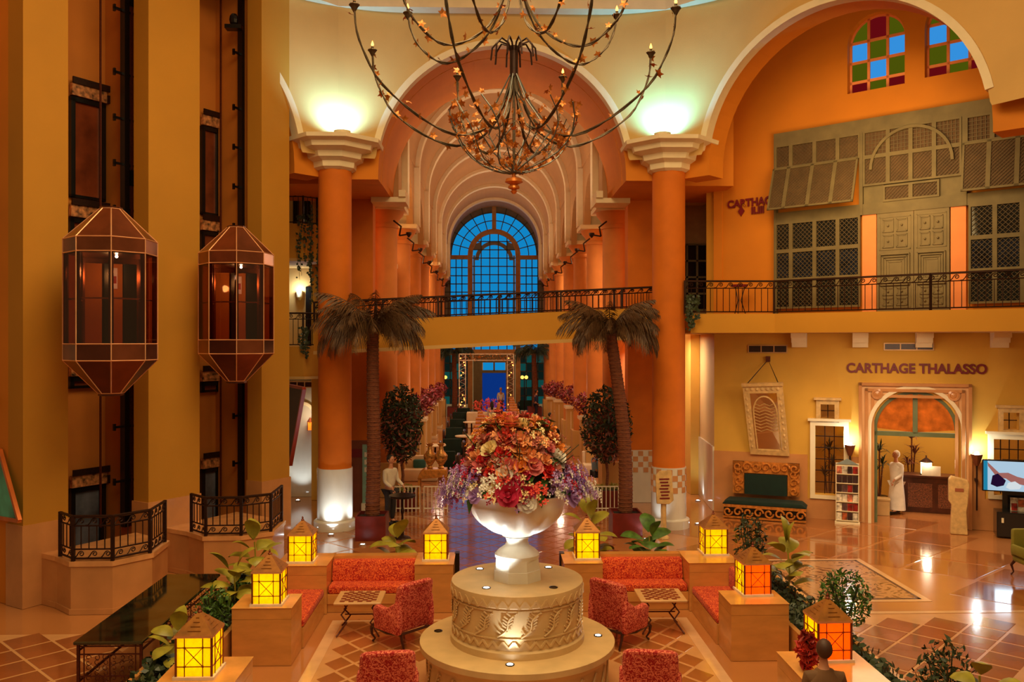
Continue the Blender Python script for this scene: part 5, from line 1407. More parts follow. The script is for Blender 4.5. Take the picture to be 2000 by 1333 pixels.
# lower corridor on the left
MB().box(-8.2, -4.9, 27.9, 28.05, 0, 4.0).build('wall_passage_left', m_clad, kind='structure')
t = thing('arch_niche', 'white plaster arch outline on the left passage wall', 'arch', (AY(588, 800, 27.8).x, 27.85, 0))
MB().arcband(0, 2.6, .38, .48, -.05, .05, n=16).box(-.48, -.38, -.05, .05, 0, 2.6).box(.38, .48, -.05, .05, 0, 2.6).build('moulding', m_trim, t)
floor_spot(AY(583, 900, 27.3).x, 27.2, 0, (AY(583, 900, 27.3).x, 27.9, 1.2), 70, 'floor spotlight glaring in the left passage')
p = AY(606, 832, 27.6)
def wall_lantern(p, la, en=10, s=1.0):
    t = thing('wall_lantern', la, 'wall lamp', tuple(p)); MB().box(-.07 * s, .07 * s, -.07 * s, .07 * s, -.14 * s, .12 * s).build('glass_body', mat('amber_lamp_body', (230, 110, 30), .4, emit=(255, 120, 30), estr=1.5), t)
    for k in (-1, 1): MB().box(k * .07 * s - .01, k * .07 * s + .01, -.085 * s, -.07 * s, -.15 * s, .13 * s).build('frame_bar', m_iron2, t)
    MB().lathe([(.11 * s, .12 * s), (.02, .26 * s)], 4).build('cap', m_iron2, t); lamp('POINT', (p.x, p.y - .2, p.z + .3), en, (1, .85, .6), .05)
wall_lantern(p, 'small orange wall lantern in the left passage', 16)
p = cor.W(cor.L * .25, -.15, cor.Z(1357, 842)); wall_lantern(p, 'small orange wall lantern in the right corridor', 22, 1.2)
lamp('AREA', cor.W(cor.L * .6, -1.3, 4.9), 130, (1, .93, .8), 1.2, target=cor.W(cor.L * .6, -.3, 0), name='corridor_fill')  # added lamp with no fitting, brightens the corridor wall
# hanging picture panel by the left gallery
pa = GP(564, 24.6); pb = GP(594, 23.0)
t = thing('leaning_panel', 'dark picture panel in a red frame tilted off the wall, seen nearly edge-on', 'picture', (pa.x, pa.y, 0))
d = Vector((pb.x - pa.x, pb.y - pa.y, 0)); zt_, zb_ = 3.75, 1.5
A = Vector((0, 0, zt_)); B = d + Vector((0, 0, zt_)); C_ = d * .12 + Vector((0, 0, zb_)); D_ = Vector((-.05, .0, zb_)); th = Vector((0, .05, 0))
MB().hexa([tuple(D_), tuple(C_), tuple(C_ + th), tuple(D_ + th), tuple(A), tuple(B), tuple(B + th), tuple(A + th)]).build('canvas', mat('dark_canvas', (70, 34, 18), .5), t)
MB().bar(B, C_, .10, .08).build('frame_side', m_iron2 if False else mat('red_frame', (170, 56, 24), .4), t); MB().bar(A, B, .08, .08).build('frame_top', mat('red_frame', (170, 56, 24), .4), t)
# vents
def vent(pl, pxa, pxb, ya, yb, la, n=3):
    a, b = pl.S(pxa), pl.S(pxb); z0, z1 = pl.Z(pxa, yb), pl.Z(pxa, ya); t = thing('air_vent', la, 'vent', pl.W(a, -.0), pl.rz); w_ = b - a
    MB().box(0, w_, -.02, -.005, z0, z1).build('backing', m_black, t); fr = MB().box(0, w_, -.04, -.02, z1 - .03, z1).box(0, w_, -.04, -.02, z0, z0 + .03)
    for i in range(n + 1): fr.box(w_ * i / n - .015, w_ * i / n + .015, -.041, -.02, z0, z1)
    fr.build('frame', mat('vent_frame', (196, 150, 100), .4, .3), t)
    me = smesh(MB().box(0.03, w_ - .03, -.035, -.02, 0, .012), 'slat', m_iron2)
    for k in range(1, 6): put('slat', me, t, loc=(0, 0, z0 + (z1 - z0) * k / 6))
vent(W, 1462, 1537, 674, 690, 'air vent high on the wall above the hanging mirror'); vent(W, 1727, 1823, 670, 685, 'air vent high on the wall above the maroon spa lettering')
vent(PL((-8, 27.88), (-4, 27.88)), 566, 610, 745, 758, 'dark air vent under the lower side balcony on the left')
p = W.W(W.S(1787), -.03, W.Z(1787, 721)); text('spa_lettering', 'CARTHAGE THALASSO', p, W.rz, .36, m_txt, 'maroon raised lettering CARTHAGE THALASSO over the spa doorway', sx=.93, ext=.02)

# ================================================================ PALMS
def frond(L, droop, seed, m, tw=.0):
    rr = random.Random(seed); P = []; x = z = 0; ang = .75
    n = 16
    for k in range(n + 1): P.append(Vector((x, 0, z))); x += L / n * cos(ang); z += L / n * sin(ang); ang -= droop / n * (1 + k * .08)
    mb = MB().tube(P, [.016 - .013 * k / n for k in range(n + 1)], 4)
    for k in range(2, n):
        for h in (0, .5):
            p = P[k].lerp(P[k + 1], h); d = (P[k + 1] - P[k]).normalized(); ll = L * .30 * sin(PI * min(1, (k + h) / n * .85 + .15)) + .05
            for s_ in (-1, 1):
                e = p + d * ll * .65 + Vector((0, s_ * ll * .42, -ll * rr.uniform(.45, 1.0))); sd_ = d * .014
                mb.add([p - sd_, p + sd_, e], [(0, 1, 2)])
                mid = p.lerp(e, .5) + Vector((0, 0, .03)); mb.add([p - sd_, mid + d * .022, e, mid - d * .01], [(0, 1, 2, 3)])
    return smesh(mb, 'frond', m)
def palm(x, y, ztop, la, L, m, lean=(0, 0), box=True, n=34, seed=1, zb=.6, r=.16, bw=.38):
    t = thing('palm_tree', la, 'palm', (x, y, 0)); rr = random.Random(seed)
    P = [Vector((lean[0] * u * u + .03 * sin(u * 5), lean[1] * u, zb + (ztop - zb) * u)) for u in [k / 14 for k in range(15)]]
    MB().tube(P, [r * (1.15 - .25 * k / 14) for k in range(15)], 12).build('trunk', m_trunk, t, smooth=True)
    rg = MB()
    for k in range(46):
        u = (k + .5) / 46; p = Vector((lean[0] * u * u + .03 * sin(u * 5), lean[1] * u, zb + (ztop - zb) * u)); q = r * (1.15 - .25 * u)
        rg.lathe([(q + .002, -.03), (q + .016, .0), (q + .002, .012)], 10, tuple(p), cap=False)
    rg.build('bark_rings', m_trunk, t, kind='stuff')
    F_ = [frond(L, dr, seed * 7 + i, m) for i, dr in enumerate((1.0, 1.25, 1.5, .7))]
    for i in range(n):
        a = 2.4 * i + rr.uniform(-.2, .2); lay = i / n
        f = F_[0] if lay < .3 else (F_[1] if lay < .6 else F_[2]); 
        if lay < .12: f = F_[3]
        put('frond', f, t, loc=P[-1] + Vector((0, 0, .1 - .15 * lay)), rot=(rr.uniform(-.2, .2), .55 * lay - .30, a), sc=rr.uniform(.85, 1.1))
    if box:
        b = thing('palm_planter', la.split(' in ')[0] + ' planter box', 'planter', (x, y, 0)); b['label'] = 'mahogany red planter box holding the ' + la
        for (p, q, r_, s_) in ((-bw, bw, -bw, -bw + .04), (-bw, bw, bw - .04, bw), (-bw, -bw + .04, -bw + .04, bw - .04), (bw - .04, bw, -bw + .04, bw - .04)): MB().box(p, q, r_, s_, 0, zb + .02).build('side_panel', m_redbox, b)
        MB().box(-bw + .04, bw - .04, -bw + .04, bw - .04, .01, zb - .06).build('soil', m_soil, b)
palm(-2.97, 22.0, 5.25, 'tall palm with drooping brown fronds left of the urn', 1.75, m_frond, (.05, 0), seed=2, n=44)
palm(3.53, 22.2, 5.2, 'tall leaning palm with arching fronds right of the urn', 1.55, m_frond, (-.35, 0), seed=3, n=36)
palm(-2.32, 58, 4.2, 'distant palm left of the end door', 1.75, m_frondg, seed=4, n=26, bw=.48)
palm(3.08, 58, 4.2, 'distant palm right of the end door', 1.75, m_frondg, seed=5, n=26, bw=.48)
floor_spot(-3.1, 21.2, 0, (-3.0, 22, 2.5), 10, 'blue-white floor spotlight left of the left palm box'); floor_spot(3.62 + .35, 21.6, .3 * 0, (3.55, 22.2, 1.5), 14, 'blue-white floor spotlight beside the right palm box')

# ================================================================ TREES / LEAF MASSES
def leafmass(n, fn, size, seed, m, nm='foliage', parent=None):
    rr = random.Random(seed); mb = MB()
    for i in range(n):
        p = Vector(fn(rr)); s_ = size * rr.uniform(.6, 1.3)
        a = Vector((rr.gauss(0, 1), rr.gauss(0, 1), rr.gauss(0, 1))).normalized(); b = a.cross(Vector((rr.gauss(0, 1), rr.gauss(0, 1), rr.gauss(0, 1)))).normalized()
        mb.add([p - a * s_, p + b * s_ * .38, p + a * s_, p - b * s_ * .38], [(0, 1, 2, 3)])
    return mb.build(nm, m, parent, kind='stuff')
def ell(cx, cy, cz, rx, ry, rz):
    def f(rr):
        while 1:
            v = Vector((rr.uniform(-1, 1), rr.uniform(-1, 1), rr.uniform(-1, 1)))
            if .12 < v.length < 1: break
        return (cx + v.x * rx, cy + v.y * ry, cz + v.z * rz)
    return f
def tree(x, y, z0, z1, rx, la, m1, m2, seed):
    t = thing('ficus_tree', la, 'tree', (x, y, 0)); zc = (z0 + z1) / 2
    leafmass(2300, ell(0, 0, zc, rx, rx, (z1 - z0) / 2), .085, seed, m1, 'foliage', t); leafmass(900, ell(0, -.15, zc - .25, rx * .95, rx * .9, (z1 - z0) / 2 * .8), .08, seed + 1, m2, 'russet_foliage', t)
    MB().tube([(0, 0, .5), (.04, 0, 1.0), (-.03, 0, z0 + .3)], .045, 7).tube([(-.03, 0, z0 + .2), (.2, .1, zc)], .03, 6).tube([(-.03, 0, z0 + .2), (-.25, 0, zc + .2)], .03, 6).tube([(0, 0, z0), (.02, -.1, z1 - .4)], .03, 6).build('trunk', m_trunk, t)
    for (p, q, r_, s_) in ((-.45, .45, -.45, -.4), (-.45, .45, .4, .45), (-.45, -.4, -.4, .4), (.4, .45, -.4, .4)): MB().box(p, q, r_, s_, 0, .55).build('planter_panel', m_redbox, t)
    MB().box(-.4, .4, -.4, .4, .02, .5).build('soil', m_soil, t); leafmass(160, lambda rr: (rr.uniform(-.42, .42), rr.uniform(-.42, .42), .56 + rr.uniform(0, .1)), .05, seed + 2, m_leafy, 'hedge_leaves', t)
tree(-2.62, 25.9, 1.35, 3.75, .66, 'dense russet ficus tree in a red box beside the left palm', m_leafd, m_leafr, 21)
tree(3.56, 26.0, 1.3, 3.65, .80, 'dense russet ficus tree in a red box beside the right palm', m_leafd, m_leafr, 31)
# white picket rails round the trees
for (pa, pb, la) in ((766, 820, 'low white picket rail before the left ficus tree'), (828, 874, 'low white picket rail beside the vase console'), (1152, 1232, 'low white picket rail before the right ficus tree')):
    a, b = GP(pa, 25.2), GP(pb, 25.2); t = thing('picket_rail', la, 'rail', (a.x, a.y, 0)); w_ = (b - a).length
    mw = mat('white_rail_paint', (220, 206, 184), .4)
    MB().box(0, w_, -.02, .02, .74, .77).build('top_rail', mw, t); MB().box(0, w_, -.02, .02, .10, .13).build('bottom_rail', mw, t)
    me = smesh(MB().box(-.012, .012, -.012, .012, 0, .75), 'picket', mw); n = int(w_ / .11)
    for i in range(n + 1): put('picket', me, t, loc=(w_ * i / n, 0, 0))
# plants behind sofas
def bush(x, y, z, r, h, la, m, seed, n=420, size=.05, cat='plant'):
    t = thing('leafy_shrub', la, cat, (x, y, z)); leafmass(n, ell(0, 0, h / 2, r, r, h / 2), size, seed, m, 'foliage', t)
    st = MB(); rr = random.Random(seed)
    for k in range(6): a = rr.uniform(0, 6); st.tube([(0, 0, 0), (r * .3 * cos(a), r * .3 * sin(a), h * .4), (r * .6 * cos(a), r * .6 * sin(a), h * .8)], .010, 4)
    st.build('stems', m_leafd, t, kind='stuff'); return t
def broad(x, y, z, h, la, m, seed, n=11, L=.34):
    t = thing('broad_leaf_plant', la, 'plant', (x, y, z)); rr = random.Random(seed)
    MB().tube([(0, 0, 0), (.03, 0, h * .5), (0, .02, h)], .014, 5).build('stem', m_leafy, t)
    lm = MB(); k_ = 7
    for i in range(k_ + 1):
        u = i / k_; w_ = L * .27 * sin(PI * u) ** .8; zz = L * .9 * u - L * .75 * u * u; xx = L * (.15 + .85 * u) - .1 * L * u * u
        lm.v += [(xx, -w_, zz - w_ * .25 + .0), (xx, 0, zz), (xx, w_, zz - w_ * .25)]
        if i: b = 3 * i; lm.f += [(b - 3, b - 2, b + 1, b), (b - 2, b - 1, b + 2, b + 1)]
    me = smesh(lm, 'broad_leaf', m, True)
    for i in range(n):
        u = (i + 1) / n; put('broad_leaf', me, t, loc=(0, 0, h * (.25 + .75 * u)), rot=(rr.uniform(-.3, .3), rr.uniform(-.3, .5) - .9 * (u > .9), 2.4 * i), sc=rr.uniform(.8, 1.15))
    return t
TZ = .42
broad(-4.32, 12.05, TZ, .55, 'pale broad-leaved plant right behind the nearest left lantern', m_leafy, 1, 12, .5)
bush(-4.35, 12.9, TZ, .30, .55, 'dark reddish shrub in the left trough beside the marble table', m_leafr, 41)
bush(-4.30, 13.6, TZ, .28, .75, 'bright green shrub in the left trough behind the front sofa block', m_leaf, 42, 520)
broad(-4.30, 14.6, TZ, .75, 'tall yellow-green broad-leaved plant in the middle of the left trough', m_leafy, 2, 14, .56)
broad(-4.25, 15.7, TZ, .95, 'tallest yellow-green plant at the far end of the left trough', m_leafy, 3, 16, .56)
bush(-4.3, 15.1, TZ, .25, .45, 'small green shrub between two tall plants in the left trough', m_leaf, 43, 300)
bush(-4.35, 10.9, .42, .22, .35, 'little dark green shrub left of the nearest left lantern', m_leafd, 44, 260)
for k, (pxx, Yd, zz_, la) in enumerate(((772, 17.4, 0, 'broad-leaved plant with arching leaves behind the left back sofa'), (1150, 17.6, 0, 'yellow broad-leaved plant behind the right inner lantern'), (1268, 17.5, 0, 'drooping green broad-leaved plant behind the right back sofa'))):
    g_ = GP(pxx, Yd); broad(g_.x, g_.y, 0, (1.0, 1.35, 1.05)[k], la, m_leafy if k != 2 else m_leaf, 5 + k, 20, .62)
    p_ = thing('plant_pot', 'round dark pot of the ' + la, 'pot', (g_.x, g_.y, 0)); MB().lathe([(.12, 0), (.17, .25), (.19, .3), (.15, .3), (.14, .24), (.01, .24)], 16).build('bowl', m_black, p_, smooth=True)
rx = lambda px, py, z: FL(px, py, z)
q = GP(1478, 17.6); bush(MX(-4.35), 16.6, TZ, .34, 1.25, 'dark green shrub rising behind the right corner lantern', m_leafd, 45, 620, .055)
broad(MX(-4.42) + .1, 15.0, TZ, .95, 'yellow-green broad-leaved plant behind the right front block lantern', m_leafy, 9, 15, .62)
bush(MX(-4.9) + .05, 13.6, TZ, .42, .95, 'bright leafy green shrub lit beside the right front block', m_leaf, 46, 900, .05)
bush(MX(-4.35), 12.6, TZ, .28, .65, 'dark green shrub low in the right trough', m_leafd, 47, 420)
g_ = GP(1848, 10.6); t = bush(g_.x, g_.y, .0, .40, 1.35, 'round-leaved dark shrub at the bottom right edge of the picture', m_leafd, 48, 900, .05)
g_ = GP(1915, 9.9); broad(g_.x, g_.y, 0, 1.15, 'yellow pointed-leaf plant at the bottom right corner', m_leafy, 12, 8, .5)
g_ = GP(1577, 10.75); bush(g_.x, g_.y, PZ, .13, .50, 'red feathery plant on the nearest right stone block', mat('red_feather_leaf', (190, 34, 14), .6, var=.4), 49, 420, .06)
# dark menu stands behind the inner blocks
for (px, la) in ((893, 'narrow dark stand right of the left inner sofa block'), (1097, 'narrow dark stand left of the right inner sofa block')):
    g_ = GP(px, 16.75); t = thing('menu_stand', la, 'stand', (g_.x, g_.y, 0)); MB().box(-.07, .07, -.12, .12, .0, .06).build('foot', m_black, t); MB().box(-.045, .045, -.09, .09, .06, .9).build('board', m_black, t)

# ================================================================ VINES
def vine(x, y, z, drop, la, seed, n=60, w_=.25, yw=.1):
    t = thing('hanging_vine', la, 'vine', (x, y, z)); rr = random.Random(seed); P = [Vector((rr.uniform(-w_, w_), 0, 0)) for _ in range(5)]; st = MB()
    mb = MB()
    for p in P:
        d_ = drop * rr.uniform(.5, 1); pts = [Vector((p.x + .04 * sin(k), -yw, -d_ * k / 8)) for k in range(9)]; st.tube(pts, .005, 3)
        for k in range(n // 5):
            u = rr.random(); q = Vector((p.x + rr.uniform(-.05, .05), -yw + rr.uniform(-.04, .04), -d_ * u)); s_ = .055
            a = Vector((rr.gauss(0, 1), rr.gauss(0, .4), rr.gauss(0, 1))).normalized() * s_; b = Vector((-a.z, rr.uniform(-.02, .02), a.x)) * .7
            mb.add([q - a, q + b, q + a, q - b], [(0, 1, 2, 3)])
    st.build('stem', m_leafd, t, kind='stuff'); mb.build('leaves', m_leafd, t, kind='stuff')
p = AY(596, 440, 25.9); vine(p.x, p.y, p.z + .3, 2.7, 'ivy hanging from the upper side balcony on the left', 1, 130)
p = AY(616, 400, 25.9); vine(p.x, p.y, p.z, 4.8, 'long ivy strand beside the left orange column', 2, 150, .12)
p = AY(597, 660, 25.93); vine(p.x, p.y, p.z + .3, 1.2, 'ivy hanging from the lower side balcony on the left', 3, 90)
p = AY(1366, 600, 22.8); vine(p.x, p.y, p.z + .3, 1.2, 'green ivy trailing over the right balcony edge beside the right column', 4, 160, .38)
p = AY(1272, 615, 24.1); vine(p.x, p.y, p.z + .2, .9, 'short ivy on the right end of the footbridge', 6, 40, .12)

# ================================================================ PEOPLE
def skinobj(name, verts, edges, radii, m, parent, sub=1, root=0):
    bm = bmesh.new(); lay = bm.verts.layers.skin.verify(); vl = [bm.verts.new(v) for v in verts]
    for a, b in edges: bm.edges.new((vl[a], vl[b]))
    for i, v in enumerate(vl):
        r_ = radii[i]; v[lay].radius = (r_, r_) if not isinstance(r_, tuple) else r_; v[lay].use_root = (i == root)
    me = bpy.data.meshes.new(name); bm.to_mesh(me); bm.free(); me.materials.append(m)
    o = put(name, me, parent); s_ = o.modifiers.new('skin', 'SKIN'); s_.use_smooth_shade = True
    if sub: u = o.modifiers.new('sub', 'SUBSURF'); u.levels = sub; u.render_levels = sub
    return o
def person(la, x, y, rz, H=1.72, shirt=(220, 210, 200), pants=(30, 26, 30), hair=(30, 20, 14), pose='stand', skirt=False, long=False, cover=None, sleeve=True, z=0):
    t = thing('person', la, 'person', (x, y, z), rz); k = H / 1.75
    step = .16 if pose == 'walk' else .0; hipz = .92; armf = .28 if pose in ('walk', 'reach') else .05
    if pose == 'sit': hipz = .50
    # faces -y
    V = [(0, 0, hipz), (0, .01, hipz + .22), (0, 0, hipz + .44), (0, -.01, hipz + .57), (0, -.03, hipz + .66), (0, -.03, hipz + .735)]
    Rr = [(.14, .10), (.13, .095), (.155, .10), (.06, .06), (.05, .05), (.055, .06)]
    E = [(0, 1), (1, 2), (2, 3), (3, 4), (4, 5)]
    legs = []; arms = []
    for s_ in (-1, 1):
        i = len(V)
        if pose == 'sit': V += [(s_ * .10, -.02, hipz), (s_ * .12, -.44, hipz + .02), (s_ * .12, -.46, .10), (s_ * .12, -.58, .04)]
        else: V += [(s_ * .09, 0, hipz - .06), (s_ * .10, -.02 - s_ * step * .5, hipz * .53), (s_ * .10, .03 - s_ * step, .10), (s_ * .11, -.12 - s_ * step, .035)]
        Rr += [.09, .06, .042, .04]; E += [(0, i), (i, i + 1), (i + 1, i + 2), (i + 2, i + 3)]; legs.append(i)
        i = len(V); sz = hipz + .50
        fw = -(armf if s_ > 0 or pose == 'reach' else -.12 if pose == 'walk' else .05)
        if pose == 'sit': fw = -.25
        V += [(s_ * .19, 0, sz), (s_ * .235, fw * .25 + .03, sz - .27), (s_ * .21, fw, sz - .48 + abs(fw) * .3), (s_ * .205, fw - .05, sz - .56 + abs(fw) * .3)]
        Rr += [.055, .042, .028, (.03, .018)]; E += [(2, i), (i, i + 1), (i + 1, i + 2), (i + 2, i + 3)]; arms.append(i)
    skinobj('body', V, E, Rr, m_skin, t)
    hz = hipz + .735 + .06
    hd = MB(); hd.sphere((0, -.03, hz), .098, 14, 10, (.82, .95, 1.15)).sphere((0, -.13, hz - .01), .018, 6, 4).box(-.03, .03, -.126, -.118, hz - .058, hz - .048)
    for s_ in (-1, 1): hd.sphere((s_ * .082, -.02, hz - .005), .022, 6, 4, (.4, 1, 1.3))
    hd.build('head', m_skin, t, smooth=True)
    ey = MB()
    for s_ in (-1, 1): ey.sphere((s_ * .032, -.118, hz + .015), .010, 6, 4)
    ey.build('eyes', m_black, t)
    mh = mat('hair_%d_%d_%d' % hair, hair, .6)
    hm = MB().sphere((0, .0, hz + .02), .108, 14, 10, (.86, .95, 1.08))
    hm.v = [(v[0], v[1] if v[1] > -.075 else -.075 - (abs(v[1]) - .075) * (.9 if v[2] > hz + .05 else -0.6), v[2] if v[2] > hz - .09 or long else hz - .09) for v in hm.v]
    if long: hm.tube([(0, .05, hz), (0, .08, hz - .15), (0, .09, hz - .34)], [.09, .10, .05], 10)
    hm.build('hair', mh, t, smooth=True)
    # hands with fingers
    hb = MB()
    for a in arms:
        p = Vector(V[a + 3]); s_ = 1 if p.x > 0 else -1
        for f in range(4):
            x0 = p + Vector((0, (f - 1.5) * .018, -.03)); ln = (.06, .07, .066, .05)[f]; hb.tube([x0, x0 + Vector((0, -.004, -ln * .5)), x0 + Vector((-s_ * .012, -.01, -ln))], [.008, .0075, .006], 5)
        hb.tube([p + Vector((0, -.02, .0)), p + Vector((-s_ * .01, -.05, -.02)), p + Vector((-s_ * .015, -.055, -.05))], [.010, .009, .007], 5)
    hb.build('fingers', m_skin, t)
    ms = mat('shirt_%d_%d_%d' % shirt, shirt, .8); mp_ = mat('trousers_%d_%d_%d' % pants, pants, .8)
    SV = [V[0], V[1], V[2], V[3]]; SR = [(.17, .125), (.155, .12), (.18, .125), (.075, .07)]; SE = [(0, 1), (1, 2), (2, 3)]
    for a in arms:
        i = len(SV); SV += [V[a], V[a + 1]] + ([V[a + 2]] if sleeve else []); SR += [.075, .058] + ([.042] if sleeve else []); SE += [(2, i), (i, i + 1)] + ([(i + 1, i + 2)] if sleeve else [])
    skinobj('shirt', SV, SE, SR, ms, t)
    if cover:
        mc = mat('robe_%d_%d_%d' % cover, cover, .85); MB().lathe([(.30, .12), (.27, .5), (.21, 1.0), (.24, 1.35), (.10, 1.5)], 16, fn=lambda a, z: 1 - .25 * abs(sin(a))).build('robe', mc, t, smooth=True)
    PV = [V[0]]; PR = [(.165, .125)]; PE = []
    for l in legs: i = len(PV); PV += [V[l], V[l + 1], V[l + 2]]; PR += [.105, .08, .065]; PE += [(0, i), (i, i + 1), (i + 1, i + 2)]
    skinobj('trousers', PV, PE, PR, mp_, t)
    for l in legs:
        p = V[l + 3]; MB().rbox(p[0] - .045, p[0] + .045, p[1] - .08, p[1] + .18, .0, .085, .02).build('shoe', m_black, t, smooth=True)
    t.scale = (k, k, k); return t
g_ = GP(762, 23.6); person('waiter in white shirt and dark trousers beside the left palm trunk', g_.x, g_.y, .9, 1.80, (214, 198, 176), (34, 28, 30), pose='reach')
g_ = GP(961, 46.5); person('person with dark hair seen from behind in the middle of the hall', g_.x, g_.y, PI, 1.70, (206, 190, 184), (28, 26, 34), long=True)
g_ = GP(974, 46.0); person('person with fair hair and dark red top seen from behind in the hall middle', g_.x, g_.y, PI - .2, 1.66, (120, 44, 36), (24, 40, 110), hair=(196, 128, 60), long=True)
g_ = GP(1047, 56.5); person('person in a dark blue suit standing in front of the right distant palm', g_.x, g_.y, PI / 2 + .2, 1.78, (22, 38, 84), (22, 26, 50))
g_ = GP(978, 59.5); person('pale figure in white top by the far blue door', g_.x, g_.y, .3, 1.75, (226, 220, 220), (60, 30, 34), hair=(200, 190, 180))
g_ = GP(1163, 29.5); person('seated person in a light blue top reclining in the right of the hall', g_.x, g_.y, PI / 2 + .4, 1.65, (120, 160, 196), (20, 26, 44), pose='sit', hair=(20, 14, 12))
g_ = GP(1074, 44); person('seated person in dark clothes on the right side of the hall', g_.x, g_.y, PI / 2, 1.7, (24, 26, 32), (20, 20, 26), pose='sit')
g_ = GP(1610, 9.45); person('person in a brown coat at the bottom edge, seen from behind before the lantern', g_.x, g_.y, PI - .1, 1.64, (112, 76, 44), (60, 40, 26), hair=(72, 40, 24), cover=(112, 76, 44))
pw = W.W(W.S(1757), 1.6, 0); pers = person('person all in white walking inside the spa doorway', pw.x, pw.y, -PI / 2 + .3, 1.74, (236, 228, 222), (230, 222, 214), hair=(226, 214, 200), pose='walk', cover=(236, 228, 222))

# ================================================================ HALL FURNITURE
def club_chair(x, y, rz, la, w_=.8):
    t = thing('club_chair', la, 'armchair', (x, y, 0), rz, 'green club chairs of the hall')
    MB().rbox(-w_ / 2, w_ / 2, -.38, .3, .18, .44, .04).build('seat', m_velvet, t, smooth=True)
    MB().rbox(-w_ / 2 + .1, w_ / 2 - .1, .22, .38, .2, .88, .04).build('backrest', m_velvet, t, smooth=True)
    for s_ in (-1, 1):
        MB().rbox(s_ * w_ / 2 - .06, s_ * w_ / 2 + .06, -.38, .38, .1, .74, .03).build('armrest', m_dkwood, t, smooth=True)
        for q in (-.33, .33): MB().lathe([(.025, 0), (.03, .18)], 6, (s_ * (w_ / 2 - .05), q, 0)).build('leg', m_dkwood, t)
    return t
row = ['nearest', 'second', 'third', 'fourth', 'farthest']
for k, (px, py) in enumerate(((883, 888), (887, 862), (893, 842), (897, 826), (905, 816))):
    g_ = FL(px, py + 8, 0); club_chair(g_.x, g_.y, PI + .05, f'dark green club chair seen from behind, {row[k]} in the left file of the hall', 1.0)
g_ = FL(872, 925, 0); club_chair(g_.x, g_.y, PI, 'dark green club chair right behind the gilt vases', .9)
for k, (px, py) in enumerate(((1024, 856), (1030, 836), (1028, 806))):
    g_ = FL(px, py, 0); club_chair(g_.x, g_.y, PI - .1, f'dark green club chair seen from behind, {row[k]} in the right file of the hall', 1.1)
for k, (px, py) in enumerate(((962, 874), (966, 845))):
    g_ = FL(px, py, 0); club_chair(g_.x, g_.y, PI / 2, f'dark club chair beside the gilded divider, {row[k]} one', .8)
# low white seating walls with pedestals and crimson plants
def hwall(pxs, la, sd, pl=True):
    px, py, hh = pxs; g_ = FL(px, py, 0); t = thing('hall_pedestal', la, 'pedestal', (g_.x, g_.y, 0))
    MB().box(-.38, .38, -.38, .38, 0, hh - .12).build('body', m_cream, t); MB().box(-.46, .46, -.46, .46, hh - .12, hh).build('cap', m_trim, t); MB().box(-.42, .42, -.42, .42, 0, .15).build('foot', m_trim, t)
    for s_ in (-1, 1): MB().box(s_ * .2 - .02, s_ * .2 + .02, -.40, -.38, .3, hh - .25).build('pilaster_strip', m_trim, t)
    lamp('POINT', (g_.x + (.7 if g_.x < .37 else -.7), g_.y - .6, hh + 1.3), 34, (1, .72, .5), .15, name='pedestal_fill_light')  # added bare point lamp above the pedestal, brightens the lower hall
    if pl:
        bush(g_.x, g_.y, hh, .75, 1.0, f'crimson plant on top of the ' + la, m_leafm, int(px), 520, .10)
for k, (px, py, hh) in enumerate(((812, 915, 2.0), (826, 880, 1.9), (838, 856, 1.8), (850, 836, 1.7))):
    hwall((px, py, hh), f'cream pedestal, {row[k]} of the left line in the hall', -1, k < 4)
for k, (px, py, hh) in enumerate(((1152, 910, 2.0), (1122, 876, 2.0), (1098, 850, 1.9), (1082, 832, 1.7))):
    hwall((px, py, hh), f'cream pedestal, {row[k]} of the right line in the hall', 1, k < 4)
for (pa, ya, pb, yb, la) in ((784, 940, 838, 842, 'low cream bench wall along the left side of the hall'), (1186, 935, 1094, 838, 'low cream bench wall along the right side of the hall')):
    a, b = FL(pa, ya), FL(pb, yb); pl_ = PL((a.x, a.y), (b.x, b.y)) ; t = thing('bench_wall', la, 'bench', (a.x, a.y, 0), pl_.rz)
    MB().box(0, pl_.L, -.12, .12, 0, .78).build('wall_body', m_cream, t); MB().box(0, pl_.L, -.16, .16, .78, .86).build('coping', m_trim, t)
# gilded stepped dividers
for (pxa, pya, la) in ((935, 905, 'tall stepped gilded divider left of the hall centre line'), (1004, 850, 'tall stepped gilded divider right of the hall centre line')):
    g_ = FL(pxa, pya); t = thing('gilded_divider', la, 'divider', (g_.x, g_.y, 0))
    for k in range(7):
        w_ = .62 - .06 * k; MB().rbox(-w_ / 2 + .04 * (k % 2), w_ / 2 + .04 * (k % 2), -.25 + k * .0 + k * 1.1, .25 + k * 1.1, 0, 1.25 + .06 * k, .05).build('panel', m_gold2, t)
# round pale tables
for k, (px, py) in enumerate(((850, 905), (908, 884), (1062, 862), (921, 852), (1075, 890))):
    g_ = FL(px, py); t = thing('round_table', f'small round pale table in the hall, {["left of the vases", "beside the left divider", "right file", "far left file", "near the right pedestals"][k]}', 'table', (g_.x, g_.y, 0))
    MB().lathe([(.42, .70), (.45, .72), (.45, .75), (.02, .751)], 20).build('table_top', m_trim, t); MB().lathe([(.22, 0), (.2, .04), (.05, .1), (.04, .7)], 12).build('pedestal_leg', m_iron, t)
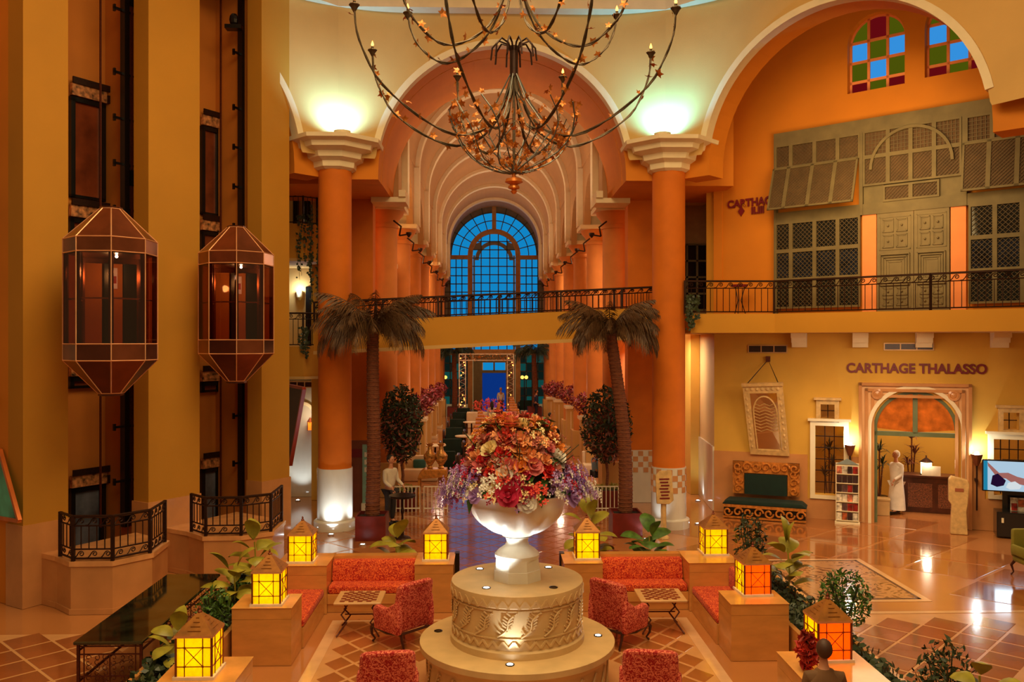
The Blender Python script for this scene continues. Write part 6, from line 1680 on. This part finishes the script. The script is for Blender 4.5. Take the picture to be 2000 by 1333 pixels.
# white sofas left/right near trees
for (px, py, la) in ((812, 950, 'white low sofa with teal cushion behind the left ficus'), (1180, 940, 'white low sofa with teal cushion behind the right ficus')):
    g_ = FL(px, py - 12); t = thing('lounge_sofa', la, 'sofa', (g_.x, g_.y, 0)); MB().rbox(-.8, .8, -.35, .35, 0, .42, .05).build('seat', m_trim, t, smooth=True); MB().rbox(-.8, .8, .25, .45, .2, .85, .05).build('backrest', m_trim, t, smooth=True)
    MB().rbox(-.1, .35, .05, .25, .42, .72, .05).build('teal_cushion', mat('teal_fabric', (50, 110, 112), .8), t, smooth=True)
# console with gilt vases
g_ = FL(845, 985); t = thing('vase_console', 'gilt wooden console with a curved top in front of the hall', 'console', (g_.x, g_.y, 0))
MB().bvprism([(-.45, .82), (-.38, 1.0), (-.25, 1.1), (.45, 1.1), (.45, .86), (-.45, .8)], -.25, .25, .02).build('table_top', m_gold2, t)
for s_ in (-.40, .40):
    for q in (-.2, .2): MB().box(s_ - .035, s_ + .035, q - .035, q + .035, 0, .84).build('leg', m_gold2, t)
gv = [(.08, 0), (.10, .03), (.06, .08), (.19, .28), (.20, .40), (.08, .56), (.06, .68), (.13, .76), (.12, .77), (.05, .70), (.01, .70)]
for (dx, la) in ((-.08, 'gilt patterned vase, left of the pair on the console'), (.26, 'gilt patterned vase, right of the pair on the console')):
    o = MB().lathe(gv, 16).build('vase', mat('gilt_pattern', (206, 140, 70), .35, .4, var=.5, scale=14), loc=(g_.x + dx, g_.y, 1.10), smooth=True); tag(o, la, 'vase', 'gilt vases on the console')
# tall round bar table
g_ = FL(786, 1052); t = thing('bar_table', 'tall round dark bistro table beside the left palm box', 'table', (g_.x, g_.y, 0))
MB().lathe([(.30, 1.04), (.34, 1.06), (.34, 1.10), (.02, 1.10)], 20).build('table_top', m_black, t); MB().lathe([(.22, 0), (.2, .03), (.04, .08), (.025, .6), (.05, .7), (.025, .8), (.03, 1.04)], 12).build('pedestal_leg', m_iron, t)
g_ = FL(1222, 1040); t = thing('tall_stand', 'slender dark post behind the yellow plant', 'stand', (GP(1160, 19).x, GP(1160, 19).y, 0)); MB().lathe([(.14, 0), (.03, .06), (.02, 1.3), (.05, 1.33)], 10).build('post', m_black, t)
# sign boards by left & right columns
def signpost(px, py, la, m, tilt=.15):
    g_ = FL(px, py); t = thing('sign_stand', la, 'sign', (g_.x, g_.y, 0), .1); MB().lathe([(.16, 0), (.14, .04), (.08, .1), (.07, .9), (.10, .95)], 6).build('post', m_bleach, t)
    b = MB().bvprism([(-.2, .9), (-.22, 1.6), (-.1, 1.72), (.2, 1.72), (.24, .98), (.12, .88)], -.03, .03, .01); b.v = [(v[0], v[1] - (1.72 - v[2]) * tilt * .6, v[2]) for v in b.v]; b.build('board', m_bleach, t)
    tx = MB()
    for k in range(7): z = 1.5 - k * .08; tx.box(-.13 + .02 * (k % 3), .13 - .03 * (k % 2), -.045 - (1.72 - z) * tilt * .6, -.03 - (1.72 - z) * tilt * .6, z, z + .03)
    tx.build('text_lines', m_txt, t, kind='stuff')
signpost(1296, 1052, 'pale standing signboard with red lines of text in front of the right column', m_bleach)
g_ = FL(700, 1015); t = thing('info_screen', 'tall brown display board behind the left column', 'board', (AY(700, 900, 25.4).x, 25.4, 0)); MB().box(-.3, .28, -.03, .03, 0, 2.1).build('panel', mat('brown_board', (120, 62, 40), .4), t); MB().box(-.25, .2, -.04, -.03, 1.6, 1.85).build('printed_band', m_txt, t)
t = thing('glass_banner', 'pale teal banner strip beside the brown display board', 'banner', (AY(716, 900, 25.2).x, 25.2, 0)); MB().box(-.12, .12, -.02, .02, .3, 2.0).build('panel', mat('teal_banner', (120, 160, 150), .3), t); MB().box(-.14, .14, -.1, .1, 0, .3).build('foot', m_clad, t)
for k in range(3): MB().box(-.06, .06, -.03, -.02, 1.2 + .22 * k, 1.34 + .22 * k).build('logo_square', m_clad, t)
# floral gate at the end of the hall
Yg = 55.0; xa, xb, zt = AY(897, 700, Yg).x, AY(1003, 700, Yg).x, AY(950, 692, Yg).z
t = thing('flower_gate', 'square gate of white truss posts twined with small lights before the far door', 'gate', (0, Yg, 0)); mt = mat('white_truss', (226, 206, 180), .3, .4)
for nm, X in (('post', xa), ('post', xb - .4)):
    for dx in (0, .4): MB().box(X + dx - .03, X + dx + .03, -.05, .05, 0, zt).build(nm, mt, t)
    br = MB()
    for k in range(12): br.bar((X, 0, zt * k / 12), (X + .4, 0, zt * (k + .5) / 12), .02).bar((X + .4, 0, zt * (k + .5) / 12), (X, 0, zt * (k + 1) / 12), .02)
    br.build('bracing', mt, t)
    leafmass(260, lambda rr, X=X: (X + rr.uniform(-.05, .45), rr.uniform(-.1, .1), rr.uniform(.5, zt)), .07, int(X * 10) + 99, m_leafr, 'garland', t)
    lm_ = MB(); rr = random.Random(4)
    for k in range(14): lm_.sphere((X + rr.uniform(0, .4), -.12, rr.uniform(.6, zt)), .035, 5, 4)
    lm_.build('fairy_lights', m_cbulb, t, kind='stuff')
for z in (zt - .4, zt): MB().box(xa, xb, -.05, .05, z - .03, z + .03).build('top_beam', mt, t)
leafmass(300, lambda rr: (rr.uniform(xa, xb), rr.uniform(-.1, .1), zt - .2 + rr.uniform(-.25, .25)), .07, 77, m_gold2, 'garland', t)
g_ = FL(955, 826); t = thing('buffet_table', 'white clothed table with pink flowers before the far door', 'table', (g_.x, g_.y - 3, 0)); MB().rbox(-1.3, 1.3, -.4, .4, 0, .9, .05).build('cloth', m_trim, t); bush(g_.x, g_.y - 3, .9, 1.0, .8, 'pink flower display on the clothed table at the end of the hall', fm['coral'], 78, 300, .09)
for (px, s_) in ((862, -1), (1028, 1)):
    g_ = GP(px + s_ * -4, 60.5); t = thing('table_lamp', f'pair of glowing yellow lamp globes seen at the {"left" if s_ < 0 else "right"} far window', 'lamp', (g_.x, g_.y, 0)); MB().lathe([(.15, 0), (.03, .1), (.03, 2.4)], 8).build('stem', m_iron, t)
    for k in (-1, 1): MB().sphere((k * .14, 0, 2.5), .13, 10, 6).build('globe', emis('globe_yellow', (255, 205, 90), 2.5), t)
# bust heads / pots between

# ================================================================ LEFT MARBLE TABLE
t = thing('marble_table', 'long dark green marble table on wrought iron scroll ends at the left', 'table', (-5.25, 12.0, 0))
h = .87
MB().rbox(-.47, .47, -.02, 3.45, h - .05, h, .012, 1).build('marble_top', m_gmarble, t)
def scroll_panel(w_, z0, z1):
    mb = MB(); 
    for k in (-1, 1): mb.bar((k * w_, 0, z0), (k * w_, 0, z1), .02).bar((k * w_ * .82, 0, z0), (k * w_ * .82, 0, z1), .014)
    for z in (z0 + .05, z1 - .03, z1 - .14, (z0 + z1) / 2 - .05): mb.bar((-w_, 0, z), (w_, 0, z), .016)
    mb.bar((0, 0, z0), (0, 0, z1 - .14), .014)
    for i in range(6):
        for j in range(8):
            cx_ = -w_ * .68 + i * w_ * .27; cz = z0 + .10 + j * (z1 - z0 - .25) / 7.5; r_ = .040; s_ = 1 if (i + j) % 2 else -1
            mb.tube([(cx_ + r_ * (1 - .6 * u) * cos(s_ * 5.5 * u + i), 0, cz + r_ * (1 - .6 * u) * sin(s_ * 5.5 * u + i)) for u in [q / 9 for q in range(10)]], .006, 3)
    return mb
for yy in (.06, 3.30): scroll_panel(.43, .02, h - .06).build('scroll_end', m_iron2, t).location = (0, yy, 0)
for x in (-.43, .43):
    for yy in (.06, 3.30): MB().box(x - .018, x + .018, yy - .018, yy + .018, 0, h - .05).build('leg', m_iron2, t)
    MB().box(x - .012, x + .012, .06, 3.3, .28, .31).build('side_stretcher', m_iron2, t); MB().box(x - .012, x + .012, .06, 3.3, h - .16, h - .14).build('side_rail', m_iron2, t)
# picture at the far left
t = thing('framed_picture', 'large teal and white picture in a copper frame hung tilted at the left edge', 'picture', FLK.W(FLK.S(-30), 0, 0), FLK.rz)
o_ = lambda px, py: (FLK.S(px, -.25) - FLK.S(-30), -.25, FLK.Z(px, py, -.25))
c_ = [o_(-70, 870), o_(0, 880), o_(38, 1018), o_(-70, 1000)]
def quadp(c, th=.04): return MB().hexa([c[3], c[2], (c[2][0], c[2][1] + th, c[2][2]), (c[3][0], c[3][1] + th, c[3][2]), c[0], c[1], (c[1][0], c[1][1] + th, c[1][2]), (c[0][0], c[0][1] + th, c[0][2])])
quadp(c_).build('canvas', mat('teal_canvas', (70, 190, 176), .35, var=.5, scale=1.2), t)
mcf = mat('copper_frame', (206, 104, 36), .3, .4)
for a, b in zip(c_, c_[1:] + c_[:1]): MB().bar(a, b, .07, .07).build('frame_side', mcf, t)
t = thing('wall_bracket', 'black iron wall bracket on the far left wall', 'bracket', FLK.W(FLK.S(5), 0, 0), FLK.rz)
z_ = FLK.Z(10, 785); MB().tube([(-.4, -.05, z_ - .25), (-.1, -.15, z_ - .03), (.3, -.3, z_ + .05)], .025, 5).box(.25, .4, -.36, -.26, z_ - .06, z_ + .14).build('arm', m_iron, t)

# ================================================================ RIGHT WALL FURNITURE
S, Z = W.S, W.Z
# bench
sc0, scE = S(1436), S(1560); t = thing('gilt_bench', 'carved gilt bench with dark green velvet seat and back under the mirror', 'bench', W.W((sc0 + scE) / 2, -.5, 0), W.rz)
hw = .92
fr = MB()
for (x0, x1, z0, z1) in ((-hw, -hw + .32, .62, 1.55), (hw - .32, hw, .62, 1.55), (-hw, hw, 1.22, 1.55)): fr.box(x0, x1, .22, .30, z0, z1)
fr.build('back_frame', m_gold2, t)
cv = MB()
def curl(cx, cz, r, s_, y): cv.tube([(cx + r * (1 - .7 * u) * cos(s_ * 7 * u), y, cz + r * (1 - .7 * u) * sin(s_ * 7 * u)) for u in [q / 14 for q in range(15)]], .028, 6)
for i in range(7): curl(-hw + .14 + i * (2 * hw - .28) / 6, 1.40, .13, 1 if i % 2 else -1, .20)
for j in range(3):
    for s_ in (-1, 1): curl(s_ * (hw - .16), .76 + j * .24, .12, s_ * (1 if j % 2 else -1), .20)
for i in range(8): curl(-.98 + i * .28, .20, .13, 1 if i % 2 else -1, -.42)
cv.build('carved_scrolls', m_gold2, t, smooth=True)
MB().box(-hw + .34, hw - .34, .16, .24, .62, 1.20).build('back_pad', m_velvet, t)
MB().bvprism([(-1.15, .40), (-1.0, .52), (1.0, .52), (1.15, .40)], -.42, .22, .03).build('seat_pad', m_velvet, t, smooth=True)
MB().box(-1.12, 1.12, -.40, .24, .32, .40).build('seat_frame', m_gold2, t); MB().box(-1.1, 1.1, -.34, .2, .02, .32).build('dark_plinth', m_black, t)
MB().box(-1.12, 1.12, -.42, -.34, .02, .07).build('lower_edge', m_gold2, t)
# mirror hanging tilted
t = thing('hanging_mirror', 'bleached carved wooden mirror hung by a cord on a peg, leaning off the wall', 'mirror', W.W(S(1498), 0, 0), W.rz)
k0 = S(1498)
def mp(px, py, off): return (S(px, off) - k0, off, Z(px, py, off))
a, b, c_, d_ = mp(1450, 750, -.55), mp(1528, 748, -.55), mp(1542, 890, -.06), mp(1466, 886, -.06)
def lerp4(u, v, o=0):
    A, B, C_, D_ = map(Vector, (a, b, c_, d_)); p = A.lerp(B, u).lerp(D_.lerp(C_, u), v); n_ = (B - A).cross(D_ - A).normalized(); n_ = n_ if n_.y < 0 else -n_
    return p + n_ * o
def slab4(u0, u1, v0, v1, o0, o1):
    q = [lerp4(u0, v1, o0), lerp4(u1, v1, o0), lerp4(u1, v1, o1), lerp4(u0, v1, o1), lerp4(u0, v0, o0), lerp4(u1, v0, o0), lerp4(u1, v0, o1), lerp4(u0, v0, o1)]
    return MB().hexa([tuple(p) for p in q])
for (u0, u1, v0, v1) in ((0, .16, .13, 1), (.84, 1, .13, 1), (.16, .84, .93, 1), (0, 1, 0, .13)): slab4(u0, u1, v0, v1, 0, .07).build('frame_board', m_bleach, t)
slab4(-.02, 1.02, -.01, .03, 0, .11).build('cornice', m_bleach, t)
slab4(.16, .84, .13, .93, .0, .015).build('mirror_glass', mat('mirror_silver', (205, 190, 165), .03, 1.0, var=0), t)
tr = MB()     # arched tracery
def pt(u, v): return lerp4(u, v, .035)
tr.tube([pt(.5 + .30 * cos(PI + q * PI / 14), .42 - .24 * sin(q * PI / 14)) for q in range(15)], .022, 5)
tr.tube([pt(.20, .42), pt(.20, .93)], .02, 5).tube([pt(.80, .42), pt(.80, .93)], .02, 5)
for k in range(9):
    v = .28 + k * .045; w_ = .30 * min(1, sqrt(max(.05, 1 - ((.42 - v) / .24) ** 2)) if v < .42 else 1)
    tr.tube([pt(.5 - w_, v), pt(.5 - w_ * .5, v + .03), pt(.5, v), pt(.5 + w_ * .5, v + .03), pt(.5 + w_, v)], .009, 4)
tr.build('tracery', m_bleach, t, kind='stuff')
dec = MB()
for i in range(7): q = lerp4(.10 + i * .13, .07, .08); dec.sphere(tuple(q), .045, 8, 5, (1, .4, 1))
for j in range(9):
    for u in (.07, .92): q = lerp4(u, .2 + j * .085, .075); dec.sphere(tuple(q), .03, 6, 4, (1, .5, 1.6))
dec.build('carved_beads', m_bleach, t, kind='stuff')
pk = mp(1500, 703, -.06); MB().box(pk[0] - .06, pk[0] + .06, -.12, 0, pk[2] - .06, pk[2] + .10).build('peg', m_iron2, t)
MB().tube([lerp4(.12, .0, .03), pk, lerp4(.9, .0, .03)], .016, 5).build('cord', m_bronze, t)
# torch sconces
for (px, py, la) in ((1660, 866, 'cone torch wall lamp with a white glare left of the spa doorway'), (1905, 884, 'cone torch wall lamp with a white glare right of the spa doorway')):
    s_ = S(px); z_ = Z(px, py); t = thing('torch_lamp', la, 'wall lamp', W.W(s_, -.28, 0), W.rz)
    MB().lathe([(.05, z_ - .32), (.12, z_ - .12), (.15, z_ - .02), (.12, z_ - .02), (.05, z_ - .1), (.01, z_ - .1)], 12).build('cup', mat('torch_cup', (120, 66, 40), .4, .4), t)
    MB().tube([(0, 0, z_ - .30), (0, 0, z_ - (1.5 if px > 1800 else .75))], .022, 6).build('rod', m_iron, t); MB().box(-.03, .03, 0, .27, z_ - .75, z_ - .68).build('bracket', m_iron, t)
    MB().sphere((0, 0, z_), .055, 8, 6).build('bulb', m_wbulb, t)
    lamp('POINT', W.W(s_, -.25, z_ + .10), 42, (.75, .95, 1), .05, name='torch_light')
# brochure rack
s_ = S(1655); t = thing('brochure_rack', 'tall narrow rack of colourful spa brochures left of the doorway', 'rack', W.W(s_, -.45, 0), W.rz)
RR = random.Random(8); hw = .30
bk = MB().box(-hw, hw, .02, .06, 0, 1.66).build('back_panel', m_trim, t); MB().box(-hw - .02, hw + .02, -.16, .1, 0, .05).build('foot', m_trim, t)
for k in range(2): MB().box((-hw if k == 0 else hw - .02), (-hw + .02 if k == 0 else hw), -.05, .06, .05, 1.6).build('side_post', m_trim, t)
bc = [mat(f'brochure_{i}', c_, .4, var=.5, scale=9) for i, c_ in enumerate(((150, 30, 22), (226, 200, 180), (170, 80, 40), (60, 34, 34), (214, 120, 90), (90, 60, 60)))]
for r_ in range(6):
    z_ = .08 + r_ * .255; MB().box(-hw + .02, hw - .02, -.07, .02, z_, z_ + .02).build('shelf', m_trim, t)
    for c_ in range(4):
        o = MB().box(-hw + .03 + c_ * .137, -hw + .155 + c_ * .137, -.045, -.03, z_ + .022, z_ + .22).build('brochure', bc[RR.choice(range(6))], loc=W.W(s_, -.45, 0), rz=W.rz)
        tag(o, f'{dict(brochure_0="red", brochure_1="pale", brochure_2="brown", brochure_3="dark", brochure_4="peach", brochure_5="grey-brown")[o.data.materials[0].name]} brochure, {["first", "second", "third", "fourth"][c_]} from the left on the {["lowest", "second lowest", "third lowest", "third highest", "second highest", "top"][r_]} rack shelf', 'brochure', 'brochures in the spa rack')
MB().bvprism([(-hw, 1.62), (0, 1.78), (hw, 1.62)], .0, .05, .005, 1).build('top_board', mat('grey_board', (130, 140, 140), .4), t)
# stone sign pedestal
s_ = S(1866); p = W.W(s_, -.75, 0); t = thing('stone_lectern', 'pale carved stone lectern right of the spa doorway', 'lectern', p, W.rz)
MB().bvprism([(-.20, 0), (-.17, .75), (-.24, .85), (-.24, 1.42), (-.18, 1.5), (.2, 1.42), (.24, 1.3), (.2, .8), (.17, .6), (.2, 0)], -.12, .12, .02).build('body', m_bleach, t)
MB().box(-.10, .10, -.135, -.12, 1.12, 1.20).build('emblem', m_txt if False else mat('worn_red', (150, 80, 50), .6), t)
# cabinet + tv
pa = W.S(1936); t = thing('tv_cabinet', 'black speckled cabinet with two doors and a tall back panel under the television', 'cabinet', W.W(pa, -.95, 0), W.rz)
m_spk = mat('black_speckle', (24, 20, 20), .25, var=1.6, scale=60, coat=.4)
MB().box(0, 1.9, .05, .6, .03, .66).build('body', m_spk, t); MB().box(.2, 1.9, .55, .62, .66, 1.95).build('back_panel', m_spk, t)
for k in range(3):
    o = MB().box(.02 + k * .6, .60 + k * .6, .0, .05, .06, .64).build('door', m_spk, t); MB().box(.10 + k * .6, .15 + k * .6, -.02, 0, .40, .52).build('handle', m_trim, o)
c0 = W.W(pa + .35, -.72, .66); t = thing('brochure_box', 'small display of orange and white brochures on the black cabinet', 'box', c0, W.rz); MB().box(0, .46, .1, .14, 0, .34).build('card', bc[1], t)
for k in range(3): MB().box(.02 + k * .15, .15 + k * .15, .08, .1, .02 + .1 * (k % 2), .2 + .1 * (k % 2)).build('leaflet', bc[(k * 2) % 6], t)
a, b = W.S(1921, -1.0), W.S(1921, -1.0) + 1.5; z0, z1 = W.Z(1921, 957, -1.0), W.Z(1921, 900, -1.0)
t = thing('television', 'bright wall television showing a massage picture at the right edge', 'television', W.W(a, -1.0, 0), W.rz)
MB().rbox(-.03, 1.53, 0, .08, z0 - .03, z1 + .03, .01, 1).build('casing', m_black, t); MB().box(.6, .9, .08, 1.0, z0 + .3, z0 + .5).build('wall_arm', m_iron, t)
MB().box(0, 1.5, -.004, 0, z0, z1).build('screen', emis('screen_pale', (200, 232, 255), 1.0), t)
H_ = z1 - z0
def pic(poly, m, y): MB().vprism([(p[0], z0 + p[1] * H_) for p in poly], -y - .001, -y).build('screen_image', m, t)
pic([(0, 0), (.09, 0), (.09, 1), (0, 1)], emis('screen_cyan', (40, 150, 190), 1.0), .005)
pic([(.09, .95), (.35, .6), (.55, .62), (.75, .5), (1.5, .25), (1.5, .02), (1.2, .02), (.9, .22), (.62, .30), (.5, .42), (.3, .45), (.1, .82)], emis('screen_skin', (206, 130, 120), .8), .006)
pic([(.2, .5), (.32, .58), (.5, .35), (.45, .18), (.3, .12), (.16, .2)], emis('screen_dark', (54, 24, 70), .6), .007)
pic([(.5, .12), (.55, .28), (.7, .34), (.85, .2), (.8, .08), (.6, .05)], emis('screen_white', (235, 245, 250), 1.1), .008)
lamp('AREA', W.W(a + .75, -1.06, (z0 + z1) / 2), 14, (.6, .85, 1), 1.0, target=W.W(a + .75, -3, (z0 + z1) / 2 - .3), size_y=.6, name='screen_glow')
# spa interior
p = W.W(S(1830), 2.3, 0); t = thing('reception_desk', 'dark carved wooden reception desk inside the spa doorway', 'desk', p, W.rz)
MB().box(-.75, 1.0, -.3, .3, 0, 1.02).build('body', m_wood, t); MB().box(-.82, 1.05, -.36, .36, 1.02, 1.08).build('desk_top', m_wood, t)
for k in range(2): MB().box(-.6 + k * .8, .05 + k * .8, -.32, -.3, .15, .85).build('carved_panel', mat('carved_dark_panel', (110, 60, 36), .5, var=.9, scale=40, bump=.6), t)
q = W.W(S(1823), 2.3, 1.08); t = thing('desk_lamp', 'glowing white lantern lamp standing on the reception desk', 'lamp', q, W.rz); MB().box(-.14, .14, -.14, .14, .03, .36).build('shade', emis('lamp_shade_glow', (255, 236, 180), 5), t); MB().box(-.16, .16, -.16, .16, 0, .03).build('foot', m_iron, t); MB().lathe([(.20, .36), (.02, .50), (.02, .56)], 4).build('cap', m_iron, t)
lamp('POINT', W.W(S(1823), 2.0, 1.5), 30, (1, .85, .6), .1)
q = W.W(S(1812), 2.05, 1.08); t = thing('display_case', 'small glass display case beside the desk lamp', 'case', q, W.rz); MB().box(0, .5, 0, .02, 0, .28).build('front', mat('pale_card', (226, 210, 180), .4), t)
def dracaena(p, h, la, seed, m):
    t = thing('dracaena_plant', la, 'plant', p); MB().lathe([(.16, 0), (.22, .28), (.24, .32), (.19, .32), (.01, .26)], 14).build('pot', m_black, t, smooth=True)
    rr = random.Random(seed); me = smesh(MB().add([(0, -.022, 0), (0, .022, 0), (.25, .026, .16), (.25, -.026, .16), (.5, 0, .10)], [(0, 1, 2, 3), (3, 2, 4)]), 'strap_leaf', m)
    for (dx, dy, hh) in ((0, 0, h), (.12, .05, h * .75), (-.13, 0, h * .6)):
        MB().tube([(dx * .3, dy, .25), (dx, dy, hh)], .025, 6).build('cane', m_trunk, t)
        for i in range(22): put('strap_leaf', me, t, loc=(dx, dy, hh - .12 * rr.random()), rot=(rr.uniform(-.3, .3), rr.uniform(-1.0, .6), rr.uniform(0, 6.28)), sc=rr.uniform(.6, .9))
dracaena(W.W(S(1724), 2.6, 0), 1.75, 'dark green spiky plant in a black pot left inside the spa doorway', 1, m_leafd)
dracaena(W.W(S(1790) + .1, 3.5, 0), 2.1, 'tall brownish spiky plant beside the reception desk', 2, m_leafr)
dracaena(W.W(S(1618), 1.2, 0), 1.9, 'spiky plant behind the tall window left of the doorway', 3, m_leafd)
t = thing('low_bench', 'low pale stone bench inside the spa left of the person in white', 'bench', W.W(S(1722), 1.3, 0), W.rz); MB().box(-.7, .25, -.2, .2, 0, .42).build('body', m_carv, t); MB().box(-.72, .27, -.22, .22, .42, .47).build('top', m_carv, t)
# green armchair at right edge
g_ = FL(2003, 1140); t = thing('green_armchair', 'green upholstered armchair with cabriole leg cut by the right edge', 'armchair', (g_.x + .42, g_.y + .3, 0)); mg = mat('olive_velvet', (122, 112, 28), .8)
MB().rbox(-.33, .33, -.33, .33, .30, .46, .06).build('seat', mg, t, smooth=True); MB().rbox(-.33, .33, .25, .38, .4, 1.0, .05).build('backrest', mg, t, smooth=True)
for s_ in (-1, 1):
    MB().rbox(s_ * .33 - .05, s_ * .33 + .05, -.2, .3, .46, .68, .04).build('armrest', mg, t, smooth=True)
    for q in (-1, 1): MB().tube([(s_ * .29, q * .29, .31), (s_ * .33, q * .33, .22), (s_ * .30, q * .30, .08), (s_ * .33, q * .34, .014)], [.035, .03, .016, .022], 7).build('leg', m_dkwood, t, smooth=True)
# small object on the gallery: red flower stand behind railing
p = AY(1440, 600, 24.0); t = thing('flower_stand', 'iron plant stand with a red bowl on the right gallery', 'stand', (p.x, p.y - .2, 5.75))
MB().lathe([(.22, .78), (.24, .84), (.14, .80), (.02, .80)], 12).build('bowl', m_leafm, t)
for k in range(3): a_ = 2.1 * k; MB().tube([(.18 * cos(a_), .18 * sin(a_), 0), (.05 * cos(a_), .05 * sin(a_), .4), (.15 * cos(a_), .15 * sin(a_), .78)], .014, 5).build('leg', m_iron, t)
# red upholstered chair corner at the bottom right
armchair(4.62, 9.1, PI + .5, 'red damask armchair corner peeking at the bottom edge beside the person in brown', m_red2)
